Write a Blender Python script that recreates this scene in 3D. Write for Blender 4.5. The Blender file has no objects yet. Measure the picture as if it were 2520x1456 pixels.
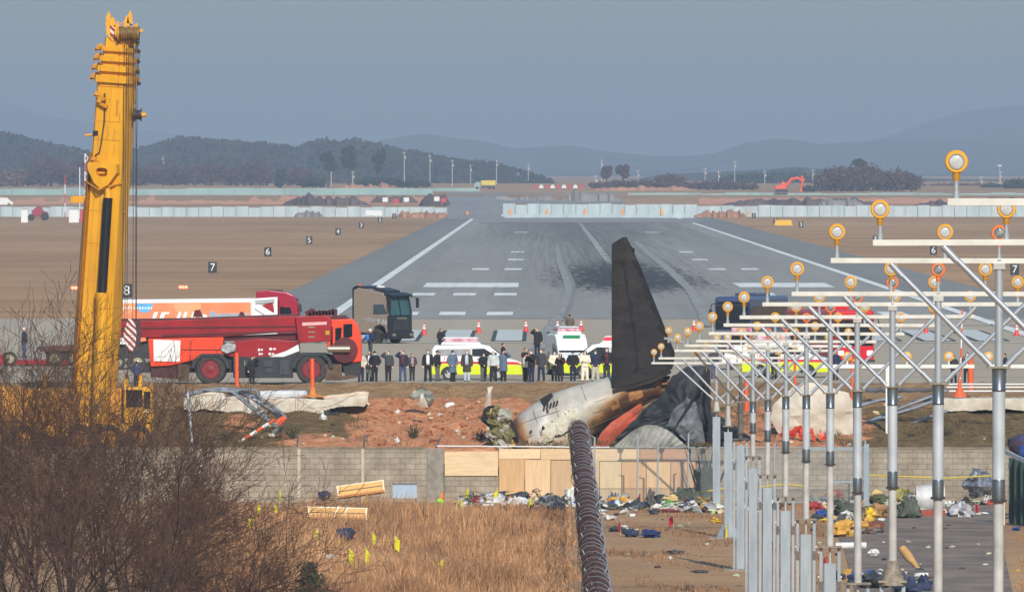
import bpy, math, random
import numpy as np
from mathutils import Vector, Matrix, Euler, noise
R = math.radians
SC = bpy.context.scene
COL = SC.collection
# ---------------------------------------------------------------- camera (400 mm lens on a hill, 12 m above the runway)
FPX, HU, HV, CH = 28000.0, 1331.0, 423.0, 12.0
cd = bpy.data.cameras.new('camera'); cam = bpy.data.objects.new('camera', cd); COL.objects.link(cam)
cd.lens = 400; cd.sensor_width = 36; cd.sensor_fit = 'HORIZONTAL'; cd.clip_start = 1; cd.clip_end = 60000
cam.location = (0, 0, CH)
cam.rotation_euler = (R(90) - math.atan(305 / FPX), 0, math.atan(71 / FPX))
SC.camera = cam
# ---------------------------------------------------------------- sky and sun
SUN_EL, SUN_AZ = R(33), R(168)          # azimuth clockwise from the view direction: behind the camera, to the right
wd = bpy.data.worlds.new('World'); SC.world = wd; wd.use_nodes = True
nt = wd.node_tree; bg = nt.nodes['Background']
sky = nt.nodes.new('ShaderNodeTexSky'); sky.sky_type = 'NISHITA'; sky.sun_disc = False
sky.sun_elevation = SUN_EL; sky.sun_rotation = SUN_AZ; sky.air_density = 1.6; sky.dust_density = 1.0; sky.ozone_density = 3.0
tint = nt.nodes.new('ShaderNodeMix'); tint.data_type = 'RGBA'; tint.blend_type = 'MULTIPLY'; tint.inputs[0].default_value = 1.0
tint.inputs[7].default_value = (0.65, 0.81, 1.0, 1)
nt.links.new(sky.outputs[0], tint.inputs[6]); nt.links.new(tint.outputs[2], bg.inputs[0])
bg.inputs[1].default_value = 0.12
sl = bpy.data.lights.new('sun', 'SUN'); sl.energy = 4.4; sl.angle = R(0.5); sl.color = (1.0, 0.94, 0.86)
sun = bpy.data.objects.new('sun', sl); COL.objects.link(sun)
sdir = Vector((math.sin(SUN_AZ) * math.cos(SUN_EL), math.cos(SUN_AZ) * math.cos(SUN_EL), math.sin(SUN_EL)))
sun.rotation_euler = (-sdir).to_track_quat('-Z', 'Y').to_euler(); sun.location = (60, -100, 120)
SC.view_settings.view_transform = 'Standard'; SC.view_settings.look = 'None'
SC.view_settings.exposure = 0.0; SC.view_settings.gamma = 1.0; SC.view_settings.use_curve_mapping = False
SC.cycles.use_denoising = True; SC.cycles.max_bounces = 6; SC.cycles.transparent_max_bounces = 8
HAZE_DENSITY = 1.15e-4; HAZE_COLOR = (0.56, 0.67, 0.80, 1); HAZE_G = 0.0

# ---------------------------------------------------------------- helpers
def W(u, v, D): return Vector(((u - HU) * D / FPX, D, CH - (v - HV) * D / FPX))
def lin(c):
    c = c / 255.0
    return c / 12.92 if c <= 0.04045 else ((c + 0.055) / 1.055) ** 2.4
def rgb(t): return (lin(t[0]), lin(t[1]), lin(t[2]), 1.0)
_M = {}
def mat(name, c, rough=0.6, metal=0.0, var=0.12, scale=4.0, c2=None, amount=0.5, bump=0.0, stretch=(1, 1, 1), island=0.0, emit=0.0, alpha=1.0, detail=4.0):
    """Principled material whose colour drifts between c and c2 by noise in object space."""
    if name in _M: return _M[name]
    m = bpy.data.materials.new(name); m.use_nodes = True; _M[name] = m
    n = m.node_tree.nodes; L = m.node_tree.links; p = n['Principled BSDF']
    a = rgb(c)
    if c2 is None:
        lo = tuple(x * (1 - var) for x in a[:3]) + (1,); hi = tuple(min(1, x * (1 + var)) for x in a[:3]) + (1,)
    else:
        lo, hi = a, rgb(c2)
    tc = n.new('ShaderNodeTexCoord'); mp = n.new('ShaderNodeMapping'); mp.inputs['Scale'].default_value = stretch
    L.new(tc.outputs['Object'], mp.inputs[0])
    nz = n.new('ShaderNodeTexNoise'); nz.inputs['Scale'].default_value = scale; nz.inputs['Detail'].default_value = detail; nz.inputs['Roughness'].default_value = 0.62
    L.new(mp.outputs[0], nz.inputs['Vector'])
    rp = n.new('ShaderNodeValToRGB'); w = 0.16
    rp.color_ramp.elements[0].position = max(0, 1 - amount - 0.5 + 0.0 - w + 0.0) if c2 is not None else 0.3
    rp.color_ramp.elements[1].position = min(1, 1 - amount - 0.5 + 0.5 + w) if c2 is not None else 0.7
    if c2 is not None:
        mid = 1 - amount; mid = 0.3 + 0.4 * mid
        rp.color_ramp.elements[0].position = max(0, mid - w); rp.color_ramp.elements[1].position = min(1, mid + w)
    rp.color_ramp.elements[0].color = lo; rp.color_ramp.elements[1].color = hi
    L.new(nz.outputs['Fac'], rp.inputs[0])
    out = rp.outputs[0]
    if island:
        g = n.new('ShaderNodeNewGeometry'); mr = n.new('ShaderNodeMapRange')
        mr.inputs[3].default_value = 1 - island; mr.inputs[4].default_value = 1 + island
        L.new(g.outputs['Random Per Island'], mr.inputs[0])
        hs = n.new('ShaderNodeHueSaturation'); L.new(mr.outputs[0], hs.inputs['Value']); L.new(out, hs.inputs['Color']); out = hs.outputs[0]
    L.new(out, p.inputs['Base Color'])
    p.inputs['Roughness'].default_value = rough; p.inputs['Metallic'].default_value = metal
    if bump:
        b = n.new('ShaderNodeBump'); b.inputs['Strength'].default_value = bump; b.inputs['Distance'].default_value = 0.1
        L.new(nz.outputs['Fac'], b.inputs['Height']); L.new(b.outputs[0], p.inputs['Normal'])
    if emit:
        L.new(out, p.inputs['Emission Color']); p.inputs['Emission Strength'].default_value = emit
    if alpha < 1: p.inputs['Alpha'].default_value = alpha
    return m
def glassy(name, c, rough=0.08):
    return mat(name, c, rough=rough, var=0.25, scale=1.2)

class MB:
    def __init__(s): s.v = []; s.f = []; s.m = []; s.mi = 0
    def add(s, vs, fs):
        b = len(s.v); s.v.extend([tuple(x) for x in vs])
        for f in fs: s.f.append(tuple(i + b for i in f)); s.m.append(s.mi)
    def poly(s, pts): s.add(pts, [tuple(range(len(pts)))])
    def box(s, c, d, rot=None):
        x, y, z = d[0] / 2, d[1] / 2, d[2] / 2
        vs = [Vector((a, b, e)) for e in (-z, z) for b in (-y, y) for a in (-x, x)]
        if rot is not None:
            rm = Euler(rot).to_matrix(); vs = [rm @ q for q in vs]
        c = Vector(c)
        s.add([q + c for q in vs], [(0, 2, 3, 1), (4, 5, 7, 6), (0, 1, 5, 4), (2, 6, 7, 3), (0, 4, 6, 2), (1, 3, 7, 5)])
    def beam(s, p0, p1, w, h, up=(0, 0, 1)):
        p0, p1 = Vector(p0), Vector(p1); d = (p1 - p0).normalized(); up = Vector(up)
        if abs(d.dot(up)) > 0.95: up = Vector((0, 1, 0))
        a = d.cross(up).normalized() * w / 2; b = a.cross(d).normalized() * h / 2
        vs = [p + x * a + y * b for p in (p0, p1) for x, y in ((-1, -1), (1, -1), (1, 1), (-1, 1))]
        s.add(vs, [(3, 2, 1, 0), (4, 5, 6, 7), (0, 1, 5, 4), (1, 2, 6, 5), (2, 3, 7, 6), (3, 0, 4, 7)])
    def path(s, pts, rs, n=8, cap=True):
        pts = [Vector(p) for p in pts]
        if not isinstance(rs, (list, tuple)): rs = [rs] * len(pts)
        rings = []; ref = None
        for i, p in enumerate(pts):
            d = (pts[min(i + 1, len(pts) - 1)] - pts[max(i - 1, 0)])
            d = d.normalized() if d.length > 1e-9 else Vector((0, 0, 1))
            if ref is None:
                ref = Vector((0, 0, 1)) if abs(d.z) < 0.9 else Vector((1, 0, 0))
            a = (ref - d * ref.dot(d)); a = a.normalized() if a.length > 1e-6 else d.orthogonal().normalized(); b = d.cross(a); ref = a
            rings.append([p + (a * math.cos(2 * math.pi * k / n) + b * math.sin(2 * math.pi * k / n)) * rs[i] for k in range(n)])
        s.loft(rings, cap)
    def tube(s, p0, p1, r0, r1=None, n=10): s.path([p0, p1], [r0, r0 if r1 is None else r1], n)
    def loft(s, rings, cap=True):
        n = len(rings[0]); vs = [q for r in rings for q in r]; fs = []
        for i in range(len(rings) - 1):
            for k in range(n):
                k2 = (k + 1) % n; fs.append((i * n + k, i * n + k2, (i + 1) * n + k2, (i + 1) * n + k))
        if cap:
            fs.append(tuple(range(n - 1, -1, -1))); fs.append(tuple((len(rings) - 1) * n + k for k in range(n)))
        s.add(vs, fs)
    def lathe(s, prof, c, axis='y', n=20, cap=True):
        c = Vector(c); rings = []
        for r, h in prof:
            ring = []
            for k in range(n):
                a = 2 * math.pi * k / n; x, y = r * math.cos(a), r * math.sin(a)
                ring.append(c + (Vector((x, h, y)) if axis == 'y' else Vector((h, x, y)) if axis == 'x' else Vector((x, y, h))))
            rings.append(ring)
        s.loft(rings, cap)
    def prism(s, poly, y0, y1, scale1=None):
        n = len(poly); a = [(x, y0, z) for x, z in poly]
        b = [(x, y1, z) for x, z in (scale1 or poly)]
        fs = [tuple(range(n)), tuple(range(2 * n - 1, n - 1, -1))]
        for k in range(n): fs.append((k, k + n, (k + 1) % n + n, (k + 1) % n))
        s.add(a + b, fs)
    def ball(s, c, r, seg=10, rings=7, rot=None, jit=0.0, rnd=None):
        if not isinstance(r, (tuple, list)): r = (r, r, r)
        rm = Euler(rot).to_matrix() if rot else None; c = Vector(c); rr = []
        for i in range(rings + 1):
            t = math.pi * (i + 0.02) / (rings + 0.04); ring = []
            for k in range(seg):
                a = 2 * math.pi * k / seg; j = 1 + (rnd.uniform(-jit, jit) if rnd else 0)
                q = Vector((r[0] * math.sin(t) * math.cos(a), r[1] * math.sin(t) * math.sin(a), -r[2] * math.cos(t))) * j
                ring.append(c + (rm @ q if rm else q))
            rr.append(ring)
        s.loft(rr)
    def mesh(s, name):
        me = bpy.data.meshes.new(name); me.from_pydata(s.v, [], s.f); return me
    def build(s, name, mats, parent=None, smooth=None, bevel=0.0, loc=None):
        me = s.mesh(name)
        mats = mats if isinstance(mats, (list, tuple)) else [mats]
        for m in mats: me.materials.append(m)
        if len(mats) > 1: me.polygons.foreach_set('material_index', s.m)
        import bmesh as _b
        bm = _b.new(); bm.from_mesh(me); _b.ops.recalc_face_normals(bm, faces=bm.faces); bm.to_mesh(me); bm.free()
        if smooth is not None:
            me.polygons.foreach_set('use_smooth', [True] * len(me.polygons)); me.set_sharp_from_angle(angle=R(smooth))
        me.update()
        o = bpy.data.objects.new(name, me); COL.objects.link(o)
        if parent: o.parent = parent
        if loc is not None: o.location = loc
        if bevel:
            b = o.modifiers.new('bevel', 'BEVEL'); b.width = bevel; b.segments = 2; b.limit_method = 'ANGLE'; b.angle_limit = R(35)
        return o
def tag(o, label, cat, group=None):
    o['label'] = label; o['category'] = cat
    if group: o['group'] = group
    return o
def struct(o, kind='structure'): o['kind'] = kind; return o
def thing(name, label, cat, loc=(0, 0, 0), rotz=0.0, group=None):
    o = bpy.data.objects.new(name, None); COL.objects.link(o); o.location = loc; o.rotation_euler = (0, 0, rotz)
    o.empty_display_size = 0.2
    return tag(o, label, cat, group)
def kids(o): return [c for c in _all if c.parent == o]
def dup(root, loc, rotz=0.0, label=None):
    def cp(o, par):
        c = o.copy(); COL.objects.link(c)
        if par: c.parent = par
        for ch in list(o.children): cp(ch, c)
        return c
    r = cp(root, None); r.location = loc; r.rotation_euler = (0, 0, rotz)
    if label: r['label'] = label
    return r
def raw_mesh(name, verts, faces, mats, smooth=False):
    """numpy verts (n,3) and faces (m,k) -> object"""
    me = bpy.data.meshes.new(name); n, k = len(verts), faces.shape[1]; m = len(faces)
    me.vertices.add(n); me.vertices.foreach_set('co', np.asarray(verts, np.float32).ravel())
    me.loops.add(m * k); me.loops.foreach_set('vertex_index', faces.astype(np.int32).ravel())
    me.polygons.add(m); me.polygons.foreach_set('loop_start', np.arange(0, m * k, k, dtype=np.int32))
    try: me.polygons.foreach_set('loop_total', np.full(m, k, np.int32))
    except Exception: pass
    if smooth: me.polygons.foreach_set('use_smooth', np.ones(m, bool))
    me.update(calc_edges=True); me.validate()
    for mm in (mats if isinstance(mats, (list, tuple)) else [mats]): me.materials.append(mm)
    o = bpy.data.objects.new(name, me); COL.objects.link(o); return o
def lettering(txt, size, m, parent, loc, rot, name='lettering', shear=0.0, align='CENTER'):
    cu = bpy.data.curves.new('t', 'FONT'); cu.body = txt; cu.size = size; cu.align_x = align; cu.align_y = 'CENTER'; cu.extrude = 0.004; cu.shear = shear
    t = bpy.data.objects.new('t', cu); COL.objects.link(t)
    me = bpy.data.meshes.new_from_object(t.evaluated_get(bpy.context.evaluated_depsgraph_get()))
    bpy.data.objects.remove(t); me.name = name; me.materials.clear(); me.materials.append(m)
    o = bpy.data.objects.new(name, me); COL.objects.link(o); o.parent = parent; o.location = loc; o.rotation_euler = rot
    return o
def interp(x, pts): return float(np.interp(x, [p[0] for p in pts], [p[1] for p in pts]))
def fbm(x, y, z=0.0, o=4): return noise.fractal(Vector((x, y, z)), 1.0, 2.0, o)
# ================================================================ SETTING
PROFILE = [(-60, 10.3), (6, 10.3), (20, 9.3), (60, 3), (130, -8.6), (300, -8.4), (420, -7.3), (500, -6.5), (560, -5.75), (600, -5.4), (604, -5.3), (642, -0.04), (3100, -0.04), (4000, 3.86), (5000, 6.3), (30000, 9)]
def zbase(y): return interp(y, PROFILE)
def field_D(v, lo=470, hi=600):
    """distance at which the field in front of the wall shows at image row v"""
    for _ in range(40):
        m = (lo + hi) / 2
        vv = HV + (CH - zbase(m)) * FPX / m
        if vv > v: lo = m
        else: hi = m
    return (lo + hi) / 2
def field(u, v):
    D = field_D(v); x = (u - HU) * D / FPX
    return Vector((x, D, zbase(D)))
EMB = [(601.2, -3.4), (604, -2.62), (612, -1.95), (621, -1.12), (626, -0.55), (630, -0.18), (636, 0.12), (640, 0.06), (646, 0.0)]
def emb_z(x, y):
    z = interp(y, EMB)
    u = HU + x * FPX / y
    if y < 634:                                              # the crater torn through the bank where the tail came to rest
        if u < 470: z = min(z, max(-2.75, z - .9 * min(1, (470 - u) / 60))) if y < 620 else z
        if 1215 < u < 1800 and y < 612: z -= .85 * min(1, (u - 1215) / 40, (1800 - u) / 60, (612 - y) / 3)
        k = math.exp(-((u - 1070) / 130.0) ** 2) * math.exp(-((y - 626) / 7.0) ** 2) * 0.55
        z -= k
    w = min(1, max(0, (y - 602) / 4)) * min(1, max(0, (646 - y) / 8))
    rg = 1.9 if 880 < u < 1260 else 1.2
    return z + w * rg * (fbm(x * .35, y * .2) * .16 + fbm(x * 1.3, y * .6, 3) * .10 + abs(fbm(x * .8, y * .5, 7)) * .16 - .06)
def emb_D(u, v):
    lo, hi = 603.0, 640.0
    for _ in range(40):
        m = (lo + hi) / 2; x = (u - HU) * m / FPX
        if HV + (CH - emb_z(x, m)) * FPX / m > v: lo = m
        else: hi = m
    return (lo + hi) / 2
def bank(u, v):
    D = emb_D(u, v); x = (u - HU) * D / FPX
    return Vector((x, D, emb_z(x, D)))

def ground_material():
    m = bpy.data.materials.new('dry_winter_grass'); m.use_nodes = True
    n = m.node_tree.nodes; L = m.node_tree.links; p = n['Principled BSDF']; p.inputs['Roughness'].default_value = 0.95
    p.inputs['Specular IOR Level'].default_value = 0.1
    tc = n.new('ShaderNodeTexCoord')
    def nz(sc, st, det=5.0):
        mp = n.new('ShaderNodeMapping'); mp.inputs['Scale'].default_value = st; L.new(tc.outputs['Object'], mp.inputs[0])
        t = n.new('ShaderNodeTexNoise'); t.inputs['Scale'].default_value = sc; t.inputs['Detail'].default_value = det; t.inputs['Roughness'].default_value = .65
        L.new(mp.outputs[0], t.inputs['Vector']); return t.outputs['Fac']
    def ramp(f, a, b, ca, cb):
        r = n.new('ShaderNodeValToRGB'); r.color_ramp.elements[0].position = a; r.color_ramp.elements[1].position = b
        r.color_ramp.elements[0].color = ca; r.color_ramp.elements[1].color = cb; L.new(f, r.inputs[0]); return r.outputs[0]
    def mix(f, a, b, mode='MIX'):
        x = n.new('ShaderNodeMix'); x.data_type = 'RGBA'; x.blend_type = mode
        (L.new(f, x.inputs[0]) if not isinstance(f, float) else setattr(x.inputs[0], 'default_value', f))
        L.new(a, x.inputs[6]); L.new(b, x.inputs[7]); return x.outputs[2]
    base = ramp(nz(.05, (1, .22, 1)), .3, .7, rgb((150, 116, 84)), rgb((188, 152, 114)))
    patch = ramp(nz(.018, (.5, .12, 1), 3), .4, .65, rgb((132, 100, 74)), rgb((196, 160, 122)))
    fine = ramp(nz(1.6, (1, .5, 1)), .25, .75, rgb((152, 120, 90)), rgb((200, 166, 128)))
    c = mix(.5, base, patch); c = mix(.38, c, fine)
    green = ramp(nz(.04, (.6, .2, 1), 4), .62, .72, (0, 0, 0, 1), (1, 1, 1, 1))
    gcol = n.new('ShaderNodeRGB'); gcol.outputs[0].default_value = rgb((92, 92, 62))
    mm = n.new('ShaderNodeMath'); mm.operation = 'MULTIPLY'; mm.inputs[1].default_value = .35; L.new(green, mm.inputs[0])
    c = mix(mm.outputs[0], c, gcol.outputs[0])
    bd = ramp(nz(1, (.010, .05, 1), 4), .38, .62, (.84, .82, .78, 1), (1.12, 1.09, 1.02, 1)); c = mix(1.0, c, bd, 'MULTIPLY')
    L.new(c, p.inputs['Base Color'])
    b = n.new('ShaderNodeBump'); b.inputs['Strength'].default_value = .5; b.inputs['Distance'].default_value = .3
    L.new(nz(1.1, (1, 1, 1)), b.inputs['Height']); L.new(b.outputs[0], p.inputs['Normal'])
    return m
GRASSMAT = ground_material()
ys = list(range(-60, 140, 10)) + list(range(140, 480, 20)) + [480 + i * 2.0 for i in range(83)] + [650 + i * 25 for i in range(54)] + [2000 + i * 100 for i in range(31)] + [5500, 6500, 8000, 11000, 16000, 24000]
xs = [-4000, -2000, -1000, -600, -400, -250, -150, -100] + [-70 + i * 2.5 for i in range(57)] + [90, 120, 170, 250, 400, 600, 1000, 2000, 4000]
gv = []; 
for y in ys:
    for x in xs:
        z = zbase(y)
        if 130 < y < 480: z += fbm(x * .12, y * .08) * .18
        gv.append((x, y, z))
nx = len(xs); gf = [(j * nx + i, j * nx + i + 1, (j + 1) * nx + i + 1, (j + 1) * nx + i) for j in range(len(ys) - 1) for i in range(nx - 1)]
ground = struct(raw_mesh('ground', np.array(gv), np.array(gf), GRASSMAT, True))

# ---- the earth bank between the wall and the runway end
def bank_material():
    m = bpy.data.materials.new('bank_earth'); m.use_nodes = True
    n = m.node_tree.nodes; L = m.node_tree.links; p = n['Principled BSDF']; p.inputs['Roughness'].default_value = .95; p.inputs['Specular IOR Level'].default_value = .1
    tc = n.new('ShaderNodeTexCoord')
    def nz(sc, det=6.0, r=.65):
        t = n.new('ShaderNodeTexNoise'); t.inputs['Scale'].default_value = sc; t.inputs['Detail'].default_value = det; t.inputs['Roughness'].default_value = r
        L.new(tc.outputs['Object'], t.inputs['Vector']); return t.outputs['Fac']
    def ramp(f, a, b, ca, cb):
        r = n.new('ShaderNodeValToRGB'); r.color_ramp.elements[0].position = a; r.color_ramp.elements[1].position = b
        r.color_ramp.elements[0].color = ca; r.color_ramp.elements[1].color = cb; L.new(f, r.inputs[0]); return r.outputs[0]
    def mix(f, a, b):
        x = n.new('ShaderNodeMix'); x.data_type = 'RGBA'; L.new(f, x.inputs[0]); L.new(a, x.inputs[6]); L.new(b, x.inputs[7]); return x.outputs[2]
    at = n.new('ShaderNodeAttribute'); at.attribute_name = 'soil'
    ag = n.new('ShaderNodeAttribute'); ag.attribute_name = 'dark'
    soil = ramp(nz(.9), .3, .72, rgb((176, 112, 74)), rgb((224, 160, 116)))
    grass = ramp(nz(.8), .3, .7, rgb((134, 104, 72)), rgb((176, 142, 102)))
    scrub = ramp(nz(1.3), .32, .68, rgb((84, 72, 46)), rgb((138, 112, 74)))
    def sharp(a, k):
        s = n.new('ShaderNodeMath'); s.operation = 'ADD'; L.new(a, s.inputs[0])
        q = n.new('ShaderNodeMath'); q.operation = 'MULTIPLY_ADD'; q.inputs[1].default_value = 1.4; q.inputs[2].default_value = -.7; L.new(nz(k, 5), q.inputs[0]); L.new(q.outputs[0], s.inputs[1])
        return ramp(s.outputs[0], .4, .6, (0, 0, 0, 1), (1, 1, 1, 1))
    c = mix(sharp(ag.outputs['Fac'], .9), grass, scrub)
    c = mix(sharp(at.outputs['Fac'], .55), c, soil)
    speck = ramp(nz(3.2, 3), .69, .73, (0, 0, 0, 1), (1, 1, 1, 1))
    dk = n.new('ShaderNodeRGB'); dk.outputs[0].default_value = rgb((84, 62, 46))
    c = mix(speck, c, dk.outputs[0])
    L.new(c, p.inputs['Base Color'])
    b = n.new('ShaderNodeBump'); b.inputs['Strength'].default_value = .9; b.inputs['Distance'].default_value = .35
    L.new(nz(1.6), b.inputs['Height']); L.new(b.outputs[0], p.inputs['Normal'])
    return m
ex = np.arange(-44, 40, .3); ey = np.concatenate([np.arange(601.2, 646.2, .5)])
ev = []; soil = []; dark = []
def g2(a, c, w): return math.exp(-((a - c) / w) ** 2)
for y in ey:
    for x in ex:
        ev.append((x, y, emb_z(x, y)))
        u = HU + x * FPX / y; v = HV + (CH - ev[-1][2]) * FPX / y
        s = 0.0
        if v > 972: s = max(s, 1.25 * (1 if 900 < u < 1260 else g2(u, 900 if u < 900 else 1260, 45)) * min(1, (v - 972) / 18))
        s = max(s, .95 * g2(u, 585, 48) * g2(v, 1042, 26)); s = max(s, .95 * g2(u, 2050, 110) * g2(v, 1060, 60)); s = max(s, .75 * g2(u, 780, 130) * g2(v, 1085, 26))
        s = max(s, .8 * g2(u, 1900, 150) * (1 if v > 1000 else 0))
        soil.append(s)
        d = 0.0
        if v > 1000: d = 1.0 if (u > 2120 or u < 520) else .75
        if 905 < u < 1250: d *= .55
        dark.append(d)
ne = len(ex); ef = [(j * ne + i, j * ne + i + 1, (j + 1) * ne + i + 1, (j + 1) * ne + i) for j in range(len(ey) - 1) for i in range(ne - 1)]
emb = struct(raw_mesh('embankment', np.array(ev), np.array(ef), bank_material(), True))
for nm, arr in (('soil', soil), ('dark', dark)):
    a = emb.data.attributes.new(nm, 'FLOAT', 'POINT'); a.data.foreach_set('value', np.array(arr, np.float32))

# ---- runway, overrun, markings
CLX = 9.14
def runway_material(name, ca, cb, cc):
    m = bpy.data.materials.new(name); m.use_nodes = True
    n = m.node_tree.nodes; L = m.node_tree.links; p = n['Principled BSDF']; p.inputs['Roughness'].default_value = .75; p.inputs['Specular IOR Level'].default_value = .3
    tc = n.new('ShaderNodeTexCoord')
    def nz(sc, st, det=4.0):
        mp = n.new('ShaderNodeMapping'); mp.inputs['Scale'].default_value = st; L.new(tc.outputs['Object'], mp.inputs[0])
        t = n.new('ShaderNodeTexNoise'); t.inputs['Scale'].default_value = sc; t.inputs['Detail'].default_value = det; t.inputs['Roughness'].default_value = .6
        L.new(mp.outputs[0], t.inputs['Vector']); return t.outputs['Fac']
    def ramp(f, a, b, x, y):
        r = n.new('ShaderNodeValToRGB'); r.color_ramp.elements[0].position = a; r.color_ramp.elements[1].position = b
        r.color_ramp.elements[0].color = x; r.color_ramp.elements[1].color = y; L.new(f, r.inputs[0]); return r.outputs[0]
    def mix(f, a, b):
        x = n.new('ShaderNodeMix'); x.data_type = 'RGBA'; x.inputs[0].default_value = f; L.new(a, x.inputs[6]); L.new(b, x.inputs[7]); return x.outputs[2]
    lane = ramp(nz(.16, (1, .004, 1), 3), .35, .65, rgb(ca), rgb(cb))
    patch = ramp(nz(.05, (1, .08, 1)), .35, .65, rgb(ca), rgb(cc))
    tint_ = ramp(nz(.5, (1, .06, 1), 5), .3, .7, rgb(ca), rgb(cb))
    c = mix(.5, lane, patch); c = mix(.3, c, tint_)
    L.new(c, p.inputs['Base Color']); return m
def sheet(mb, x0, x1, y0, y1, z, ny=1):
    for i in range(ny):
        a = y0 + (y1 - y0) * i / ny; b = y0 + (y1 - y0) * (i + 1) / ny
        mb.poly([(x0, a, z), (x1, a, z), (x1, b, z), (x0, b, z)])
b_ = MB(); sheet(b_, -25.2, 45.2, 928, 3080, .02, 8); runway = struct(b_.build('runway', runway_material('runway_asphalt', (116, 114, 108), (146, 143, 133), (134, 132, 126))))
b_ = MB(); sheet(b_, CLX - 26, CLX + 26, 929, 3050, .04, 8); rc = b_.build('concrete_lane', runway_material('runway_concrete', (130, 128, 119), (166, 162, 150), (146, 143, 134)), runway)
b_ = MB(); sheet(b_, -60, 62, 646, 928, .02, 3); over = struct(b_.build('overrun_pavement', runway_material('overrun_concrete', (168, 152, 126), (184, 169, 143), (174, 160, 136))))
paint = mat('worn_white_paint', (236, 236, 226), rough=.7, c2=(206, 206, 196), amount=.35, scale=.6, stretch=(1, .15, 1))
old_paint = mat('faded_threshold_paint', (184, 186, 178), rough=.7, c2=(206, 208, 200), amount=.5, scale=.4)
black_edge = mat('black_marking_edge', (62, 66, 68), rough=.8)
mk = MB(); Z = .06
for xx in (-17.4, 35.7):
    for i in range(40):
        a = 930 + (3300 - 930) * i / 40; sheet(mk, xx - .5, xx + .5, a, a + (3300 - 930) / 40, Z)
sheet(mk, 35.2, 36.2, 690, 930, Z); sheet(mk, -17.9, -16.9, 850, 930, Z)
def both(x0, x1, y0, y1):
    sheet(mk, CLX - x1, CLX - x0, y0, y1, Z); sheet(mk, CLX + x0, CLX + x1, y0, y1, Z)
for d in (950, 1101): 
    for a in (11.5, 15.5, 19.5): both(a, a + 2.2, d, d + 22.5)
both(11.5, 21.4, 1180, 1226)
for d in (1388,):
    for a in (11.5, 15.5): both(a, a + 2.1, d, d + 22.5)
for d in (1541, 1688): both(11.5, 13.6, d, d + 22.5)
both(11.5, 14.5, 2240, 2270)
for i in range(28): sheet(mk, CLX - .45, CLX + .45, 1480 + i * 50, 1512 + i * 50, Z)
mk.build('painted_markings', paint, runway)
tk = MB()
for k in range(1, 7):
    for s in (-1, 1):
        c = CLX + s * 3.81 * k
        if k == 1: continue
        tk.mi = 0; sheet(tk, c - .95, c + .95, 806, 862, Z)
        tk.mi = 1; sheet(tk, c - 1.25, c - .95, 806, 858, Z); sheet(tk, c + .95, c + 1.25, 806, 858, Z)
tk.mi = 0; sheet(tk, -30, 52, 797, 798.2, Z); sheet(tk, 14, 40, 889, 893, Z)
tk.build('threshold_markings', [old_paint, black_edge], over)
yl = MB()
for d in (664, 690, 712): sheet(yl, -5, 60, d, d + .5, Z)
yl.build('yellow_line', mat('faded_yellow_line', (184, 140, 92), rough=.8), over)
# two pale scraped tracks and the black soot patch on the runway
def trail(pts, w, z):
    mb = MB(); P = []
    for u, v in pts:
        D = CH * FPX / (v - HV); P.append(Vector(((u - HU) * D / FPX, D, z)))
    Q = []
    for i in range(len(P) - 1):
        for t in range(6): Q.append(P[i].lerp(P[i + 1], t / 6))
    Q.append(P[-1]); rnd = random.Random(3)
    for i in range(len(Q) - 1):
        a, b = Q[i], Q[i + 1]; w1, w2 = w * (.85 + .3 * rnd.random()), w * (.85 + .3 * rnd.random())
        mb.poly([a + Vector((-w1, 0, 0)), a + Vector((w1, 0, 0)), b + Vector((w1, 0, 0)), b + Vector((-w1, 0, 0))])
    return mb
pale = mat('scraped_pale_track', (156, 154, 146), rough=.85, c2=(128, 127, 120), amount=.5, scale=.8, stretch=(1, .1, 1))
dk_ = mat('tyre_mark', (112, 111, 106), rough=.85, c2=(136, 134, 128), amount=.5, scale=.8, stretch=(1, .1, 1))
trail([(1372, 610), (1382, 650), (1398, 690), (1404, 715), (1396, 745), (1380, 775), (1362, 800), (1338, 835), (1310, 880)], .55, .09).build('scrape_track', pale, runway)
trail([(1378, 610), (1390, 650), (1412, 700), (1412, 720), (1404, 750), (1388, 785)], .18, .10).build('scrape_track', dk_, runway)
trail([(1565, 596), (1600, 628), (1650, 668), (1700, 716), (1730, 770), (1745, 805)], .5, .09).build('scrape_track', pale, runway)
def soot_material():
    m = bpy.data.materials.new('soot_and_rubble'); m.use_nodes = True
    n = m.node_tree.nodes; L = m.node_tree.links; p = n['Principled BSDF']; p.inputs['Base Color'].default_value = rgb((42, 43, 48)); p.inputs['Roughness'].default_value = .9
    at = n.new('ShaderNodeAttribute'); at.attribute_name = 'soot'; tc = n.new('ShaderNodeTexCoord'); mp = n.new('ShaderNodeMapping'); mp.inputs['Scale'].default_value = (1, .07, 1); L.new(tc.outputs['Object'], mp.inputs[0])
    t = n.new('ShaderNodeTexNoise'); t.inputs['Scale'].default_value = 1.1; t.inputs['Detail'].default_value = 7; t.inputs['Roughness'].default_value = .7; L.new(mp.outputs[0], t.inputs['Vector'])
    s = n.new('ShaderNodeMath'); s.operation = 'MULTIPLY_ADD'; s.inputs[1].default_value = 2.2; s.inputs[2].default_value = -1.1; L.new(t.outputs['Fac'], s.inputs[0])
    a = n.new('ShaderNodeMath'); a.operation = 'ADD'; L.new(s.outputs[0], a.inputs[0]); L.new(at.outputs['Fac'], a.inputs[1])
    r = n.new('ShaderNodeMapRange'); r.inputs[1].default_value = .45; r.inputs[2].default_value = 1.0; r.inputs[4].default_value = .85; L.new(a.outputs[0], r.inputs[0]); L.new(r.outputs[0], p.inputs['Alpha'])
    return m
sv = []; sa = []; SX = np.arange(-6, 26, 1.0); SY = np.arange(1020, 2000, 14.0)
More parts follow.
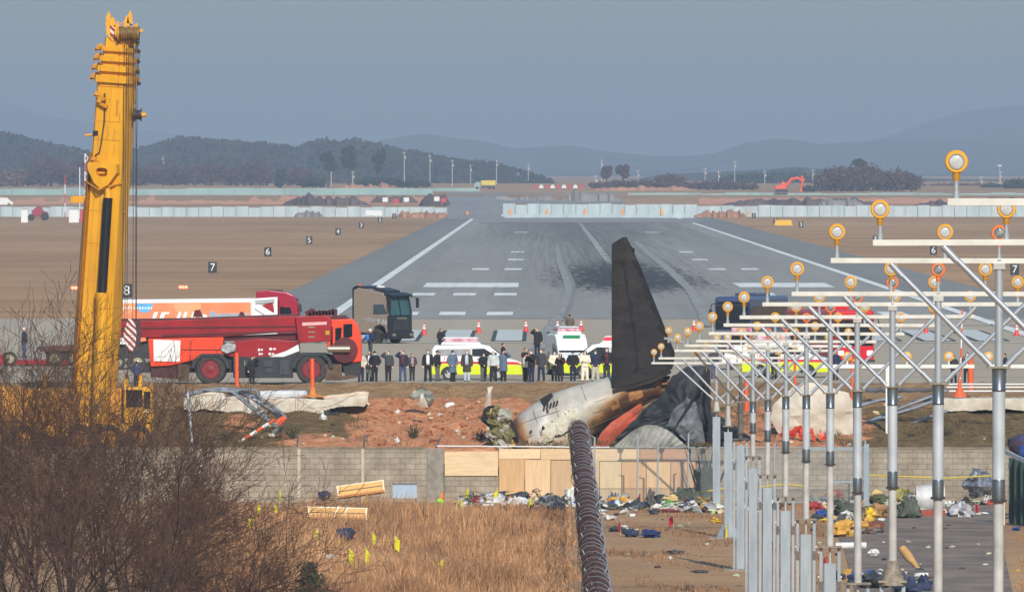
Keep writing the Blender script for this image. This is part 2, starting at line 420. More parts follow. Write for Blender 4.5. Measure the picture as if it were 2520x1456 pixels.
for y in SY:
    for x in SX:
        sv.append((x, y, .075)); q = (y - 1020) / 980
        wdt = 9.5 if y < 1550 else 9.5 + (y - 1550) * .02
        e = g2(x, CLX + .5, wdt) * (g2(y, 1240, 130) if y < 1240 else g2(y, 1240, 330)); sa.append(e * 1.08)
ns = len(SX); sf = [(j * ns + i, j * ns + i + 1, (j + 1) * ns + i + 1, (j + 1) * ns + i) for j in range(len(SY) - 1) for i in range(ns - 1)]
soot = raw_mesh('soot_patch', np.array(sv), np.array(sf), soot_material()); soot.parent = runway
a_ = soot.data.attributes.new('soot', 'FLOAT', 'POINT'); a_.data.foreach_set('value', np.array(sa, np.float32))
# rubber deposit along the touchdown zone: long dark streaks
def rubber_material():
    m = soot_material().copy(); m.name = 'tyre_rubber_streaks'; n = m.node_tree.nodes
    n['Mapping'].inputs['Scale'].default_value = (1.6, .0035, 1); n['Map Range'].inputs[1].default_value = .1; n['Map Range'].inputs[2].default_value = 1.3; n['Map Range'].inputs[4].default_value = .42; return m
RX = np.arange(-14, 33, 1.0); RY = np.concatenate([np.arange(1050, 2000, 40.0), np.arange(2000, 3040, 80.0)]); rv = []; ra = []
for y in RY:
    for x in RX:
        rv.append((x, y, .07)); q = min(1, (y - 1050) / 300); far = max(0, min(1, (y - 1800) / 500))
        ra.append(q * (.75 * g2(x, CLX, 9 + 10 * far) + .12 * far))
nr_ = len(RX); rubber = raw_mesh('rubber_deposit', np.array(rv), np.array([(j * nr_ + i, j * nr_ + i + 1, (j + 1) * nr_ + i + 1, (j + 1) * nr_ + i) for j in range(len(RY) - 1) for i in range(nr_ - 1)]), rubber_material()); rubber.parent = runway
a_ = rubber.data.attributes.new('soot', 'FLOAT', 'POINT'); a_.data.foreach_set('value', np.array(ra, np.float32))
# ---- service road in front of the wall, right; bare soil and gravel far off
road = MB(); P = [(field(2050, 1290), field(2478, 1238)), (field(2075, 1330), field(2470, 1290)), (field(2110, 1380), field(2475, 1350)), (field(2150, 1470), field(2500, 1470))]
def up(p, d=.035): return (p.x, p.y, p.z + d)
RL = [(2010, 1236), (2040, 1290), (2075, 1340), (2090, 1400), (2110, 1475)]; RR = [(2466, 1236), (2460, 1290), (2466, 1340), (2480, 1400), (2496, 1475)]
for i in range(4):
    for k in range(8):
        t0, t1 = k / 8, (k + 1) / 8
        A, B, C_, D_ = field(*RL[i]), field(*RR[i]), field(*RR[i + 1]), field(*RL[i + 1])
        road.poly([up(A.lerp(B, t0)), up(A.lerp(B, t1)), up(D_.lerp(C_, t1)), up(D_.lerp(C_, t0))])
struct(road.build('service_road', mat('road_asphalt', (100, 86, 74), rough=.9, c2=(138, 120, 102), amount=.5, scale=.35, detail=8)))
def strip(name, u0, u1, v0, v1, m, D0=None, lift=.05, n=40, ragged=2.0, seed=1):
    rnd = random.Random(seed); mb = MB()
    def Dv(v):
        lo, hi = 650, 6000
        for _ in range(40):
            q = (lo + hi) / 2
            if HV + (CH - zbase(q)) * FPX / q > v: lo = q
            else: hi = q
        return lo
    top = [v0 + rnd.uniform(-ragged, ragged) for _ in range(n + 1)]; bot = [v1 + rnd.uniform(-ragged, ragged) * .6 for _ in range(n + 1)]
    def pt(u, v): D = Dv(v); return ((u - HU) * D / FPX, D, zbase(D) + lift)
    for i in range(n):
        a, b = u0 + (u1 - u0) * i / n, u0 + (u1 - u0) * (i + 1) / n
        mb.poly([pt(a, bot[i]), pt(b, bot[i + 1]), pt(b, top[i + 1]), pt(a, top[i])])
    return struct(mb.build(name, m))
orange_soil = mat('orange_soil', (232, 160, 112), rough=.95, c2=(196, 138, 104), amount=.5, scale=.02)
gravel = mat('grey_gravel', (150, 146, 140), rough=.95, c2=(128, 126, 122), amount=.5, scale=.03)
strip('bare_soil', -20, 700, 478, 503, orange_soil, ragged=1.5); strip('bare_soil', 700, 1110, 484, 503, orange_soil, seed=4)
strip('bare_soil', 1720, 2540, 488, 503, orange_soil, ragged=1.5, seed=7)
strip('gravel_track', 1100, 1240, 474, 540, gravel, lift=.12, n=14, seed=3)
strip('gravel_track', 1240, 1540, 474, 502, gravel, lift=.1, n=14, seed=5)
strip('gravel_track', 1180, 1720, 539, 549, gravel, lift=.14, n=24, ragged=.8, seed=6)

# ---- hills
def ridge(name, pts, D, depth, base, m, amp, sc, n=260, rows=14, seed=0, jag=0.0):
    us = np.linspace(pts[0][0], pts[-1][0], n); V = []
    for j in range(rows + 5):
        for u in us:
            v = interp(u, pts); zt = CH - (v - HV) * D / FPX
            if j <= rows:
                t = j / rows; y = D - depth * (1 - t); h = (zt - base) * math.sin(t * math.pi / 2) ** 1.2
            else:
                t = (j - rows) / 4; y = D + depth * .6 * t; h = (zt - base) * (1 - t)
            x = (u - HU) * D / FPX
            h += amp * fbm(x * sc, y * sc * .6, seed) * min(1, j / 4) * (1 if j < rows else .6)
            if jag: h += jag * abs(fbm(x * sc * 6, y * sc * 3, seed + 9)) * min(1, j / 3)
            V.append((x, y, base + max(-2, h)))
    Fc = [(j * n + i, j * n + i + 1, (j + 1) * n + i + 1, (j + 1) * n + i) for j in range(rows + 4) for i in range(n - 1)]
    return struct(raw_mesh(name, np.array(V), np.array(Fc), m, True))
wood = mat('winter_woodland', (38, 42, 36), rough=1, c2=(62, 54, 48), amount=.45, scale=.02)
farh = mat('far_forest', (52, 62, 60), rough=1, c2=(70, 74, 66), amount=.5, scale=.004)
HILL = [(-120, 330), (0, 336), (60, 348), (130, 366), (200, 378), (240, 392), (330, 380), (370, 368), (440, 348), (480, 350), (540, 355), (600, 358), (680, 366), (730, 374), (790, 352), (830, 360), (870, 354), (900, 358), (940, 368), (1000, 380), (1080, 394), (1150, 406), (1220, 412), (1290, 434), (1345, 450), (1370, 456)]
hill = ridge('hill', HILL, 6500, 900, 6.5, wood, 1.0, .02, seed=2)
ridge('hill', [(1500, 455), (1640, 428), (1760, 424), (1850, 420), (1960, 412), (2100, 424), (2250, 440), (2400, 444), (2640, 436)], 7400, 700, 6.5, wood, 1.2, .02, seed=5)
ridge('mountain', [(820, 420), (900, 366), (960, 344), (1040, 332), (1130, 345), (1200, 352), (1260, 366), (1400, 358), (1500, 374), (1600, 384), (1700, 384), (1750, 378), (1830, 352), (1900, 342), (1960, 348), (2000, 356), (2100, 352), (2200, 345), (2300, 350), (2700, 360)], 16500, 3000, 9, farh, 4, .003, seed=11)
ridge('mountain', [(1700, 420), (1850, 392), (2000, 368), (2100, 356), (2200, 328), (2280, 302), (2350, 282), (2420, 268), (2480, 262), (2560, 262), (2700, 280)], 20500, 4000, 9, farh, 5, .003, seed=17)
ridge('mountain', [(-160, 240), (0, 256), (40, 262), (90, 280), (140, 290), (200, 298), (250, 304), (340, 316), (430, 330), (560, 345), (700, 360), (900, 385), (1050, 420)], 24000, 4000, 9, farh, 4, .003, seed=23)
# ================================================================ WALL, PLYWOOD, FENCES
def block_material(name, bw, bh):
    m = bpy.data.materials.new(name); m.use_nodes = True
    n = m.node_tree.nodes; L = m.node_tree.links; p = n['Principled BSDF']; p.inputs['Roughness'].default_value = .92; p.inputs['Specular IOR Level'].default_value = .2
    tc = n.new('ShaderNodeTexCoord'); sp = n.new('ShaderNodeSeparateXYZ'); cb = n.new('ShaderNodeCombineXYZ')
    L.new(tc.outputs['Object'], sp.inputs[0]); L.new(sp.outputs['X'], cb.inputs['X']); L.new(sp.outputs['Z'], cb.inputs['Y'])
    br = n.new('ShaderNodeTexBrick'); L.new(cb.outputs[0], br.inputs['Vector'])
    br.inputs['Scale'].default_value = 1; br.inputs['Brick Width'].default_value = bw; br.inputs['Row Height'].default_value = bh; br.inputs['Mortar Size'].default_value = .014; br.inputs['Mortar Smooth'].default_value = .3; br.inputs['Bias'].default_value = 0
    br.inputs['Color1'].default_value = rgb((176, 164, 146)); br.inputs['Color2'].default_value = rgb((164, 153, 136)); br.inputs['Mortar'].default_value = rgb((134, 123, 107))
    nz = n.new('ShaderNodeTexNoise'); nz.inputs['Scale'].default_value = .9; nz.inputs['Detail'].default_value = 6; nz.inputs['Roughness'].default_value = .7; L.new(tc.outputs['Object'], nz.inputs['Vector'])
    r = n.new('ShaderNodeValToRGB'); r.color_ramp.elements[0].position = .3; r.color_ramp.elements[1].position = .7
    r.color_ramp.elements[0].color = rgb((196, 190, 180)); r.color_ramp.elements[1].color = (1, 1, 1, 1); L.new(nz.outputs['Fac'], r.inputs[0])
    mx = n.new('ShaderNodeMix'); mx.data_type = 'RGBA'; mx.blend_type = 'MULTIPLY'; mx.inputs[0].default_value = 1; L.new(br.outputs['Color'], mx.inputs[6]); L.new(r.outputs[0], mx.inputs[7])
    # weathered dark top edge and soil splash
    rz = n.new('ShaderNodeMapRange'); rz.inputs[1].default_value = 2.55; rz.inputs[2].default_value = 2.9; L.new(sp.outputs['Z'], rz.inputs[0])
    q = n.new('ShaderNodeMath'); q.operation = 'MULTIPLY'; L.new(rz.outputs[0], q.inputs[0]); L.new(nz.outputs['Fac'], q.inputs[1])
    st = n.new('ShaderNodeRGB'); st.outputs[0].default_value = rgb((122, 112, 94))
    m2 = n.new('ShaderNodeMix'); m2.data_type = 'RGBA'; L.new(q.outputs[0], m2.inputs[0]); L.new(mx.outputs[2], m2.inputs[6]); L.new(st.outputs[0], m2.inputs[7])
    L.new(m2.outputs[2], p.inputs['Base Color'])
    b = n.new('ShaderNodeBump'); b.inputs['Strength'].default_value = .6; b.inputs['Distance'].default_value = .02; L.new(br.outputs['Fac'], b.inputs['Height']); b.invert = True; L.new(b.outputs[0], p.inputs['Normal'])
    return m
WD = 600.0
def wx(u, D=WD): return (u - HU) * D / FPX
def wz(v, D=WD): return CH - (v - HV) * D / FPX
wall = thing('block_wall', 'long grey concrete block wall at the foot of the bank', 'wall', (0, WD, -5.45))
z0, ztop = 0.0, wz(1103) + 5.45
blk = block_material('concrete_blocks', .53, .296)
def wallpart(u0, u1, zt, name='block_panel'):
    a, b = wx(u0), wx(u1); mb = MB(); mb.box(((a + b) / 2, .12, zt / 2 - .3), (b - a - .004, .22, zt + .6)); return mb.build(name, blk, wall)
wallpart(-900, 733, ztop); wallpart(738, 890, ztop); wallpart(895, 1051, ztop); wallpart(1093, 1229, wz(1170) + 5.45); wallpart(1700, 3300, ztop - .03)
pil = mat('pale_concrete_pillar', (196, 180, 156), rough=.9, c2=(172, 158, 138), amount=.5, scale=1.5)
rough_c = mat('rough_concrete', (150, 142, 130), rough=.95, c2=(118, 110, 98), amount=.45, scale=2.2, bump=.4)
for u in (735.5, 892.5):
    mb = MB(); mb.box((wx(u), .1, ztop / 2 - .3), (.16, .3, ztop + .58)); mb.build('pillar', pil, wall)
mb = MB(); mb.box(((wx(1051) + wx(1092)) / 2, .1, ztop / 2 - .3), (wx(1092) - wx(1051), .34, ztop + .6)); mb.build('pillar', rough_c, wall, bevel=.03)
cap = mat('coping', (140, 128, 108), rough=.95, c2=(112, 100, 82), amount=.5, scale=1.2)
for a, b in ((-900, 1046), (1700, 3300)):
    mb = MB(); rnd = random.Random(a); x = wx(a)
    while x < wx(b):
        w = rnd.uniform(.5, 1.1); e = min(x + w, wx(b)); mb.box(((x + e) / 2, .12, ztop + .02 + rnd.uniform(-.01, .02)), (e - x - .01, .27, .09)); x = e
    mb.build('coping', cap, wall)
# steel stubs on the wall with white cable
stub = mat('weathered_steel', (112, 116, 120), rough=.5, metal=.6)
for (u, lab) in ((731, 'short steel stub with hooked top on the wall by the left pale pillar'), (895, 'dark steel stub on the wall by the right pale pillar'), (1073, 'leaning dark steel stub on the wide rough pillar')):
    t = thing('fence_stub', lab, 'post', (wx(u), WD + .1, -5.45 + ztop + .05)); mb = MB(); mb.tube((0, 0, 0), (.05 if u < 1000 else .22, 0, .62 if u < 1000 else .5), .05, .05, 8); mb.build('post', stub, t)
    mb = MB(); mb.tube((.05 if u < 1000 else .22, 0, .6 if u < 1000 else .5), (-.08 if u < 800 else .3, 0, .72), .03, .03, 6); mb.build('arm', stub, t)
cb = MB(); rnd = random.Random(5); pts = []
for i in range(26):
    u = 1075 + (1500 - 1075) * i / 25; pts.append((wx(u), WD - .1, wz(1096.5 + 3.5 * (i / 25) + rnd.uniform(-.5, .5))))
cb.path(pts, .035, 6); tag(cb.build('white_cable', mat('white_cable', (226, 226, 222), rough=.6)), 'white cable strung along the top of the patched wall', 'cable')
# ---- plywood sheets closing the breach
def ply(u0, u1, v0, v1, c, lab, dy=0.0, tilt=0.0):
    x0, x1 = wx(u0), wx(u1); za, zb = wz(v1), wz(v0)
    c = (int(c[0] * .93), int(c[1] * .93), int(c[2] * .91)); o = MB(); o.box((0, 0, (zb - za) / 2), (x1 - x0 - .012, .025, zb - za))
    m = mat('plywood_%d_%d' % (u0, v0), c, rough=.75, var=.16, scale=1.3, stretch=(5.0, 1, .5) if (v1 - v0) > 70 else (.6, 1, 5), detail=6)
    ob = o.build('plywood_sheet', m); ob.location = ((x0 + x1) / 2, WD - .06 + dy, za); ob.rotation_euler = (tilt, 0, 0)
    tag(ob, lab, 'plywood', 'plywood sheets closing the gap in the wall')
ply(1094, 1226, 1110, 1170, (232, 200, 160), 'wide pale plywood sheet patching the wall beside the rough pillar')
ply(1228, 1330, 1104, 1128, (240, 208, 166), 'narrow pale plywood strip on top, leftmost of the upper row', .0)
ply(1331, 1404, 1104, 1130, (226, 192, 150), 'narrow plywood strip on top, just left of the razor wire', .0)
ply(1448, 1574, 1104, 1133, (234, 202, 158), 'long yellowish plywood strip on top, right of the razor wire', .0)
ply(1575, 1694, 1104, 1136, (196, 150, 116), 'brown plywood strip on top at the right end of the patch', .0)
SH = [(1228, 1291, (214, 172, 124), 'tan upright plywood sheet at the left end of the lower row'), (1292, 1355, (232, 194, 152), 'pink-tinged upright plywood sheet, second in the lower row'), (1356, 1412, (206, 172, 134), 'greyish upright plywood sheet left of the razor wire'),
      (1413, 1475, (222, 182, 138), 'tan upright plywood sheet mostly behind the razor wire'), (1476, 1529, (228, 200, 156), 'cream upright plywood sheet behind the wire mesh'), (1530, 1590, (220, 174, 122), 'orange-tan upright plywood sheet right of the cream one'),
      (1591, 1650, (232, 192, 142), 'yellow-tan upright plywood sheet near the burnt wall'), (1651, 1712, (216, 168, 126), 'last upright plywood sheet beside the burnt wall')]
for i, (a, b, c, l) in enumerate(SH): ply(a, b, 1129 + (i % 3) * 1.5 if i < 4 else 1135, 1234, c, l, -.045 - .006 * (i % 2))
# ---- chain-link fence in front of the patch
cl = thing('chain_link_fence', 'thin chain-link fence on grey posts before the plywood and burnt wall', 'fence', (wx(1590), 596.5, -5.45))
galv = mat('galvanised_steel', (168, 174, 176), rough=.45, metal=.3, var=.1)
def fx(u): return (u - HU) * 596.5 / FPX - wx(1590)
def fz(v): return CH - (v - HV) * 596.5 / FPX + 5.45
for (u, vt, vb) in ((1462, 1076, 1240), (1568, 1070, 1252), (1693, 1066, 1262), (1762, 1078, 1238), (1618, 1076, 1238), (1905, 1090, 1240), (2128, 1085, 1246)):
    mb = MB(); mb.tube((fx(u), 0, fz(vb)), (fx(u) + .03, 0, fz(vt)), .052, .045, 8); mb.tube((fx(u) + .03, 0, fz(vt)), (fx(u) + .2 * (1 if u % 2 else -1), -.1, fz(vt) + .12), .03, .025, 6); mb.build('post', galv, cl, smooth=40)
mv = []; mf = []
def wire(a, b, r=.007):
    a, b = Vector(a), Vector(b); d = (b - a).normalized(); p = d.cross(Vector((0, 1, 0))) * r; q = Vector((0, r, 0)); k = len(mv)
    for P in (a, b): mv.extend([P + p, P - p * .5 + q, P - p * .5 - q])
    for i in range(3): j = (i + 1) % 3; mf.append((k + i, k + j, k + 3 + j, k + 3 + i))
xa, xb, zb_, zt_ = fx(1440), fx(2130), fz(1238), fz(1100); hh = zt_ - zb_; sp = .13; x = xa - hh
while x < xb:
    for s in (1, -1):
        p0 = [x, zb_] if s == 1 else [x, zt_]; p1 = [x + hh, zt_] if s == 1 else [x + hh, zb_]
        t0 = max(0, (xa - x) / hh); t1 = min(1, (xb - x) / hh)
        if t1 > t0: wire((x + hh * t0, 0, p0[1] + (p1[1] - p0[1]) * t0), (x + hh * t1, 0, p0[1] + (p1[1] - p0[1]) * t1))
    x += sp
me_o = raw_mesh('wire_mesh', np.array([tuple(v) for v in mv]), np.array(mf), galv); me_o.parent = cl
mb = MB()
for v in (1101, 1237): mb.tube((xa, 0, fz(v)), (xb, 0, fz(v) + .03), .02, .02, 6)
mb.build('rail', galv, cl)
# yellow cordon tape sagging along the fence and wall
tape = mat('yellow_tape', (214, 186, 40), rough=.6)
for nm, pts, lab in (('cordon_tape', [(1640, 1228), (1700, 1215), (1770, 1203), (1850, 1200), (1930, 1191), (1985, 1196)], 'yellow cordon tape sagging along the burnt wall'), ('cordon_tape', [(2128, 1168), (2220, 1172), (2330, 1176), (2440, 1170)], 'thin yellow tape line across the right part of the block wall')):
    mb = MB(); mb.path([(wx(u, 595), 595, wz(v, 595)) for u, v in pts], .035, 4); tag(mb.build(nm, tape), lab, 'tape')
# ---- grey steel frame standing before the right part of the wall
fr = thing('steel_gateway', 'grey steel gate frame standing before the right block wall', 'frame', (wx(2100, 590), 590, -5.6))
blue_g = mat('blue_grey_steel', (140, 152, 160), rough=.6, var=.08)
def rx(u): return wx(u, 590) - wx(2100, 590)
def rz(v): return wz(v, 590) + 5.6
mb = MB(); mb.box((rx(2132), 0, rz(1168)), (.28, .2, 3.2)); mb.build('post', blue_g, fr, bevel=.01)
mb = MB(); mb.box((rx(2112), .3, rz(1180)), (.2, .2, 2.9)); mb.build('post', blue_g, fr, bevel=.01)
mb = MB(); mb.beam((rx(1990), .1, rz(1104)), (rx(2140), .1, rz(1104)), .08, .1); mb.build('top_rail', blue_g, fr)
mb = MB(); mb.beam((rx(2040), .1, rz(1185)), (rx(2130), .1, rz(1185)), .08, .1); mb.build('mid_rail', blue_g, fr)
# ---- green fence panel and bundle at the far right
gp = thing('green_fence', 'dark green metal fence panel at the right edge by the road', 'fence', (wx(2482, 570), 570, -5.7))
dg = mat('dark_green_steel', (24, 56, 50), rough=.5, var=.15)
mb = MB()
for i in range(14):
    x = i * .28; mb.box((x + .14, -i * .9, 1.75 - i * .02), (.26, .05, 3.3))
    mb.box((x + .27, -i * .9 - .4, 1.7 - i * .02), (.04, .9, 3.3))
mb.build('panel', dg, gp)
mb = MB(); mb.tube((-.25, -.2, 0), (-.25, -.2, 3.45), .07, .07, 8); mb.build('post', mat('white_post', (206, 206, 200), rough=.6), gp)
mb = MB(); mb.beam((-.5, -.3, 3.85), (3.2, -10, 2.2), .14, .2); mb.build('slanting_rail', galv, gp)
bt = MB(); bt.ball((0, 0, 0), (1.1, .8, .55), 16, 9, jit=.1, rnd=random.Random(3)); o = bt.build('blue_tarpaulin', mat('blue_tarp', (52, 84, 160), rough=.5, c2=(36, 60, 120), scale=3), smooth=50)
o.location = (wx(2562, 572), 574, wz(1112, 574)); tag(o, 'bright blue tarpaulin bundle behind the green fence', 'tarpaulin')
bt = MB(); bt.ball((0, 0, 0), (1.3, .8, .7), 14, 8, jit=.12, rnd=random.Random(4)); o = bt.build('dark_bundle', mat('maroon_cloth', (70, 46, 52), rough=.8, c2=(44, 60, 100), amount=.4, scale=2.5), smooth=50)
o.location = (wx(2550, 575), 578, wz(1094, 578)); tag(o, 'dark maroon and blue bundle on top of the green fence', 'bundle')
# ---- razor wire roll on a fence running toward the wall
def coil(n_turn_pitch, rad, wr, y0, y1, z0_, z1_, X0, X1, seed, jit):
    rnd = random.Random(seed); steps = 13; N = int((y1 - y0) / n_turn_pitch * steps); k = 3
    i = np.arange(N + 1); t = i / N; ang = i * 2 * math.pi / steps
    rs = rad * (1 + jit * np.interp(t, np.linspace(0, 1, 240), [rnd.uniform(-1, 1) for _ in range(240)])) * (1 + .10 * np.interp(t, np.linspace(0, 1, N // 9), [rnd.uniform(-1, 1) for _ in range(N // 9)]))
    cx = X0 + (X1 - X0) * t + np.interp(t, np.linspace(0, 1, 30), [rnd.uniform(-.05, .05) for _ in range(30)])
    cz = z0_ + (z1_ - z0_) * t; P = np.stack([cx + rs * np.cos(ang), y0 + (y1 - y0) * t, cz + rs * np.sin(ang)], 1)
    rad_d = np.stack([np.cos(ang), np.zeros(N + 1), np.sin(ang)], 1); ay = np.array([0, 1, 0.])
    V = np.empty((N + 1, 3, 3)); 
    for j in range(3):
        a = 2 * math.pi * j / 3; V[:, j] = P + wr * (rad_d * math.cos(a) + ay * math.sin(a))
    b = np.arange(N)[:, None] * 3; Fq = []
    for j in range(3):
        j2 = (j + 1) % 3; Fq.append(np.concatenate([b + j, b + j2, b + 3 + j2, b + 3 + j], 1))
    return V.reshape(-1, 3), np.concatenate(Fq)
rust = mat('rusty_razor_wire', (62, 38, 32), rough=.6, metal=.2, c2=(104, 76, 68), amount=.3, scale=2.0)
greyw = mat('grey_razor_wire', (150, 152, 154), rough=.5, metal=.3)
rz_t = thing('razor_wire_fence', 'thick rusty roll of razor wire on a fence running toward the wall', 'razor wire', (2.0, 400, -7.4))
X0_, X1_ = 145 * 392 / FPX - 2.0, 92 * 590 / FPX - 2.0
V, Fq = coil(.46, .44, .026, -12, 190, 4.05, 6.1, X0_, X1_, 1, .04); o = raw_mesh('rusty_coil', V, Fq, rust); o.parent = rz_t
V, Fq = coil(4.2, .52, .022, -12, 190, 4.07, 6.1, X0_, X1_, 2, .05); o = raw_mesh('grey_coil', V, Fq, greyw); o.parent = rz_t
for i in range(14):
    t = i / 13; y = -12 + 202 * t; mb = MB(); x = X0_ + (X1_ - X0_) * t; zc = 4.05 + 2.05 * t
    mb.tube((x, y, -.5), (x, y, zc - .4), .045, .045, 8); mb.tube((x, y, zc - .4), (x - .42, y, zc + .45), .025, .02, 6); mb.tube((x, y, zc - .4), (x + .42, y, zc + .45), .025, .02, 6); mb.build('post', galv, rz_t)
mb = MB()
for h in (.5, 1.2, 1.9, 2.6): mb.tube((X0_, -12, h), (X1_, 190, h + 1.2), .008, .008, 4)
mb.build('line_wire', galv, rz_t)
# ================================================================ AIRCRAFT TAIL AND BANK WRECKAGE
def crumple(sx, sy, sz, seed, n=9, rough=.35, fold=.5):
    """a torn, folded sheet/lump: a closed displaced shell"""
    rnd = random.Random(seed); mb = MB(); off = seed * 7.3; rings = []
    for i in range(n + 1):
        t = math.pi * (i + .15) / (n + .3); ring = []
        for k in range(2 * n):
            a = math.pi * k / n
            q = Vector((math.sin(t) * math.cos(a), math.sin(t) * math.sin(a), -math.cos(t)))
            d = 1 + rough * (noise.noise(q * 2.1 + Vector((off, 0, 0))) * 1.6 + noise.noise(q * 5 + Vector((0, off, 0))) * .8) + rnd.uniform(-.07, .07) * fold * 2
            ring.append(Vector((q.x * sx * d, q.y * sy * d, q.z * sz * d)))
        rings.append(ring)
    mb.loft(rings); return mb
def plate(poly, t, seed, warp=.1, sub=1):
    """bent torn plate from an outline in x,z (metres)"""
    rnd = random.Random(seed); mb = MB(); c = sum((Vector((x, z)) for x, z in poly), Vector((0, 0))) / len(poly)
    f = [(x, rnd.uniform(-warp, warp), z) for x, z in poly]; n = len(f)
    vs = [(c.x, -warp, c.y)] + f + [(c.x, -warp + t, c.y)] + [(x, y + t, z) for x, y, z in f]; fs = []
    for i in range(n):
        j = (i + 1) % n; fs += [(0, 1 + i, 1 + j), (n + 1, n + 2 + j, n + 2 + i), (1 + i, n + 2 + i, n + 2 + j, 1 + j)]
    mb.add(vs, fs); return mb
WKD = 609.5
def wq(u, v, u0=1450, v0=1080, D=WKD): return Vector(((u - u0) * D / FPX, 0, (v0 - v) * D / FPX))
tail = thing('aircraft_tail', 'wrecked aircraft tail lying nose down on the bank with a burnt black fin', 'aircraft', (wx(1450, WKD), WKD, wz(1080, WKD)))
def skin_material():
    m = bpy.data.materials.new('scorched_white_skin'); m.use_nodes = True
    n = m.node_tree.nodes; L = m.node_tree.links; p = n['Principled BSDF']; p.inputs['Roughness'].default_value = .45
    tc = n.new('ShaderNodeTexCoord'); at = n.new('ShaderNodeAttribute'); at.attribute_name = 'burn'; ac = n.new('ShaderNodeAttribute'); ac.attribute_name = 'char'
    def nz(s, d=6):
        t = n.new('ShaderNodeTexNoise'); t.inputs['Scale'].default_value = s; t.inputs['Detail'].default_value = d; t.inputs['Roughness'].default_value = .65; L.new(tc.outputs['Object'], t.inputs['Vector']); return t.outputs['Fac']
    def ramp(f, els):
        r = n.new('ShaderNodeValToRGB'); r.color_ramp.elements[0].position = els[0][0]; r.color_ramp.elements[0].color = els[0][1]; r.color_ramp.elements[1].position = els[-1][0]; r.color_ramp.elements[1].color = els[-1][1]
        for q, c in els[1:-1]: e = r.color_ramp.elements.new(q); e.color = c
        L.new(f, r.inputs[0]); return r.outputs[0]
    def comb(a, k, w):
        q = n.new('ShaderNodeMath'); q.operation = 'MULTIPLY_ADD'; q.inputs[1].default_value = w; q.inputs[2].default_value = -w / 2; L.new(nz(k), q.inputs[0]); s = n.new('ShaderNodeMath'); s.operation = 'ADD'; L.new(a, s.inputs[0]); L.new(q.outputs[0], s.inputs[1]); return s.outputs[0]
    base = ramp(nz(.7), [(.3, rgb((150, 144, 132))), (.7, rgb((194, 190, 180)))])
    b = ramp(comb(at.outputs['Fac'], 1.1, .75), [(.2, (0, 0, 0, 1)), (.75, (1, 1, 1, 1))])
    bc = ramp(comb(at.outputs['Fac'], 1.6, .5), [(.25, rgb((196, 180, 150))), (.62, rgb((164, 120, 70))), (1.0, rgb((84, 52, 32)))])
    def mix(f, x, y):
        t = n.new('ShaderNodeMix'); t.data_type = 'RGBA'; L.new(f, t.inputs[0]); L.new(x, t.inputs[6]); L.new(y, t.inputs[7]); return t.outputs[2]
    c = mix(b, base, bc)
    ch = ramp(comb(ac.outputs['Fac'], 1.4, .6), [(.35, (0, 0, 0, 1)), (.65, (1, 1, 1, 1))]); k = n.new('ShaderNodeRGB'); k.outputs[0].default_value = rgb((40, 36, 34)); c = mix(ch, c, k.outputs[0])
    L.new(c, p.inputs['Base Color']); bp = n.new('ShaderNodeBump'); bp.inputs['Strength'].default_value = .5; bp.inputs['Distance'].default_value = .12; L.new(nz(1.3), bp.inputs['Height']); L.new(bp.outputs[0], p.inputs['Normal'])
    return m
skin = skin_material()
A0 = Vector((1290, 1085)); AX = Vector((.938, -.348)); AN = Vector((-.348, -.938))
ST = [(-24, 50, -92), (-8, 57, -100), (20, 68, -98), (55, 78, -90), (106, 86, -70), (155, 84, -48), (200, 81, -34), (263, 75, -26), (300, 62, -22), (334, 48, -16), (366, 35, -12), (384, 27, -8)]
sv = []; burn = []; charv = []; NS = 36; SS = []
for i in range(len(ST) - 1):
    for t in range(4): SS.append(tuple(np.array(ST[i]) * (1 - t / 4) + np.array(ST[i + 1]) * t / 4))
SS.append(ST[-1])
for s, tp, bt in SS:
    c = (tp + bt) / 2; r = (tp - bt) / 2
    for k in range(NS):
        a = 2 * math.pi * k / NS; h = c + r * math.cos(a); q = A0 + AX * s + AN * h; P = wq(q.x, q.y)
        dy = -math.sin(a) * r * WKD / FPX
        d = fbm(s * .025, h * .03, 1.7) * .16 + .10 * abs(fbm(s * .06, h * .02, 5)) - .05 * (noise.noise(Vector((s * .12, h * .1, 8))) > .25) - .14 * g2(s, 70, 30) * g2(h, 0, 30) * (1 if dy < 0 else 0)
        if s < 0 or s > 372: d += .3 * noise.noise(Vector((a * 2, s, 3)))
        sv.append((P.x + d * .2, dy + 0.0 - d, P.z + d * .3))
        bn = .22 + .95 * g2(s, 330, 55) * g2(h, 12, 34) + .7 * g2(s, 250, 60) * g2(h, 0, 30) + .95 * g2(s, -20, 32) + .55 * g2(s, 190, 70) * g2(h, -25, 20) + .35 * g2(s, 60, 60) * g2(h, -40, 30)
        burn.append(bn); charv.append(1.1 * g2(s, -27, 9) + .5 * g2(s, -18, 10) * g2(h, -40, 40) + .9 * g2(s, 400, 26) + .45 * g2(h, -30, 14) * (s > 210) + .6 * g2(s, 290, 60) * g2(h, 66, 10) + .35 * g2(s, 120, 120) * g2(h, -52, 16))
nr = len(SS); sf = [(i * NS + k, i * NS + (k + 1) % NS, (i + 1) * NS + (k + 1) % NS, (i + 1) * NS + k) for i in range(nr - 1) for k in range(NS)]
fus = raw_mesh('fuselage', np.array(sv), np.array(sf), skin, True); fus.parent = tail
for nm, arr in (('burn', burn), ('char', charv)):
    a = fus.data.attributes.new(nm, 'FLOAT', 'POINT'); a.data.foreach_set('value', np.array(arr, np.float32))
sd = fus.modifiers.new('s', 'SOLIDIFY'); sd.thickness = .05
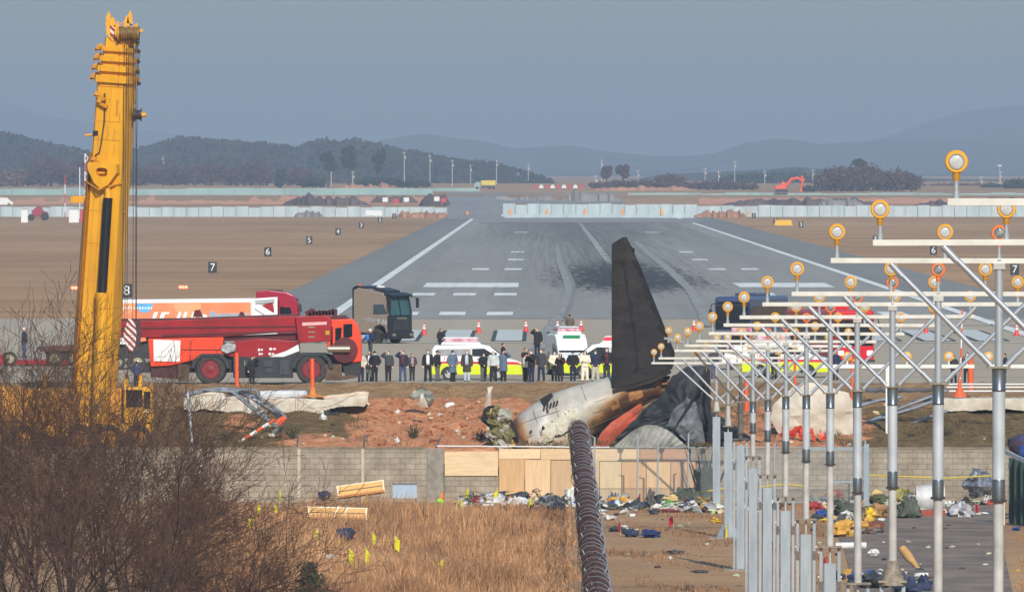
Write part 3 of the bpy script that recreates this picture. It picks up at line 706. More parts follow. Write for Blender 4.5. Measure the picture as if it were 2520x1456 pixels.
# fin: swept box with ribs
char1 = mat('charred_fin_skin', (25, 22, 20), rough=.9, c2=(50, 41, 35), amount=.4, scale=1.0, stretch=(1, 1, 2.2), detail=7)
char2 = mat('black_soot', (13, 13, 13), rough=.95, c2=(30, 28, 27), amount=.4, scale=1.3)
fin_o = [(1505, 601), (1514, 593), (1537, 582), (1553, 604), (1556, 612), (1575, 654), (1600, 716), (1630, 790), (1661, 868), (1655, 906), (1610, 926), (1560, 944), (1506, 958)]
fin_p = [tuple(wq(u, v).xz) for u, v in fin_o]
fm = MB(); cx = 1570
def fin_half(u, v): # thickness at a point: thin toward the trailing edge
    le, te = 1503, 1556 + max(0, (v - 606)) * .40; t = min(1, max(0, (u - le) / max(20, te - le))); return (.34 * math.sqrt(max(0, t)) * (1 - t) * 2.1 + .03) * (.55 + .45 * min(1, (v - 580) / 300))
rows = []
for v in list(range(583, 960, 6)):
    le = 1505 if v > 600 else 1505 + (600 - v) * 1.6; te = np.interp(v, [583, 604, 612, 654, 716, 790, 868, 906, 930, 958], [1542, 1553, 1556, 1575, 1600, 1630, 1661, 1655, 1600, 1510])
    te = max(te, le + 6); ring = []
    for k in range(13): u = le + (te - le) * k / 12; P = wq(u, v); ring.append((P.x, -fin_half(u, v) - .02 * fbm(u * .1, v * .05), P.z))
    for k in range(12, -1, -1): u = le + (te - le) * k / 12; P = wq(u, v); ring.append((P.x, fin_half(u, v), P.z))
    rows.append([Vector(q) for q in ring])
fm.loft(rows); fin = fm.build('fin', char1, tail, smooth=30, loc=(0, -.95, 0))
mb = MB()
for v in range(612, 950, 9):     # rib lines showing through the burnt skin
    w = 38 + (v - 600) * .10; a = wq(1510, v); b = wq(1510 + w, v + 2); mb.box(((a + b) / 2).to_tuple(), ((b - a).length, .03, .035)); 
    for q in range(len(mb.v) - 8, len(mb.v)):
        x, y, z = mb.v[q]; u = 1450 + x * FPX / WKD; mb.v[q] = (x, y - fin_half(u, v), z)
mb.build('rib', mat('rib_edge', (64, 52, 43), rough=.9, c2=(36, 31, 28), amount=.5, scale=1.2), fin)
mb = MB(); rr = []
for i, v in enumerate(range(640, 925, 12)):
    te = np.interp(v, [604, 654, 716, 790, 868, 906, 930], [1553, 1575, 1600, 1630, 1661, 1655, 1612]); a = te - (te - 1505) * .62
    P, Q = wq(a, v), wq(te - 1, v); y = .35 - .35; rr.append([Vector((P.x, -fin_half(a, v) - .012, P.z)), Vector((Q.x, -fin_half(te - 3, v) - .012, Q.z)), Vector((Q.x, fin_half(te - 3, v) + .012, Q.z)), Vector((P.x, fin_half(a, v) + .012, P.z))])
mb.loft(rr); mb.build('rudder', char2, tail, smooth=30, loc=(0, -.95, 0))
mb = MB(); mb.prism([tuple(wq(u, v).xz) for u, v in ((1549, 604), (1562, 612), (1560, 634), (1554, 640), (1548, 622))], -.06, .12); mb.build('torn_edge', char2, fin)
mb = MB(); mb.prism([tuple(wq(u, v).xz) for u, v in ((1507, 957), (1560, 945), (1608, 928), (1648, 906), (1652, 916), (1612, 938), (1560, 954), (1508, 966))], -.5, .5); mb.build('fin_fairing', char1, tail, smooth=30, loc=(0, -.75, 0))
# details on the fuselage: service panel with slots, seams, exhaust vents
gm = mat('dark_opening', (34, 32, 30), rough=.9)
def surf(u, v, off=.02):
    d = Vector((u, v)) - A0; s = d.dot(AX); h = d.dot(AN); tp = np.interp(s, [x[0] for x in ST], [x[1] for x in ST]); bt = np.interp(s, [x[0] for x in ST], [x[2] for x in ST])
    c = (tp + bt) / 2; r = (tp - bt) / 2; y = -math.sqrt(max(0, r * r - (h - c) ** 2)) * WKD / FPX; P = wq(u, v); P.y = y - off - .02; return P
def patch(name, pts, m, par=fus, off=.02):
    mb = MB(); c = sum((Vector(p) for p in pts), Vector((0, 0))) / len(pts); n = 5
    ring0 = []
    for i in range(len(pts)):
        a, b = Vector(pts[i]), Vector(pts[(i + 1) % len(pts)])
        for k in range(n): ring0.append(a.lerp(b, k / n))
    N = len(ring0); vs = []
    for f in (1, .66, .33): vs += [surf(*(c.lerp(q, f)), off) for q in ring0]
    vs.append(surf(c.x, c.y, off)); fs = []
    for j in range(2):
        for k in range(N): fs.append((j * N + k, j * N + (k + 1) % N, (j + 1) * N + (k + 1) % N, (j + 1) * N + k))
    for k in range(N): fs.append((2 * N + k, 2 * N + (k + 1) % N, 3 * N))
    mb.add(vs, fs); return mb.build(name, m, par, smooth=60)
shade = mat('dull_panel', (150, 146, 138), rough=.6, c2=(120, 112, 104), amount=.4, scale=2)
patch('dent', [(1328, 982), (1356, 966), (1362, 972), (1340, 1000)], gm)
for i in range(5):
    u = 1338 + i * 8; patch('slot', [(u, 996 - i * 3), (u + 5, 994 - i * 3), (u + 2, 1008 - i * 3), (u - 3, 1010 - i * 3)], gm)
patch('window', [(1344, 1008), (1350, 1006), (1351, 1012), (1345, 1014)], mat('maroon_mark', (96, 34, 40)))
patch('window', [(1303, 1058), (1309, 1055), (1310, 1062), (1304, 1065)], mat('purple_mark', (64, 36, 60)))
rustp = mat('rust_scorch', (120, 70, 34), rough=.8, c2=(176, 124, 66), amount=.5, scale=3)
patch('scorched_panel', [(1545, 966), (1578, 952), (1584, 974), (1550, 990)], rustp)
patch('scorched_panel', [(1590, 946), (1622, 930), (1628, 946), (1596, 966)], rustp)
patch('scorched_panel', [(1500, 986), (1520, 978), (1526, 1000), (1506, 1010)], rustp)
for k, u in enumerate((1594, 1602, 1610, 1600, 1608)): patch('vent', [(u, 950 + (k > 2) * 8), (u + 5, 948 + (k > 2) * 8), (u + 5, 953 + (k > 2) * 8), (u, 955 + (k > 2) * 8)], gm)
seam = mat('panel_seam', (110, 104, 96), rough=.8)
for s in (45, 100, 176, 250):
    mb = MB(); pts = []
    for h in range(-60, 80, 6):
        q = A0 + AX * (s + h * .04) + AN * h; tp = np.interp(s, [x[0] for x in ST], [x[1] for x in ST]); bt = np.interp(s, [x[0] for x in ST], [x[2] for x in ST])
        if bt + 4 < h < tp - 4: pts.append(surf(q.x, q.y, .0))
    mb.path(pts, .018, 4); mb.build('seam', seam, fus)
# crumpled cream insulation on the near flank
rnd = random.Random(8)
for i in range(4):
    mb = crumple(.34 + .1 * rnd.random(), .1, .5 * (.7 + rnd.random() * .5), 60 + i, 7, .5); P = surf(1350 + i * 17, 1070 - i * 14 + rnd.uniform(-8, 8), .0); o = mb.build('buckled_skin', mat('cream_buckled_skin', (206, 200, 180), rough=.6, c2=(182, 172, 146), scale=2), fus, smooth=25); o.location = P; o.rotation_euler = (0, R(35), 0)
for k, hs in enumerate((-30, 8, 40)):
    mb = MB(); pts = []
    for s in range(10, 350, 8):
        tp = np.interp(s, [x[0] for x in ST], [x[1] for x in ST]); bt = np.interp(s, [x[0] for x in ST], [x[2] for x in ST]); h = hs * (tp - bt) / 150
        if bt + 3 < h < tp - 3: q = A0 + AX * s + AN * h; pts.append(surf(q.x, q.y, .0))
    mb.path(pts, .012, 4); mb.build('seam', seam, fus)
rnd = random.Random(41)
for i in range(12):     # torn skin petals round the broken end
    h = -78 + i * 12; q = A0 + AX * (-20 + 5 * math.sin(i)) + AN * h; P = wq(q.x, q.y); P.y = -1.2 * math.sqrt(max(0, 1 - ((h + 18) / 75) ** 2)); w = rnd.uniform(.12, .26)
    o = plate([(-w * 2, -w), (-w * .6, -w * 1.3), (w, -w), (w, w * .8), (-w * .4, w * 1.1), (-w * 1.6, w * .3)], .03, i, .1).build('torn_skin', [skin, char2, rustp][i % 3], fus); o.location = P; o.rotation_euler = (rnd.uniform(-.4, .4), R(20) + rnd.uniform(-.5, .5), rnd.uniform(-.5, .9))
for i in range(14):     # ragged bits along the torn rear end
    h = -12 + rnd.uniform(0, 42); q = A0 + AX * (378 + rnd.uniform(-8, 8)) + AN * h; P = wq(q.x, q.y); P.y = -.5 - rnd.uniform(0, .3); w = rnd.uniform(.06, .16)
    o = plate([(-w, -w), (w * 1.6, -w * .5), (w, w), (-w, w * .7)], .03, 50 + i, .06).build('torn_skin', [rustp, char2][i % 2], fus); o.location = P; o.rotation_euler = (rnd.uniform(-1, 1), rnd.uniform(-1, 1), rnd.uniform(-1, 1))
# orange belly panel and black underside
mb = plate([tuple(wq(u, v).xz) for u, v in ((1463, 1096), (1478, 1064), (1505, 1036), (1545, 1010), (1576, 990), (1582, 1000), (1572, 1014), (1563, 1030), (1535, 1056), (1508, 1082), (1492, 1100))], .08, 4, .05)
mb.build('belly_panel', mat('orange_red_paint', (188, 78, 44), rough=.5, c2=(128, 54, 34), amount=.35, scale=1.2), tail, loc=(0, -1.5, 0))
def wreck(name, poly, t, seed, m, lab, cat, D, warp=.25, rows=9, group=None):
    """thick charred mass with an uneven surface, from an outline"""
    o0 = poly[0]; c = (sum(p[0] for p in poly) / len(poly), sum(p[1] for p in poly) / len(poly))
    loc = (wx(c[0], D), D, wz(c[1], D)); n = len(poly); per = []
    for i in range(n):
        a, b = Vector(poly[i]), Vector(poly[(i + 1) % n]); k = max(1, int((b - a).length / 9))
        for j in range(k):
            q = a.lerp(b, j / k); per.append(q)
    rnd = random.Random(seed); per = [q + Vector((rnd.uniform(-1.6, 1.6), rnd.uniform(-1.6, 1.6))) for q in per]; N = len(per); vs = []; fs = []
    cv = Vector(c)
    for r in range(rows + 1):
        f = 1 - r / (rows + .001) * .97
        for q in per:
            w = cv.lerp(q, f); X = (w.x - c[0]) * D / FPX; Z = (c[1] - w.y) * D / FPX
            y = -t * (1 - f * f) - warp * fbm(X * 1.1, Z * 1.1, seed) * 1.2 - warp * .5 * noise.noise(Vector((X * 4, Z * 4, seed))) if r else 0
            vs.append((X, y, Z))
    for r in range(rows):
        for k in range(N): fs.append((r * N + k, r * N + (k + 1) % N, (r + 1) * N + (k + 1) % N, (r + 1) * N + k))
    b = len(vs); vs.append((0, -t, 0)); fs += [(rows * N + k, rows * N + (k + 1) % N, b) for k in range(N)]
    b = len(vs)
    vs += [((q.x - c[0]) * D / FPX * .96, t * .8, (c[1] - q.y) * D / FPX * .96) for q in per]; fs += [(k, b + k, b + (k + 1) % N, (k + 1) % N) for k in range(N)]
    mb = MB(); mb.add(vs, fs); o = mb.build(name, m, None, smooth=28); o.location = loc
    if lab: tag(o, lab, cat, group)
    return o
blk_m = mat('charred_metal', (22, 22, 24), rough=.7, c2=(58, 60, 64), amount=.38, scale=.9, detail=8, bump=.6)
gry_m = mat('ashen_metal', (64, 66, 70), rough=.75, c2=(122, 124, 126), amount=.45, scale=.8, detail=8, bump=.6)
wreck('burnt_tailplane', [(1562, 1032), (1590, 1000), (1625, 975), (1640, 950), (1655, 925), (1690, 900), (1738, 900), (1746, 960), (1752, 1010), (1800, 1040), (1850, 1076), (1898, 1100), (1760, 1112), (1600, 1112), (1500, 1112), (1522, 1072)], .9, 5, blk_m, 'black burnt tailplane heap sloping down right of the fin', 'wreckage', 607.5, .35)
wreck('scorched_sheet', [(1655, 1010), (1690, 978), (1712, 990), (1728, 1040), (1735, 1092), (1700, 1100), (1672, 1070), (1640, 1050)], .35, 15, gry_m, 'ash-grey scorched panel on the black tailplane heap', 'wreckage', 606.4, .22)
wreck('scorched_sheet', [(1612, 1068), (1640, 1052), (1668, 1076), (1660, 1106), (1625, 1100)], .25, 16, gry_m, 'small ash-grey crumpled panel low on the black heap', 'wreckage', 606, .2)
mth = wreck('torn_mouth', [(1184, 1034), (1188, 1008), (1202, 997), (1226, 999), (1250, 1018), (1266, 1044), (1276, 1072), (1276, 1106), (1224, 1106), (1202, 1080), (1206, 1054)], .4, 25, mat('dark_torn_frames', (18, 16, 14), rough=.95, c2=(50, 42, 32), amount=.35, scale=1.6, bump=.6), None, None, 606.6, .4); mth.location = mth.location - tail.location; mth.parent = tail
ins = [mat('olive_insulation', (128, 122, 72), rough=.7, c2=(90, 84, 50), scale=4), mat('yellow_insulation', (206, 172, 92), rough=.7, c2=(170, 140, 70), scale=4), mat('grey_insulation', (176, 172, 158), rough=.7, c2=(130, 126, 112), scale=4)]
rnd = random.Random(12)
for i in range(26):
    u, v = 1207 + rnd.uniform(0, 62) * (.4 + .6 * i / 26), 1008 + i * 3.5 + rnd.uniform(-4, 4); s = rnd.uniform(.18, .42)
    o = crumple(s, s * .6, s * rnd.uniform(.7, 1.3), 100 + i, 6, .6, .9).build('insulation_scrap', ins[rnd.choice((0, 0, 1, 2))], None); o.location = (wx(u, 606), 606 - rnd.uniform(0, .5), wz(v, 606)); o.rotation_euler = (rnd.uniform(0, 3), rnd.uniform(0, 3), 0)
    tag(o, 'crumpled olive, yellow or grey insulation scrap in the torn fuselage mouth', 'insulation', 'insulation scraps in the torn mouth of the fuselage')
# corrugated grey-white sheet under the belly
mb = MB(); rr = []
for i in range(27):
    t = i / 26; u0, v0 = 1522 + t * 158, 1100 + 2 * t; hgt = 52 * math.sin(math.pi * min(1, .12 + t * .9)) + 4
    y = .16 * (i % 2) ; rr.append([wq(u0 + 12, v0 - hgt) + Vector((0, y, 0)), wq(u0 - 16, v0) + Vector((0, y - .35, 0)), wq(u0 - 16, v0) + Vector((0, y - .30, 0)), wq(u0 + 12, v0 - hgt) + Vector((0, y + .05, 0))])
mb.loft(rr); o = mb.build('corrugated_sheet', mat('pale_corrugated_sheet', (178, 176, 166), rough=.8, c2=(126, 122, 112), amount=.45, scale=1.3)); o.location = (wx(1450, 605), 604.8, wz(1080, 605)); tag(o, 'pale ribbed sheet lying below the black heap behind the plywood', 'sheet')
for i, (u, v, w, h, c, lab) in enumerate(((1745, 1050, 10, 300, None, ''), )):
    t = thing('scorched_pole', 'tall thin scorched pole standing at the right end of the black heap', 'pole', (wx(1748, 606), 606, wz(1105, 606))); mb = MB(); mb.tube((0, 0, -.5), (-.1, 0, 4.5), .1, .09, 8); mb.build('pole', char1, t); mb = MB(); mb.tube((-2.2, .2, .6), (-.1, 0, 4.0), .07, .07, 6); mb.build('stay', char1, t)
# ---- concrete slab of the broken antenna base, left and right
conc = mat('pale_broken_concrete', (206, 198, 180), rough=.95, c2=(176, 160, 138), amount=.4, scale=1.1, bump=.5)
def slab(name, top, bot, D, depth, lab, m=conc, seed=1, cat='concrete'):
    rnd = random.Random(seed); mb = MB(); us = sorted(set([p[0] for p in top] + [p[0] for p in bot])); lo, hi = us[0], us[-1]; pts = np.linspace(lo, hi, max(8, int((hi - lo) / 9)))
    vc = np.mean([p[1] for p in top]); c = Vector((wx((lo + hi) / 2, D), D, wz(vc, D))); rr = []
    for u in pts:
        vt = interp(u, top) + rnd.uniform(-1, 1); vb = interp(u, bot) + rnd.uniform(-1.5, 1.5); X = wx(u, D) - c.x; zt, zb2 = wz(vt, D) - c.z, wz(vb, D) - c.z; ch = min(.07, (zt - zb2) * .2)
        jy = .06 * fbm(u * .05, seed)
        rr.append([Vector((X, jy, zb2)), Vector((X, jy - .04, (zt + zb2) / 2)), Vector((X, jy, zt - ch)), Vector((X, jy + ch, zt)), Vector((X, depth, zt + rnd.uniform(-.03, .03))), Vector((X, depth, zb2))])
    mb.loft(rr); o = mb.build(name, m, None, smooth=30); o.location = c
    return tag(o, lab, cat) if lab else o
slab('broken_slab', [(452, 980), (470, 978), (520, 976), (640, 978), (750, 980), (800, 984), (820, 980), (905, 972)], [(452, 1006), (480, 1011), (500, 1006), (560, 1014), (600, 1021), (660, 1012), (740, 1020), (790, 1022), (812, 1004), (870, 998), (895, 1000), (905, 990)], 621, 3.0, 'long broken concrete slab on the bank below the red crane')
slab('broken_slab', [(468, 964), (500, 962), (550, 962), (552, 974)], [(468, 978), (552, 980)], 622, 2.0, 'smaller concrete block on the left end of the long slab', seed=2)
slab('light_kerb', [(640, 962), (770, 960)], [(640, 976), (770, 977)], 623, .6, 'pale grey metal beam lying on the long slab', mat('pale_beam', (172, 176, 180), rough=.6, c2=(206, 208, 206), amount=.4, scale=1), seed=3, cat='beam')
slab('broken_slab', [(778, 976), (800, 974), (850, 968), (890, 962), (907, 964)], [(778, 986), (830, 982), (907, 975)], 622.5, 1.6, 'soil-stained upper layer on the right end of the slab', mat('soiled_concrete', (196, 160, 124), rough=.95, c2=(206, 196, 178), amount=.4, scale=1.5, bump=.5), seed=4)
mb = MB(); 
o = wreck('slab_shade_patch', [(790, 1018), (812, 1000), (860, 1002), (900, 990), (906, 996), (890, 1012), (850, 1014)], .05, 31, mat('painted_slab_shade', (72, 52, 38), rough=1), None, None, 621.6, .1); struct(o)  # shade in the gap under the slab, painted as a dark brown patch
slab('broken_slab', [(2322, 981), (2360, 980), (2450, 980), (2560, 982)], [(2322, 1012), (2400, 1010), (2470, 1006), (2560, 1016)], 621, 3.0, 'concrete slab on the bank at the right edge', seed=6)
slab('dark_beam', [(2120, 955), (2180, 952), (2320, 956)], [(2120, 966), (2200, 966), (2320, 964)], 625, .5, 'long dark pipe lying on the bank crest on the right', mat('dark_pipe', (96, 98, 104), rough=.7, c2=(60, 56, 54), scale=1), seed=8, cat='pipe')
wreck('tilted_concrete', [(1918, 1068), (1895, 1030), (1905, 992), (1950, 952), (1985, 938), (2040, 950), (2090, 968), (2108, 1010), (2110, 1088), (2060, 1092), (1985, 1088)], .5, 41, mat('cream_concrete_block', (204, 194, 176), rough=.95, c2=(180, 168, 148), amount=.4, scale=.9, bump=.4), 'big cream concrete block tipped up behind the light masts', 'concrete', 611, .16)
for i, (poly, lab) in enumerate(([[(1192, 1002), (1197, 972), (1200, 952), (1212, 950), (1210, 975), (1207, 1000)], 'upright narrow concrete shard left of the fuselage mouth'], [[(1030, 1000), (1032, 972), (1040, 966), (1050, 990), (1052, 1003)], 'small pale concrete shard in the crater'], [[(1092, 1002), (1096, 992), (1112, 989), (1118, 995), (1108, 1001), (1100, 1008)], 'white torn fragment lying in the crater'])):
    wreck('concrete_shard', poly, .18, 50 + i, conc if i < 2 else mat('white_fragment', (230, 228, 222), rough=.6), lab, 'debris', 617, .08, 4)
wreck('twisted_panel', [(1005, 975), (1022, 958), (1036, 952), (1062, 962), (1070, 982), (1060, 1000), (1048, 996), (1040, 976), (1018, 984)], .3, 61, mat('greenish_twisted_panel', (150, 152, 136), rough=.6, c2=(72, 66, 62), amount=.45, scale=1.6), 'twisted greenish grey panel on the crater rim', 'debris', 622, .3, 6)
# bent lattice of antenna members draped over the slab
steel = mat('bent_galvanised', (150, 158, 166), rough=.5, metal=.4, c2=(120, 126, 134), amount=.4, scale=2)
lt = thing('bent_lattice', 'bent grey steel lattice draped over the broken slab', 'lattice', (wx(640, 612), 612, wz(1000, 612)))
def lqq(u, v, dy=0): return Vector(((u - 640) * 612 / FPX, dy, (1000 - v) * 612 / FPX))
for k, pts in enumerate([[(455, 972), (500, 962), (545, 955), (580, 960), (618, 978), (660, 1006), (695, 1030)], [(545, 956), (585, 972), (620, 1000), (650, 1028), (672, 1044)], [(560, 957), (610, 966), (650, 984), (690, 1014), (703, 1028)], [(500, 958), (570, 962), (600, 985), (640, 1020)], [(703, 1026), (690, 1046), (668, 1070), (648, 1098)], [(660, 1032), (690, 1050), (700, 1036)], [(590, 958), (630, 958), (642, 975)]]):
    mb = MB(); mb.path([lqq(u, v, -.25 * math.sin(i) - .1 * k) for i, (u, v) in enumerate(pts)], .1 if k < 5 else .07, 6); mb.build('member', steel, lt, smooth=40)
for k, (u0, v0, u1, v1) in enumerate(((585, 962, 600, 985), (605, 972, 622, 1000), (630, 985, 640, 1016), (655, 1002, 655, 1030), (618, 978, 640, 975), (640, 992, 665, 992), (668, 1012, 690, 1012))):
    mb = MB(); mb.tube(lqq(u0, v0, -.2), lqq(u1, v1, -.35), .05, .05, 5); mb.build('strut', steel, lt)
def striped(name, lab, pts, D, r=.1, n=6, cols=None, cat='pole'):
    t = thing(name, lab, cat, (wx(pts[0][0], D), D, wz(pts[0][1], D))); P = [Vector(((u - pts[0][0]) * D / FPX, 0, (pts[0][1] - v) * D / FPX)) for u, v in pts]
    for i in range(n):
        mb = MB(); mb.tube(P[0].lerp(P[-1], i / n), P[0].lerp(P[-1], (i + 1) / n), r, r, 10); mb.build('band', cols[i % 2], t, smooth=40)
    return t
orange_p = mat('signal_orange', (232, 92, 40), rough=.5, var=.08); white_p = mat('signal_white', (226, 224, 218), rough=.6)
striped('striped_pole', 'fallen orange and white striped pole across the bank by the lattice', [(572, 1098), (676, 1032)], 608, .09, 7, [orange_p, white_p])
mb = MB(); mb.tube((0, 0, 0), (.45, 0, .35), .2, .16, 8); o = mb.build('orange_fitting', orange_p); o.location = (wx(682, 610), 609.6, wz(1042, 610)); tag(o, 'bright orange fitting caught in the bent lattice', 'fitting')
t = thing('steel_pole', 'leaning shiny steel pole on the bank, left of the broken slab', 'pole', (wx(474, 606), 606, wz(1104, 606))); mb = MB(); mb.tube((0, 0, 0), (-.3, .3, 3.15), .09, .09, 10); mb.build('pole', mat('shiny_steel', (206, 208, 210), rough=.3, metal=.6, c2=(150, 152, 154), amount=.5, scale=1.5), t, smooth=40)
# orange marker posts
def orange_post(u, vt, vb, D, lab, w=.13, foot=True):
    t = thing('orange_post', lab, 'post', (wx(u, D), D, wz(vb, D))); h = (vb - vt) * D / FPX; mb = MB(); mb.tube((0, 0, 0), (-.02, 0, h), w, w, 10); mb.build('tube', orange_p, t, smooth=40)
    if foot: mb = MB(); mb.lathe([(.75, 0), (.7, .04), (.2, .12), (.14, .5)], (0, 0, 0), 'z', 10); mb.build('foot', mat('stained_orange', (196, 120, 60), rough=.8, c2=(226, 140, 40), scale=3), t)
    return t
orange_post(583, 868, 950, 626, 'orange post on the bank in front of the left crane wheel', .11, False); orange_post(769, 882, 976, 622, 'orange post with splayed foot before the right crane wheel', .11)
orange_post(2389, 880, 962, 628, 'thick orange post beside two walking people, right', .16, False); orange_post(1742 + 355, 880, 985, 622, 'thin orange post left of the white square post', .07, False); orange_post(1957, 868, 1000, 620, 'thin orange post behind the light masts, left', .07, False); orange_post(1837, 936, 1010, 619, 'short orange post right beside the black heap', .12, False)
striped('striped_pole', 'thin upright orange and white pole on an orange foot, right', [(2362, 976), (2368, 760)], 622, .045, 9, [orange_p, white_p])
mb = MB(); mb.lathe([(.42, 0), (.36, .1), (.12, .5), (.06, 1.0)], (0, 0, 0), 'z', 10); o = mb.build('pole_foot', orange_p); o.location = (wx(2362, 621.8), 621.8, wz(976, 622)); tag(o, 'flared orange foot at the base of the thin striped pole', 'pole foot')
# red plastic debris
redp = mat('red_orange_plastic', (224, 70, 44), rough=.5, c2=(190, 60, 40), scale=3)
rnd = random.Random(77)
for i in range(8):
    u, v = 1925 + i * 14 + rnd.uniform(-6, 6), 1052 + abs(i - 2) * 5 + rnd.uniform(-6, 12); o = plate([(-.35, -.1), (-.1, -.3), (.35, -.12), (.3, .2), (-.1, .14), (-.3, .3)], .06, i, .15).build('plastic_scrap', redp); o.location = (wx(u, 607), 607, wz(v, 607)); o.rotation_euler = (rnd.uniform(-.5, .5), rnd.uniform(0, 6), rnd.uniform(-.6, .6)); o.scale = (.9, 1, .8)
    tag(o, 'bright red-orange plastic scrap on the bank below the cream concrete block', 'plastic scrap', 'red-orange scraps below the tipped concrete block')
# tangle of rods on the right part of the bank
tg = thing('rod_tangle', 'tangle of long grey rods leaning across the bank on the right', 'rods', (wx(2180, 617), 617, wz(1010, 617)))
for k, (u0, v0, u1, v1) in enumerate(((2105, 1052, 2330, 960), (2070, 1075, 2300, 985), (2130, 1045, 2260, 1000), (2150, 1080, 2330, 1010), (2105, 1000, 2220, 975), (1990, 1060, 2080, 975))):
    mb = MB(); P = [Vector(((u - 2180) * 617 / FPX, -.2 - .1 * k, (1010 - v) * 617 / FPX)) for u, v in ((u0, v0), ((u0 + u1) / 2, (v0 + v1) / 2 - 4), (u1, v1))]; mb.path(P, .09 if k != 5 else .16, 6); mb.build('rod', steel, tg, smooth=40)
for i, (a, b, v) in enumerate(((2325, 2540, 945), (2325, 2540, 952), (2330, 2540, 961))):
    mb = MB(); mb.tube((0, 0, 0), (wx(b, 626) - wx(a, 626), 0, 0), .05, .05, 6); o = mb.build('white_rail', white_p); o.location = (wx(a, 626), 626 - i * .6, wz(v, 626)); tag(o, ['topmost', 'middle', 'lowest'][i] + ' of three white rails on the bank at the right edge', 'rail')
# ================================================================ CRANES, TRUCKS, AMBULANCES, BUSES
tyre_m = mat('tyre_rubber', (52, 50, 48), rough=.9, c2=(72, 68, 64), amount=.4, scale=4)
def wheel(parent, loc, r, w, rim_m, spokes=0, hub=.55, side=-1, name='wheel'):
    mb = MB(); mb.lathe([(r * .62, side * w * .5), (r * .9, side * w * .5), (r * .985, side * w * .36), (r, 0), (r * .985, -side * w * .36), (r * .9, -side * w * .5), (r * .62, -side * w * .5), (r * .62, side * w * .5)], (0, 0, 0), 'y', 28, False)
    wl = mb.build(name, tyre_m, parent, smooth=35, loc=loc)
    mb = MB(); mb.lathe([(r * .63, side * w * .42), (r * .6, side * w * .47), (r * .5, side * w * .33), (r * .26, side * w * .3), (r * .24, side * w * .46), (r * .1, side * w * .5), (.005, side * w * .5)], (0, 0, 0), 'y', 24)
    if spokes:
        for k in range(spokes):
            a = 2 * math.pi * k / spokes; mb.beam((.12 * r * math.cos(a), side * w * .47, .12 * r * math.sin(a)), (.6 * r * math.cos(a), side * w * .45, .6 * r * math.sin(a)), .13 * r, .05)
    else:
        for k in range(8):
            a = 2 * math.pi * k / 8; mb.ball((.38 * r * math.cos(a), side * w * .34, .38 * r * math.sin(a)), .035 * r, 6, 4)
    mb.build('rim', rim_m, wl, smooth=35); return wl
# ---------------------------------------------------------------- yellow crane, D = 500
YD = 500.0; yel = mat('crane_yellow', (224, 160, 0), rough=.58, c2=(200, 138, 2), amount=.3, scale=.9, stretch=(2.2, 2.2, .3), detail=9)
yel2 = mat('crane_yellow_worn', (206, 138, 14), rough=.55, c2=(168, 112, 24), amount=.4, scale=1.4)
blackm = mat('black_cylinder', (28, 28, 30), rough=.3, metal=.3); rope_m = mat('steel_rope', (46, 42, 42), rough=.7)
K = FPX / YD
yc = thing('mobile_crane', 'tall yellow telescopic crane with raised boom behind the bare shrubs', 'crane', (wx(236, 612), 612, wz(1085, 612))); yc.scale = (1.224,) * 3
def yq(u, v, dy=0.0): return Vector(((u - 236) / K, dy, (1085 - v) / K))
# boom frame: axis from (228,1060) to (300,60) in the picture plane, turned about its own axis so the left flank shows
ax0, ax1 = yq(229, 1065), yq(297, 60); bz = (ax1 - ax0).normalized(); YAW = R(17)
bx = Vector((0, 1, 0)).cross(bz).normalized(); by = bz.cross(bx).normalized()
bx, by = (bx * math.cos(YAW) - by * math.sin(YAW)), (bx * math.sin(YAW) + by * math.cos(YAW))
BL = (ax1 - ax0).length
def bp(x, y, t): return ax0 + bx * x + by * y + bz * (t * BL)     # t = 0 foot .. 1 head
def tv(v): return (1065 - v) / (1065 - 60)
boom = bpy.data.objects.new('boom', None)
def section(name, v0, v1, w0, w1, d, m=yel, chamf=.16, par=None, x0=0.0, y0=0.0):
    mb = MB(); rr = []
    for v, w in ((v0, w0), (v1, w1)):
        h, e = w / 2, d / 2; c = chamf
        rr.append([bp(x + x0, y + y0, tv(v)) for x, y in ((-h + c * .7, -e), (h - c * .7, -e), (h, -e + c), (h, e - c), (h - c, e), (-h + c, e), (-h, e - c), (-h, -e + c))])
    mb.loft(rr); return mb.build(name, m, par or yc, bevel=.0)
main = section('boom', 1068, 200, 1.52, 1.40, 1.55)
for i, (a, b, w) in enumerate(((205, 165, 1.36), (168, 140, 1.26), (143, 118, 1.17), (121, 95, 1.08))): section('boom_section', a, b, w, w, 1.4 - i * .09, par=main)
for i, (v, h, w, d) in enumerate(((188, 17, 1.60, 1.86), (164, 14, 1.52, 1.76), (140, 13, 1.42, 1.66), (117, 11, 1.34, 1.56))):
    section('boom_collar', v + h, v, w * .985, w, d, par=main, x0=.02)
    for s in (-1, 1): mb = MB(); mb.beam(bp(s * w * .28, -d / 2 - .03, tv(v + h)), bp(s * w * .28, -d / 2 - .03, tv(v)), .06, .12); mb.build('rib', yel, main)
    mb = MB(); mb.prism([(-.34, -.14), (-.1, .16), (.1, .2), (.16, -.1)], -.08, .08); o = mb.build('lug', yel2, main); o.location = bp(-w / 2 - .08, -.3, tv(v + 4))
    mb = MB(); mb.lathe([(.09, -.09), (.09, .09), (.04, .1)], (0, 0, 0), 'y', 12); o = mb.build('lug_hole', yel2, main); o.location = bp(-w / 2 - .16, -.5, tv(v + 4))
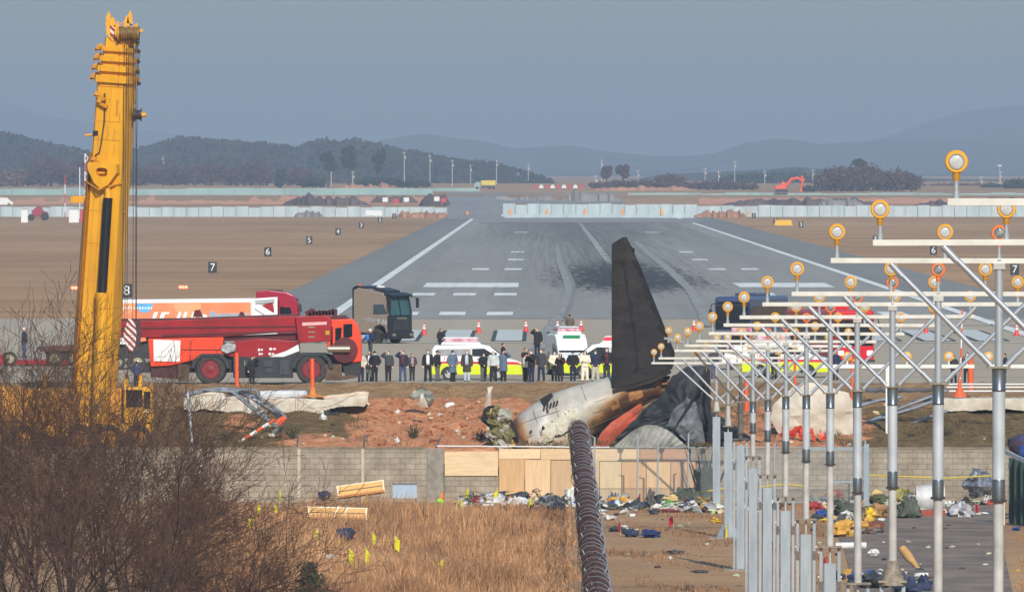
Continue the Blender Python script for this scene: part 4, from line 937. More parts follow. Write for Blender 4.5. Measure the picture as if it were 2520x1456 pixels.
# flanges, seams and pipe on the front of the main section
mb = MB()
for x in (-.42, .05): mb.beam(bp(x, -.785, tv(470)), bp(x, -.775, tv(215)), .02, .02)
mb.build('seam', yel2, main)
mb = MB(); mb.path([bp(-.25, -.83, tv(v)) if i == 0 else bp(x, -.83, tv(v)) for i, (x, v) in enumerate(((-.35, 232), (-.2, 246), (-.17, 300), (-.24, 356), (-.3, 378), (-.5, 386)))], .03, 6); mb.build('hose', mat('dark_hose', (70, 52, 30), rough=.7), main, smooth=60)
mb = MB(); o_ = bp(-.55, -.8, tv(331)); mb.box((0, 0, 0), (.22, .03, .22)); o = mb.build('dark_plate', gm, main, loc=o_)
# lower stiffened part: V plate with an oval hole
mb = MB(); q = lambda x, v: bp(x, -1.22, tv(v))
outer = [(-.66, 402), (.66, 402), (.70, 425), (.25, 462), (-.02, 466), (-.22, 462), (-.66, 420)]; hole = [(-.22 + .24 * math.cos(a) + .12, 424 - 9 * math.sin(a)) for a in [2 * math.pi * k / 28 for k in range(28)]]
hole = [(.0 + .27 * math.copysign(abs(math.cos(a)) ** .6, math.cos(a)), 425 + 10.5 * math.copysign(abs(math.sin(a)) ** .7, math.sin(a))) for a in [2 * math.pi * k / 28 for k in range(28)]]
rim = []
for hx, hv in hole:
    dx, dv = hx, (hv - 425) / 56.0; f = 1e9
    for i in range(len(outer)):
        (x1, v1), (x2, v2) = outer[i], outer[(i + 1) % len(outer)]; y1, y2 = (v1 - 425) / 56.0, (v2 - 425) / 56.0; ex_, ey_ = x2 - x1, y2 - y1
        den = dx * ey_ - dv * ex_
        if abs(den) > 1e-9:
            t = (x1 * ey_ - y1 * ex_) / den; s_ = (x1 * dv - y1 * dx) / den
            if t > 0 and -1e-6 <= s_ <= 1 + 1e-6: f = min(f, t)
    rim.append((dx * f, 425 + dv * f * 56.0))
nh = len(hole); vs = [q(*p) for p in rim] + [q(*p) for p in hole] + [bp(p[0], -.78, tv(p[1])) for p in hole] + [bp(p[0] * .99, -.76, tv(p[1])) for p in rim]; fs = []
for k in range(nh):
    j = (k + 1) % nh; fs += [(k, j, nh + j, nh + k), (nh + k, nh + j, 2 * nh + j, 2 * nh + k), (k, 3 * nh + k, 3 * nh + j, j)]
mb.add(vs, fs); mb.build('cylinder_bracket', yel, main)
mb = MB(); mb.path([bp(-.9, -.7, tv(450)), bp(-.1, -1.25, tv(468)), bp(.8, -.7, tv(448))], .05, 5); mb.build('bracket_lip', yel2, main)
mb = MB(); mb.beam(bp(-.24, -.95, tv(427)), bp(.26, -.95, tv(424)), .06, .09); mb.build('hole_bar', yel, main)
# lift cylinder: yellow barrel below, black rod above
mb = MB(); mb.tube(bp(.34, -1.05, tv(722)), bp(.28, -.95, tv(487)), .21, .21, 22); rod = mb.build('lift_rod', blackm, yc, smooth=40)
mb = MB(); mb.path([bp(.28, -.95, tv(489)), bp(.27, -.93, tv(478)), bp(.2, -.9, tv(462))], [.17, .14, .12], 14); mb.build('rod_eye', yel, yc, smooth=40)
mb = MB(); mb.path([bp(.62, -1.25, tv(1040)), bp(.36, -1.08, tv(735)), bp(.36, -1.08, tv(734)), bp(.35, -1.07, tv(720))], [.29, .275, .29, .29], 24); mb.build('lift_barrel', yel, yc, smooth=40)
# darker stiffener and hoses on the left flank, lower boom side plates
mb = MB(); rr = []
for v, w in ((1060, .34), (800, .36), (560, .34), (480, .30), (380, .24)): rr.append([bp(-.76, -.78, tv(v)), bp(-.76 - w, -.2, tv(v)), bp(-.76 - w, .5, tv(v)), bp(-.70, .6, tv(v))])
mb.loft(rr); mb.build('side_plate', yel2, main)
mb = MB(); mb.path([bp(-.8, -.85, tv(v)) + Vector((.02 * math.sin(v * .3), 0, 0)) for v in range(1050, 470, -20)], .035, 6); mb.build('hose', mat('brown_hose', (120, 84, 24), rough=.7), main, smooth=60)
for x in (-.42, -.12):
    mb = MB(); mb.beam(bp(x - .02, -.79, tv(1050)), bp(x, -.79, tv(480)), .035, .02); mb.build('seam', yel2, main)
# attachments
mb = MB(); a = yq(208, 333); mb.tube(a, yq(241, 331, .1), .045, .05, 8); mb.build('side_pin', yel, main)
mb = MB(); mb.box(yq(207, 496, -.2), (1.02, .3, .06)); mb.box(yq(207, 488, -.2), (.95, .05, .2)); mb.box(yq(190, 491, -.35), (.55, .05, .3)); mb.box(yq(228, 488, -.2), (.3, .35, .45)); mb.build('outrigger_bracket', yel, main, bevel=.01)
mb = MB(); mb.box(yq(302, 521, -.2), (.22, .1, .06)); mb.build('side_clip', yel, main)
for u, v, s in ((246, 232, .5), (252, 250, .4), (238, 392, .4)):
    mb = MB(); mb.beam(yq(u - 12, v, -.7), yq(u + 14, v + 14, -.9), .12, .14); mb.lathe([(.1, -.1), (.1, .1)], yq(u - 6, v - 2, -.8), 'y', 10); mb.build('latch', yel2, main)
grime = mat('grease_streak', (150, 96, 20), rough=.6, c2=(190, 126, 16), amount=.5, scale=3)
rg = random.Random(21)
for i in range(16):
    x, v = rg.uniform(-.6, .6), rg.uniform(210, 395); L = rg.uniform(6, 40); mb = MB(); mb.beam(bp(x, -.779, tv(v)), bp(x + rg.uniform(-.02, .02), -.779, tv(v + L)), rg.uniform(.02, .05), .012); mb.build('grease_streak', grime, main)
for v in (215, 300, 345, 520, 600, 690, 800):
    mb = MB(); mb.beam(bp(-.6, -.784, tv(v)), bp(.6 if v < 480 else .1, -.784, tv(v)), .012, .03); mb.build('weld_seam', yel2, main)
# auxiliary winch drum on the right
c = yq(340, 283, -.1); mb = MB(); mb.lathe([(.05, -.18), (.3, -.18), (.3, -.13), (.19, -.12), (.2, .1), (.29, .11), (.29, .16), (.05, .16)], c, 'x', 22); wd_ = mb.build('winch_drum', mat('drum_steel', (74, 60, 52), rough=.5, metal=.4), main, smooth=35)
mb = MB(); mb.lathe([(.205, -.11), (.215, -.05), (.21, .02), (.215, .09)], c, 'x', 22); mb.build('rope_wrap', rope_m, wd_, smooth=40)
mb = MB(); mb.tube(c + Vector((.15, 0, 0)), c + Vector((.36, 0, 0)), .11, .1, 14); mb.build('drum_axle', yel, wd_, smooth=40)
# head with sheaves
mb = MB()
mb.prism([tuple(yq(u, v).xz) for u, v in ((262, 40), (272, 34), (279, 62), (296, 96), (302, 118), (292, 118), (263, 84))], -.55, -.48)
headp = [mb.build('head_plate', yel, main)]
mb = MB(); mb.prism([tuple(yq(u, v).xz) for u, v in ((332, 62), (340, 58), (344, 90), (338, 118), (330, 112))], -.62, -.54); mb.build('head_plate', yel, main)
mb = MB(); mb.box(yq(300, 96, .25), (1.05, .9, 1.15)); mb.build('head_body', yel2, main, bevel=.03)
stripe_m = bpy.data.materials.new('red_white_stripes'); stripe_m.use_nodes = True
_n = stripe_m.node_tree.nodes; _L = stripe_m.node_tree.links; _w = _n.new('ShaderNodeTexWave'); _w.inputs['Scale'].default_value = 2.1; _w.inputs['Distortion'].default_value = 1.2; _w.bands_direction = 'DIAGONAL'
_t = _n.new('ShaderNodeTexCoord'); _L.new(_t.outputs['Object'], _w.inputs['Vector']); _r = _n.new('ShaderNodeValToRGB'); _r.color_ramp.interpolation = 'CONSTANT'; _r.color_ramp.elements[0].color = rgb((134, 40, 48)); _r.color_ramp.elements[1].position = .5; _r.color_ramp.elements[1].color = rgb((218, 206, 196)); _L.new(_w.outputs['Fac'], _r.inputs[0]); _L.new(_r.outputs[0], _n['Principled BSDF'].inputs['Base Color'])
mb = MB(); mb.add([yq(274, 63, -.5), yq(331, 67, -.5), yq(328, 54, .3), yq(277, 52, .3), yq(274, 66, -.5), yq(331, 70, -.5), yq(328, 57, .3), yq(277, 55, .3)], [(0, 1, 2, 3), (7, 6, 5, 4), (0, 4, 5, 1), (1, 5, 6, 2), (2, 6, 7, 3), (3, 7, 4, 0)]); mb.build('warning_stripes', stripe_m, main)
mb = MB(); mb.prism([tuple(yq(u, v).xz) for u, v in ((272, 62), (294, 78), (298, 116), (283, 98), (273, 86))], -.6, -.56); mb.build('warning_stripes', stripe_m, main)
for u, v, hgt in ((268, 52, 24), (279, 60, 18), (321, 48, 22), (313, 56, 18), (291, 74, 22), (337, 78, 20)):
    mb = MB(); mb.prism([tuple(yq(a, b).xz) for a, b in ((u - 8, v + 10), (u - 5, v - hgt * .4), (u, v - hgt), (u + 4, v - hgt * .7), (u + 7, v + 10))], -.5 - .2 * (v > 60), -.4 - .2 * (v > 60)); mb.build('head_lug', yel, main)
c = yq(318, 84, -.75); sheave = MB(); prof = []
for k in range(9): x = -.42 + k * .1; prof += [(.33, x), (.33, x + .03), (.27, x + .05), (.27, x + .07)]
sheave.lathe([(.05, -.43)] + prof + [(.33, .48), (.05, .48)], c, 'x', 26); sh = sheave.build('sheave', mat('greasy_sheave', (150, 112, 40), rough=.5, c2=(96, 72, 34), scale=3), main, smooth=30)
mb = MB(); mb.lathe([(.06, -.62), (.16, -.6), (.2, -.5), (.33, -.47), (.33, -.43)], c, 'x', 20); mb.build('axle_cap', yel, sh, smooth=35)
mb = MB(); mb.box(yq(346, 76, -.7), (.28, .12, .12)); mb.build('head_pin', yel, main)
mb = MB(); mb.path([yq(u, v, -.9) for u, v in ((346, 80), (343, 110), (340, 118), (345, 130), (342, 160), (344, 188), (339, 206))], .018, 5); mb.build('loose_cable', rope_m, main)
for (u, v) in ((341, 105), (343, 128), (342, 152), (341, 178), (344, 206)):
    mb = MB(); mb.ball(yq(u, v, -.9), (.09, .06, .09), 7, 5, jit=.3, rnd=random.Random(v)); mb.build('cable_clip', rope_m, main)
# ropes and hook block
for i, (ut, ub) in enumerate(((308, 303), (314, 309), (319, 314), (331, 329), (337, 336), (340, 338))):
    mb = MB(); rnd = random.Random(i); n = 16
    mb.path([yq(ut + (ub - ut) * k / n + rnd.uniform(-.35, .35), 96 + (790 - 96) * k / n, -1.0 - .05 * i) for k in range(n + 1)], .016, 5); mb.build('rope', rope_m, yc)
hk = [(312, 800), (318, 783), (328, 785), (336, 800), (339, 825), (335, 852), (327, 866), (318, 862), (309, 840), (306, 818)]
mb = MB(); mb.prism([tuple(yq(u, v).xz) for u, v in hk], -1.35, -1.12); hb_ = mb.build('hook_block', stripe_m, yc, bevel=.03)
mb = MB(); mb.prism([tuple(yq(u, v).xz) for u, v in ((334, 790), (345, 786), (350, 815), (346, 856), (338, 866), (336, 840))], -1.3, -.95); mb.build('block_side', mat('block_maroon', (92, 40, 44), rough=.6, c2=(44, 34, 34), scale=3), hb_)
mb = MB(); mb.path([yq(322, 862, -1.2), yq(323, 880, -1.2), yq(316, 892, -1.2), yq(322, 902, -1.2), yq(331, 896, -1.2), yq(331, 886, -1.2)], [.09, .08, .1, .1, .07, .03], 10); mb.build('hook', mat('hook_steel', (70, 60, 52), rough=.6), hb_, smooth=50)
# carrier: turntable, cabs, deck, wheels (mostly behind the shrubs)
def ybox(name, u0, u1, v0, v1, y0, y1, m=yel, bev=.05, par=None):
    a, b = yq(u0, v1), yq(u1, v0); mb = MB(); mb.box(((a.x + b.x) / 2, (y0 + y1) / 2, (a.z + b.z) / 2), (b.x - a.x, y1 - y0, b.z - a.z)); return mb.build(name, m, par or yc, bevel=bev)
ybox('deck', -60, 372, 1040, 1072, -.8, 2.4); ybox('superstructure', 60, 300, 955, 1040, -.6, 1.9, yel2); ybox('counterweight', -40, 58, 950, 1035, -.7, 2.0, yel2)
cab_ = ybox('cab', 306, 376, 952, 1040, -.9, 1.2); ybox('cab_window', 312, 352, 958, 1000, -.93, -.88, glassy('dark_glass', (26, 30, 36)), .0, cab_); ybox('cab_window', 356, 372, 962, 1004, -.93, -.88, _M['dark_glass'], .0, cab_)
mb = MB(); mb.tube(yq(374, 942, -.9), yq(378, 1055, -.9), .03, .03, 6); mb.build('handrail', yel, yc)
mb = MB(); mb.box(yq(366, 1010, -1.0), (.2, .04, .12)); mb.build('badge', white_p, cab_)
for u in (-10, 60, 200, 270, 340): wheel(yc, yq(u, 1078, -.75), .62, .45, yel2)
for k, u in enumerate((310, 345, 110)): mb = MB(); mb.tube(yq(u, 950, -.5), yq(u + 2, 920, -.5), .09, .08, 8); mb.build('beacon', yel, yc)
# ---------------------------------------------------------------- red truck crane, D = 643
def loc_tools(u0, v0, D):
    k = D / FPX
    return (lambda u, v, dy=0.0: Vector(((u - u0) * k, dy, (v0 - v) * k)))
red = mat('crane_red', (156, 20, 30), rough=.35, c2=(116, 12, 24), amount=.35, scale=.7); dred = mat('crane_dark_red', (98, 14, 20), rough=.45, c2=(66, 10, 16), scale=.9)
org = mat('crane_orange', (238, 66, 22), rough=.4, var=.07, scale=.6); chas = mat('chassis_black', (30, 32, 36), rough=.6, c2=(46, 48, 52), scale=1.4); whi = mat('vehicle_white', (228, 228, 224), rough=.35, var=.04)
brn = mat('muddy_outrigger', (104, 80, 62), rough=.9, c2=(76, 58, 46), scale=2); glass = _M['dark_glass']; rimr = mat('wheel_red', (138, 24, 36), rough=.5, c2=(100, 20, 28), scale=3); chrome = mat('bare_metal', (186, 178, 152), rough=.3, metal=.8)
RD = 643.0; q = loc_tools(620, 945, RD)
rcr = thing('truck_crane', 'red and orange wheeled crane with lowered boom facing right', 'crane', (wx(620, RD), RD, 0))
def pz(name, pts, y0, y1, m, par, bevel=.03, qq=None, smooth=None):
    mb = MB(); mb.prism([tuple((qq or q)(u, v).xz) for u, v in pts], y0, y1); return mb.build(name, m, par, bevel=bevel, smooth=smooth)
pz('chassis', [(330, 892), (440, 888), (480, 872), (570, 872), (580, 880), (720, 880), (740, 868), (800, 868), (880, 890), (880, 915), (330, 915)], -.9, 1.6, chas, rcr)
pz('side_locker', [(575, 876), (722, 876), (722, 928), (575, 928)], -1.45, -.95, chas, rcr)
for a in ((606, 884, 622, 902), (650, 886, 672, 900), (655, 906, 672, 916), (690, 884, 712, 920)): pz('locker_door', [(a[0], a[1]), (a[2], a[1]), (a[2], a[3]), (a[0], a[3])], -1.49, -1.452, mat('locker_grey', (54, 58, 62), rough=.5), rcr, .01)
pz('engine_deck', [(366, 832), (552, 828), (548, 870), (560, 884), (520, 878), (478, 884), (420, 898), (372, 900)], -1.3, 1.5, org, rcr)
pz('engine_panel', [(379, 834), (446, 836), (444, 888), (380, 887)], -1.36, -1.302, whi, rcr, .01)
pz('deck_rib', [(449, 858), (552, 858), (552, 860), (449, 860)], -1.33, -1.302, dred, rcr, 0)
pz('rear_box', [(372, 890), (446, 890), (446, 930), (372, 926)], -1.1, 1.4, mat('rear_maroon', (84, 24, 26), rough=.6, c2=(54, 26, 26), scale=2), rcr)
pz('turntable', [(552, 870), (580, 838), (640, 832), (735, 838), (737, 866), (690, 872), (640, 878), (570, 876)], -1.2, 1.3, red, rcr)
pz('white_swoosh', [(652, 880), (705, 862), (735, 846), (738, 862), (700, 876)], -1.26, -1.205, whi, rcr, .01)
pz('rear_fairing', [(545, 850), (562, 842), (582, 846), (580, 862), (560, 868), (546, 862)], -1.4, -1.0, mat('grey_fairing', (120, 122, 128), rough=.4, c2=(200, 200, 200), scale=2), rcr)
boomr = pz('boom', [(288, 789), (400, 787), (735, 776), (815, 775), (812, 812), (735, 814), (560, 826), (470, 828), (288, 830)], -1.15, -.2, red, rcr)
pz('boom_flange', [(300, 804), (735, 800), (735, 803), (300, 808)], -1.2, -1.152, dred, boomr, 0)
pz('boom_flange', [(400, 822), (735, 812), (735, 816), (400, 827)], -1.19, -1.152, dred, boomr, 0)
pz('boom_top', [(300, 783), (460, 781), (735, 771), (735, 778), (300, 790)], -1.0, -.3, dred, boomr)
pz('boom_underside', [(360, 828), (560, 826), (735, 818), (735, 836), (560, 838), (360, 836)], -.9, .4, dred, rcr)
pz('winch_house', [(728, 778), (800, 774), (818, 786), (816, 838), (735, 842)], -1.35, .6, red, rcr)
pz('lamp_strip', [(745, 792), (805, 790), (805, 797), (745, 800)], -1.38, -1.352, mat('pale_reflector', (226, 170, 168), rough=.3), rcr, 0)
for v in (802, 814, 826): pz('step', [(760, v), (776, v), (776, v + 3), (760, v + 3)], -1.4, -1.352, chrome, rcr, 0)
pz('marker_lamp', [(802, 812), (812, 812), (812, 822), (802, 822)], -1.38, -1.352, mat('amber_lens', (196, 144, 30), rough=.3), rcr, 0)
mb = MB(); rnd = random.Random(2)
for i in range(9): mb.box(q(760 + i * 8, 770 + rnd.uniform(-3, 3), -.6), (.3, .5, .3 * rnd.uniform(.6, 1.6)), (0, rnd.uniform(-.4, .4), 0))
mb.build('boom_fittings', dred, rcr)
for u, v, r in ((488, 771, .3), (596, 772, .18)): mb = MB(); mb.prism([tuple(q(u + a * 43 * r, v - b * 43 * r).xz) for a, b in ((-1, -.6), (-.6, .7), (.4, .8), (1, -.6))], -.8, -.6); mb.build('boom_lug', dred, boomr)
cabr = pz('cab', [(806, 792), (812, 785), (868, 783), (882, 800), (890, 830), (890, 888), (868, 890), (848, 868), (806, 862)], -1.3, .9, org, rcr, .05)
pz('window', [(846, 796), (868, 795), (868, 826), (846, 832)], -1.33, -1.302, glass, cabr, .01); pz('window', [(814, 802), (820, 802), (820, 850), (814, 850)], -1.33, -1.302, glass, cabr, .01); pz('window', [(826, 806), (842, 804), (840, 832), (832, 848), (826, 848)], -1.33, -1.302, glass, cabr, .01)
mb = MB(); a = [q(868, 789, -1.2), q(868, 789, .8), q(889, 838, .8), q(889, 838, -1.2)]; a = [p + Vector((.03, 0, .02)) for p in a]; mb.add(a + [p + Vector((.03, 0, .01)) for p in a], [(0, 1, 2, 3), (7, 6, 5, 4), (0, 4, 5, 1), (1, 5, 6, 2), (2, 6, 7, 3), (3, 7, 4, 0)]); mb.build('windscreen', glass, cabr)
pz('roof_sign', [(814, 776), (850, 774), (862, 784), (812, 786)], -1.1, .5, dred, cabr, .02)
mb = MB(); mb.lathe([(.02, -.6), (.72, -.58), (.75, 0), (.72, .5)], q(850, 860, -.9), 'y', 24); mb.build('winch_drum', dred, rcr, smooth=40)
mb = MB(); mb.lathe([(.02, -.66), (.2, -.64), (.21, .6), (.02, .62)], q(836, 857, -1.6), 'x', 18); mb.build('exhaust_silencer', chrome, rcr, smooth=40)
pz('mudguard', [(470, 905), (476, 884), (498, 868), (545, 868), (562, 884), (568, 905), (560, 905), (552, 886), (540, 876), (500, 876), (486, 888), (480, 905)], -1.5, -.6, chas, rcr, .02)
pz('mudguard', [(716, 905), (722, 884), (744, 866), (800, 866), (816, 884), (822, 905), (812, 905), (806, 886), (792, 875), (748, 875), (734, 888), (728, 905)], -1.5, -.6, chas, rcr, .02)
pz('outrigger', [(801, 894), (842, 894), (842, 934), (801, 934)], -1.4, -.9, brn, rcr, .02); pz('outrigger', [(439, 894), (466, 894), (466, 936), (439, 936)], -1.4, -.9, brn, rcr, .02)
pz('front_bumper', [(840, 888), (888, 888), (888, 922), (850, 922)], -1.2, 1.2, chas, rcr); pz('tow_bar', [(840, 924), (880, 918), (884, 926), (844, 934)], -1.2, -.8, brn, rcr, .01)
for u in (520, 768):
    wheel(rcr, q(u, 907, -1.15), .875, .62, rimr); wheel(rcr, q(u, 907, 1.15), .875, .62, rimr, side=1)
mb = MB(); mb.box(q(604, 892, -1.5), (.05, .03, .3)); mb.build('handle', chrome, rcr)
for i, (u, v, w) in enumerate(((636, 856, 12), (664, 854, 16), (638, 866, 10), (662, 866, 14))):
    pz('white_lettering', [(u, v), (u + w * .4, v), (u + w * .4, v + 6), (u, v + 6)], -1.215, -1.202, whi, rcr, 0); pz('white_lettering', [(u + w * .55, v + 1), (u + w, v + 1), (u + w, v + 5), (u + w * .55, v + 5)], -1.215, -1.202, whi, rcr, 0)
# ---------------------------------------------------------------- long orange and white truck behind, D = 690
TD = 690.0; q = loc_tools(490, 910, TD)
tk_ = thing('tank_truck', 'long orange truck body with a blue circle, white top and red cab', 'truck', (wx(490, TD), TD, 0))
orr = mat('livery_orange', (236, 122, 76), rough=.45, c2=(242, 136, 92), scale=.5)
bodyt = pz('tank_body', [(200, 742), (206, 738), (680, 733), (684, 737), (684, 830), (200, 830)], -1.25, 1.25, whi, tk_)
pz('orange_panel', [(204, 746), (618, 743), (618, 786), (204, 800)], -1.28, -1.252, orr, bodyt, 0)
def disc(u, v, ru, m, y, cut=746, vmax=800):
    pts = []
    for k in range(28):
        a = 2 * math.pi * k / 28; pts.append((u + ru * math.cos(a), min(vmax, max(cut, v + ru * math.sin(a)))))
    pz('livery_circle', pts, y, y + .02, m, bodyt, 0)
disc(357, 748, 20.5, mat('livery_blue', (88, 172, 226), rough=.45, var=.04), -1.305); disc(463, 748, 33, mat('livery_peach', (240, 158, 110), rough=.45, var=.04), -1.305); disc(312, 750, 22, _M['livery_peach'], -1.3)
pts_l = [[(376, 783), (381, 767), (391, 767), (385, 783)], [(394, 783), (399, 767), (419, 767), (417, 772), (408, 772), (404, 783)], [(435, 783), (442, 767), (448, 767), (444, 783)], [(450, 783), (456, 767), (463, 767), (458, 783)], [(470, 783), (476, 767), (487, 767), (483, 783)], [(492, 783), (494, 776), (502, 772), (510, 774), (512, 783)]]
for p in pts_l: pz('white_lettering', p, -1.31, -1.284, whi, bodyt, 0)
for i in range(11): pz('white_lettering', [(302 + i * 7, 755), (306 + i * 7, 755), (306 + i * 7, 760 - (i % 3)), (302 + i * 7, 760)], -1.325, -1.307, whi, bodyt, 0)
pz('grey_sill', [(516, 771), (612, 769), (612, 779), (516, 781)], -1.34, -1.284, mat('grey_sill', (150, 158, 164), rough=.5), bodyt, 0); pz('blue_tab', [(520, 766), (530, 766), (528, 770), (519, 771)], -1.33, -1.284, _M['livery_blue'], bodyt, 0)
pz('white_frame', [(620, 734), (684, 730), (684, 736), (628, 740), (628, 784), (620, 784)], -1.36, -1.29, whi, bodyt, .01); pz('white_frame', [(676, 736), (684, 736), (684, 800), (676, 800)], -1.36, -1.29, whi, bodyt, .01); pz('white_frame', [(628, 748), (640, 748), (684, 776), (684, 786), (672, 786), (628, 758)], -1.35, -1.29, whi, bodyt, .01)
pz('red_panel', [(640, 752), (672, 742), (676, 768)], -1.3, -1.255, red, bodyt, 0); pz('ladder_bar', [(630, 744), (676, 740), (676, 743), (630, 747)], -1.36, -1.29, _M['grey_sill'], bodyt, 0)
crim = mat('cab_crimson', (150, 18, 50), rough=.3, var=.1)
cabt = pz('cab', [(630, 716), (664, 713), (706, 718), (724, 726), (734, 744), (738, 770), (738, 850), (686, 850), (686, 740), (632, 736)], -1.22, 1.22, crim, tk_, .08)
pz('window', [(690, 754), (716, 756), (720, 776), (690, 778)], -1.25, -1.222, glass, cabt, .01); pz('windscreen', [(727, 748), (735, 752), (739, 778), (732, 778)], -1.2, 1.2, glass, cabt, .01)
pz('roof_gear', [(664, 712), (696, 714), (694, 719), (664, 718)], -.8, .8, chas, cabt, .02); pz('mirror', [(736, 744), (743, 748), (744, 768), (738, 766)], -1.5, -1.25, chas, cabt, .02)
pz('visor', [(714, 724), (736, 738), (732, 742), (712, 730)], -1.1, 1.1, chas, cabt, .01); pz('white_box', [(688, 776), (712, 776), (712, 790), (688, 790)], -1.3, -1.23, mat('cream_box', (216, 206, 170), rough=.5), cabt, .01)
pz('chassis', [(200, 830), (738, 850), (738, 885), (200, 880)], -1.0, 1.0, chas, tk_); pz('orange_cowl', [(686, 780), (760, 780), (770, 800), (686, 800)], -1.26, -1.0, orr, tk_)
for u in (240, 290, 340, 560, 712): wheel(tk_, q(u, 890, -1.0), .5, .36, chrome)
# white and orange rear body seen below the boom on the left
pz('rear_locker', [(290, 826), (310, 826), (310, 846), (290, 846)], -1.3, -1.26, whi, tk_, 0); pz('rear_locker', [(318, 822), (368, 822), (368, 836), (318, 846)], -1.3, -1.26, orr, tk_, 0)
# ---------------------------------------------------------------- grey lorry, D = 796
GD = 796.0; gt = thing('lorry', 'taupe and black lorry cab parked on the runway end', 'lorry', (wx(952, GD), GD, 0), R(-38))
taupe = mat('taupe_paint', (142, 126, 110), rough=.35, var=.08); blk2 = mat('black_plastic', (30, 32, 36), rough=.4, var=.2)
# local: +x forward, near side is -y ; footprint 2.5 wide, cab 2.4 long
def gp_(name, pts, y0, y1, m, par=gt, bevel=.04): mb = MB(); mb.prism(pts, y0, y1); return mb.build(name, m, par, bevel=bevel)
cabg = gp_('cab', [(-2.05, .75), (-2.05, 3.75), (-1.6, 3.9), (.55, 3.55), (.95, 3.2), (1.2, 2.2), (1.25, .7), (.9, .7), (.75, 1.15), (.3, 1.35), (-.2, 1.15), (-.4, .75)], -1.22, 1.22, taupe, bevel=.08)
gp_('cab_rear', [(-2.13, .8), (-2.13, 3.9), (-1.98, 3.95), (-1.98, .8)], -1.24, 1.24, blk2, cabg)
gp_('side_window', [(-.25, 2.05), (-.2, 2.75), (.7, 2.75), (.98, 2.1)], -1.25, -1.221, glassy('grey_glass', (60, 76, 84)), cabg, .02)
gp_('front_panel', [(1.0, .6), (1.3, .7), (1.27, 1.9), (1.22, 2.0), (1.0, 2.0)], -1.23, 1.23, blk2, cabg)
mb = MB(); a = [Vector((1.24, -1.1, 2.0)), Vector((1.24, 1.1, 2.0)), Vector((.92, 1.08, 3.3)), Vector((.92, -1.08, 3.3))]; a = [p + Vector((.03, 0, 0)) for p in a]; mb.add(a + [p - Vector((.05, 0, .01)) for p in a], [(0, 1, 2, 3), (7, 6, 5, 4), (0, 4, 5, 1), (1, 5, 6, 2), (2, 6, 7, 3), (3, 7, 4, 0)]); mb.build('windscreen', glassy('teal_glass', (52, 84, 84)), cabg)
for y in (-1.18, 0, 1.18): gp_('pillar', [(1.2, 2.0), (1.3, 2.0), (.98, 3.4), (.9, 3.3)], y - .07, y + .07, blk2, cabg, .01)
gp_('sun_visor', [(.7, 3.35), (1.35, 3.3), (1.38, 3.42), (.7, 3.6)], -1.2, 1.2, blk2, cabg); gp_('roof_lamps', [(-.5, 3.78), (.5, 3.58), (.5, 3.7), (-.5, 3.92)], -.9, .9, blk2, cabg); gp_('spoiler', [(-2.1, 3.75), (-1.2, 3.92), (-1.8, 4.05), (-2.1, 4.0)], -1.1, 1.1, blk2, cabg)
mb = MB(); mb.ball((-.3, -.3, 3.95), (.35, .3, .1), 10, 6); mb.build('white_roof_box', whi, cabg); mb = MB(); mb.ball((-1.8, -.8, 4.08), .12, 8, 6); mb.build('beacon', orange_p, cabg)
for s in (-1, 1): mb = MB(); mb.beam((1.1, s * 1.2, 3.3), (1.5, s * 1.5, 3.2), .06, .06); mb.box((1.5, s * 1.55, 2.85), (.12, .22, .7)); mb.build('mirror', blk2, cabg, bevel=.02)
gp_('grille', [(1.28, .9), (1.33, .9), (1.33, 1.7), (1.28, 1.7)], -.95, .95, chas, cabg, .01); gp_('bumper', [(1.0, .35), (1.42, .35), (1.42, .85), (1.0, .85)], -1.25, 1.25, blk2, cabg)
for y in (-.95, .95): gp_('headlamp', [(1.41, .55), (1.44, .55), (1.44, .72), (1.41, .72)], y - .18, y + .18, chrome, cabg, .01)
lettering('T-N', .52, mat('pale_blue_letters', (196, 212, 222), rough=.5), gt, (.55, -1.25, 1.5), (R(90), 0, 0), 'lettering')
gp_('chrome_script', [(1.335, 1.74), (1.345, 1.74), (1.345, 1.82), (1.335, 1.82)], -.55, .55, chrome, cabg, 0)
for k in range(7): gp_('chrome_script', [(1.335, 1.72), (1.345, 1.72), (1.345, 1.84 + .05 * (k % 2)), (1.335, 1.84)], -.5 + k * .16, -.46 + k * .16, chrome, cabg, 0)
gp_('side_decal', [(-1.15, 1.75), (-.5, 1.85), (.2, 1.6), (-.1, 1.5), (-1.15, 1.6)], -1.235, -1.221, mat('silver_decal', (150, 144, 138), rough=.4), cabg, 0)
gp_('chassis', [(-6.5, .6), (1.0, .6), (1.0, .95), (-6.5, .95)], -.5, .5, chas, gt); gp_('step', [(.35, .35), (.75, .35), (.75, .75), (.35, .75)], -1.22, -.9, blk2, gt)
for x, y in ((-.05, -1.0), (-.05, 1.0), (-4.2, -.95), (-4.2, .95), (-5.5, -.95), (-5.5, .95)): wheel(gt, (x, y, .52), .52, .36, chas, side=-1 if y < 0 else 1)
gp_('fifth_wheel', [(-5.0, .95), (-3.8, .95), (-3.9, 1.12), (-4.9, 1.12)], -.5, .5, chas, gt)
mb = MB(); mb.box((1.5, 1.0, .42), (.3, .1, .1)); mb.build('tow_lamp', chrome, gt)
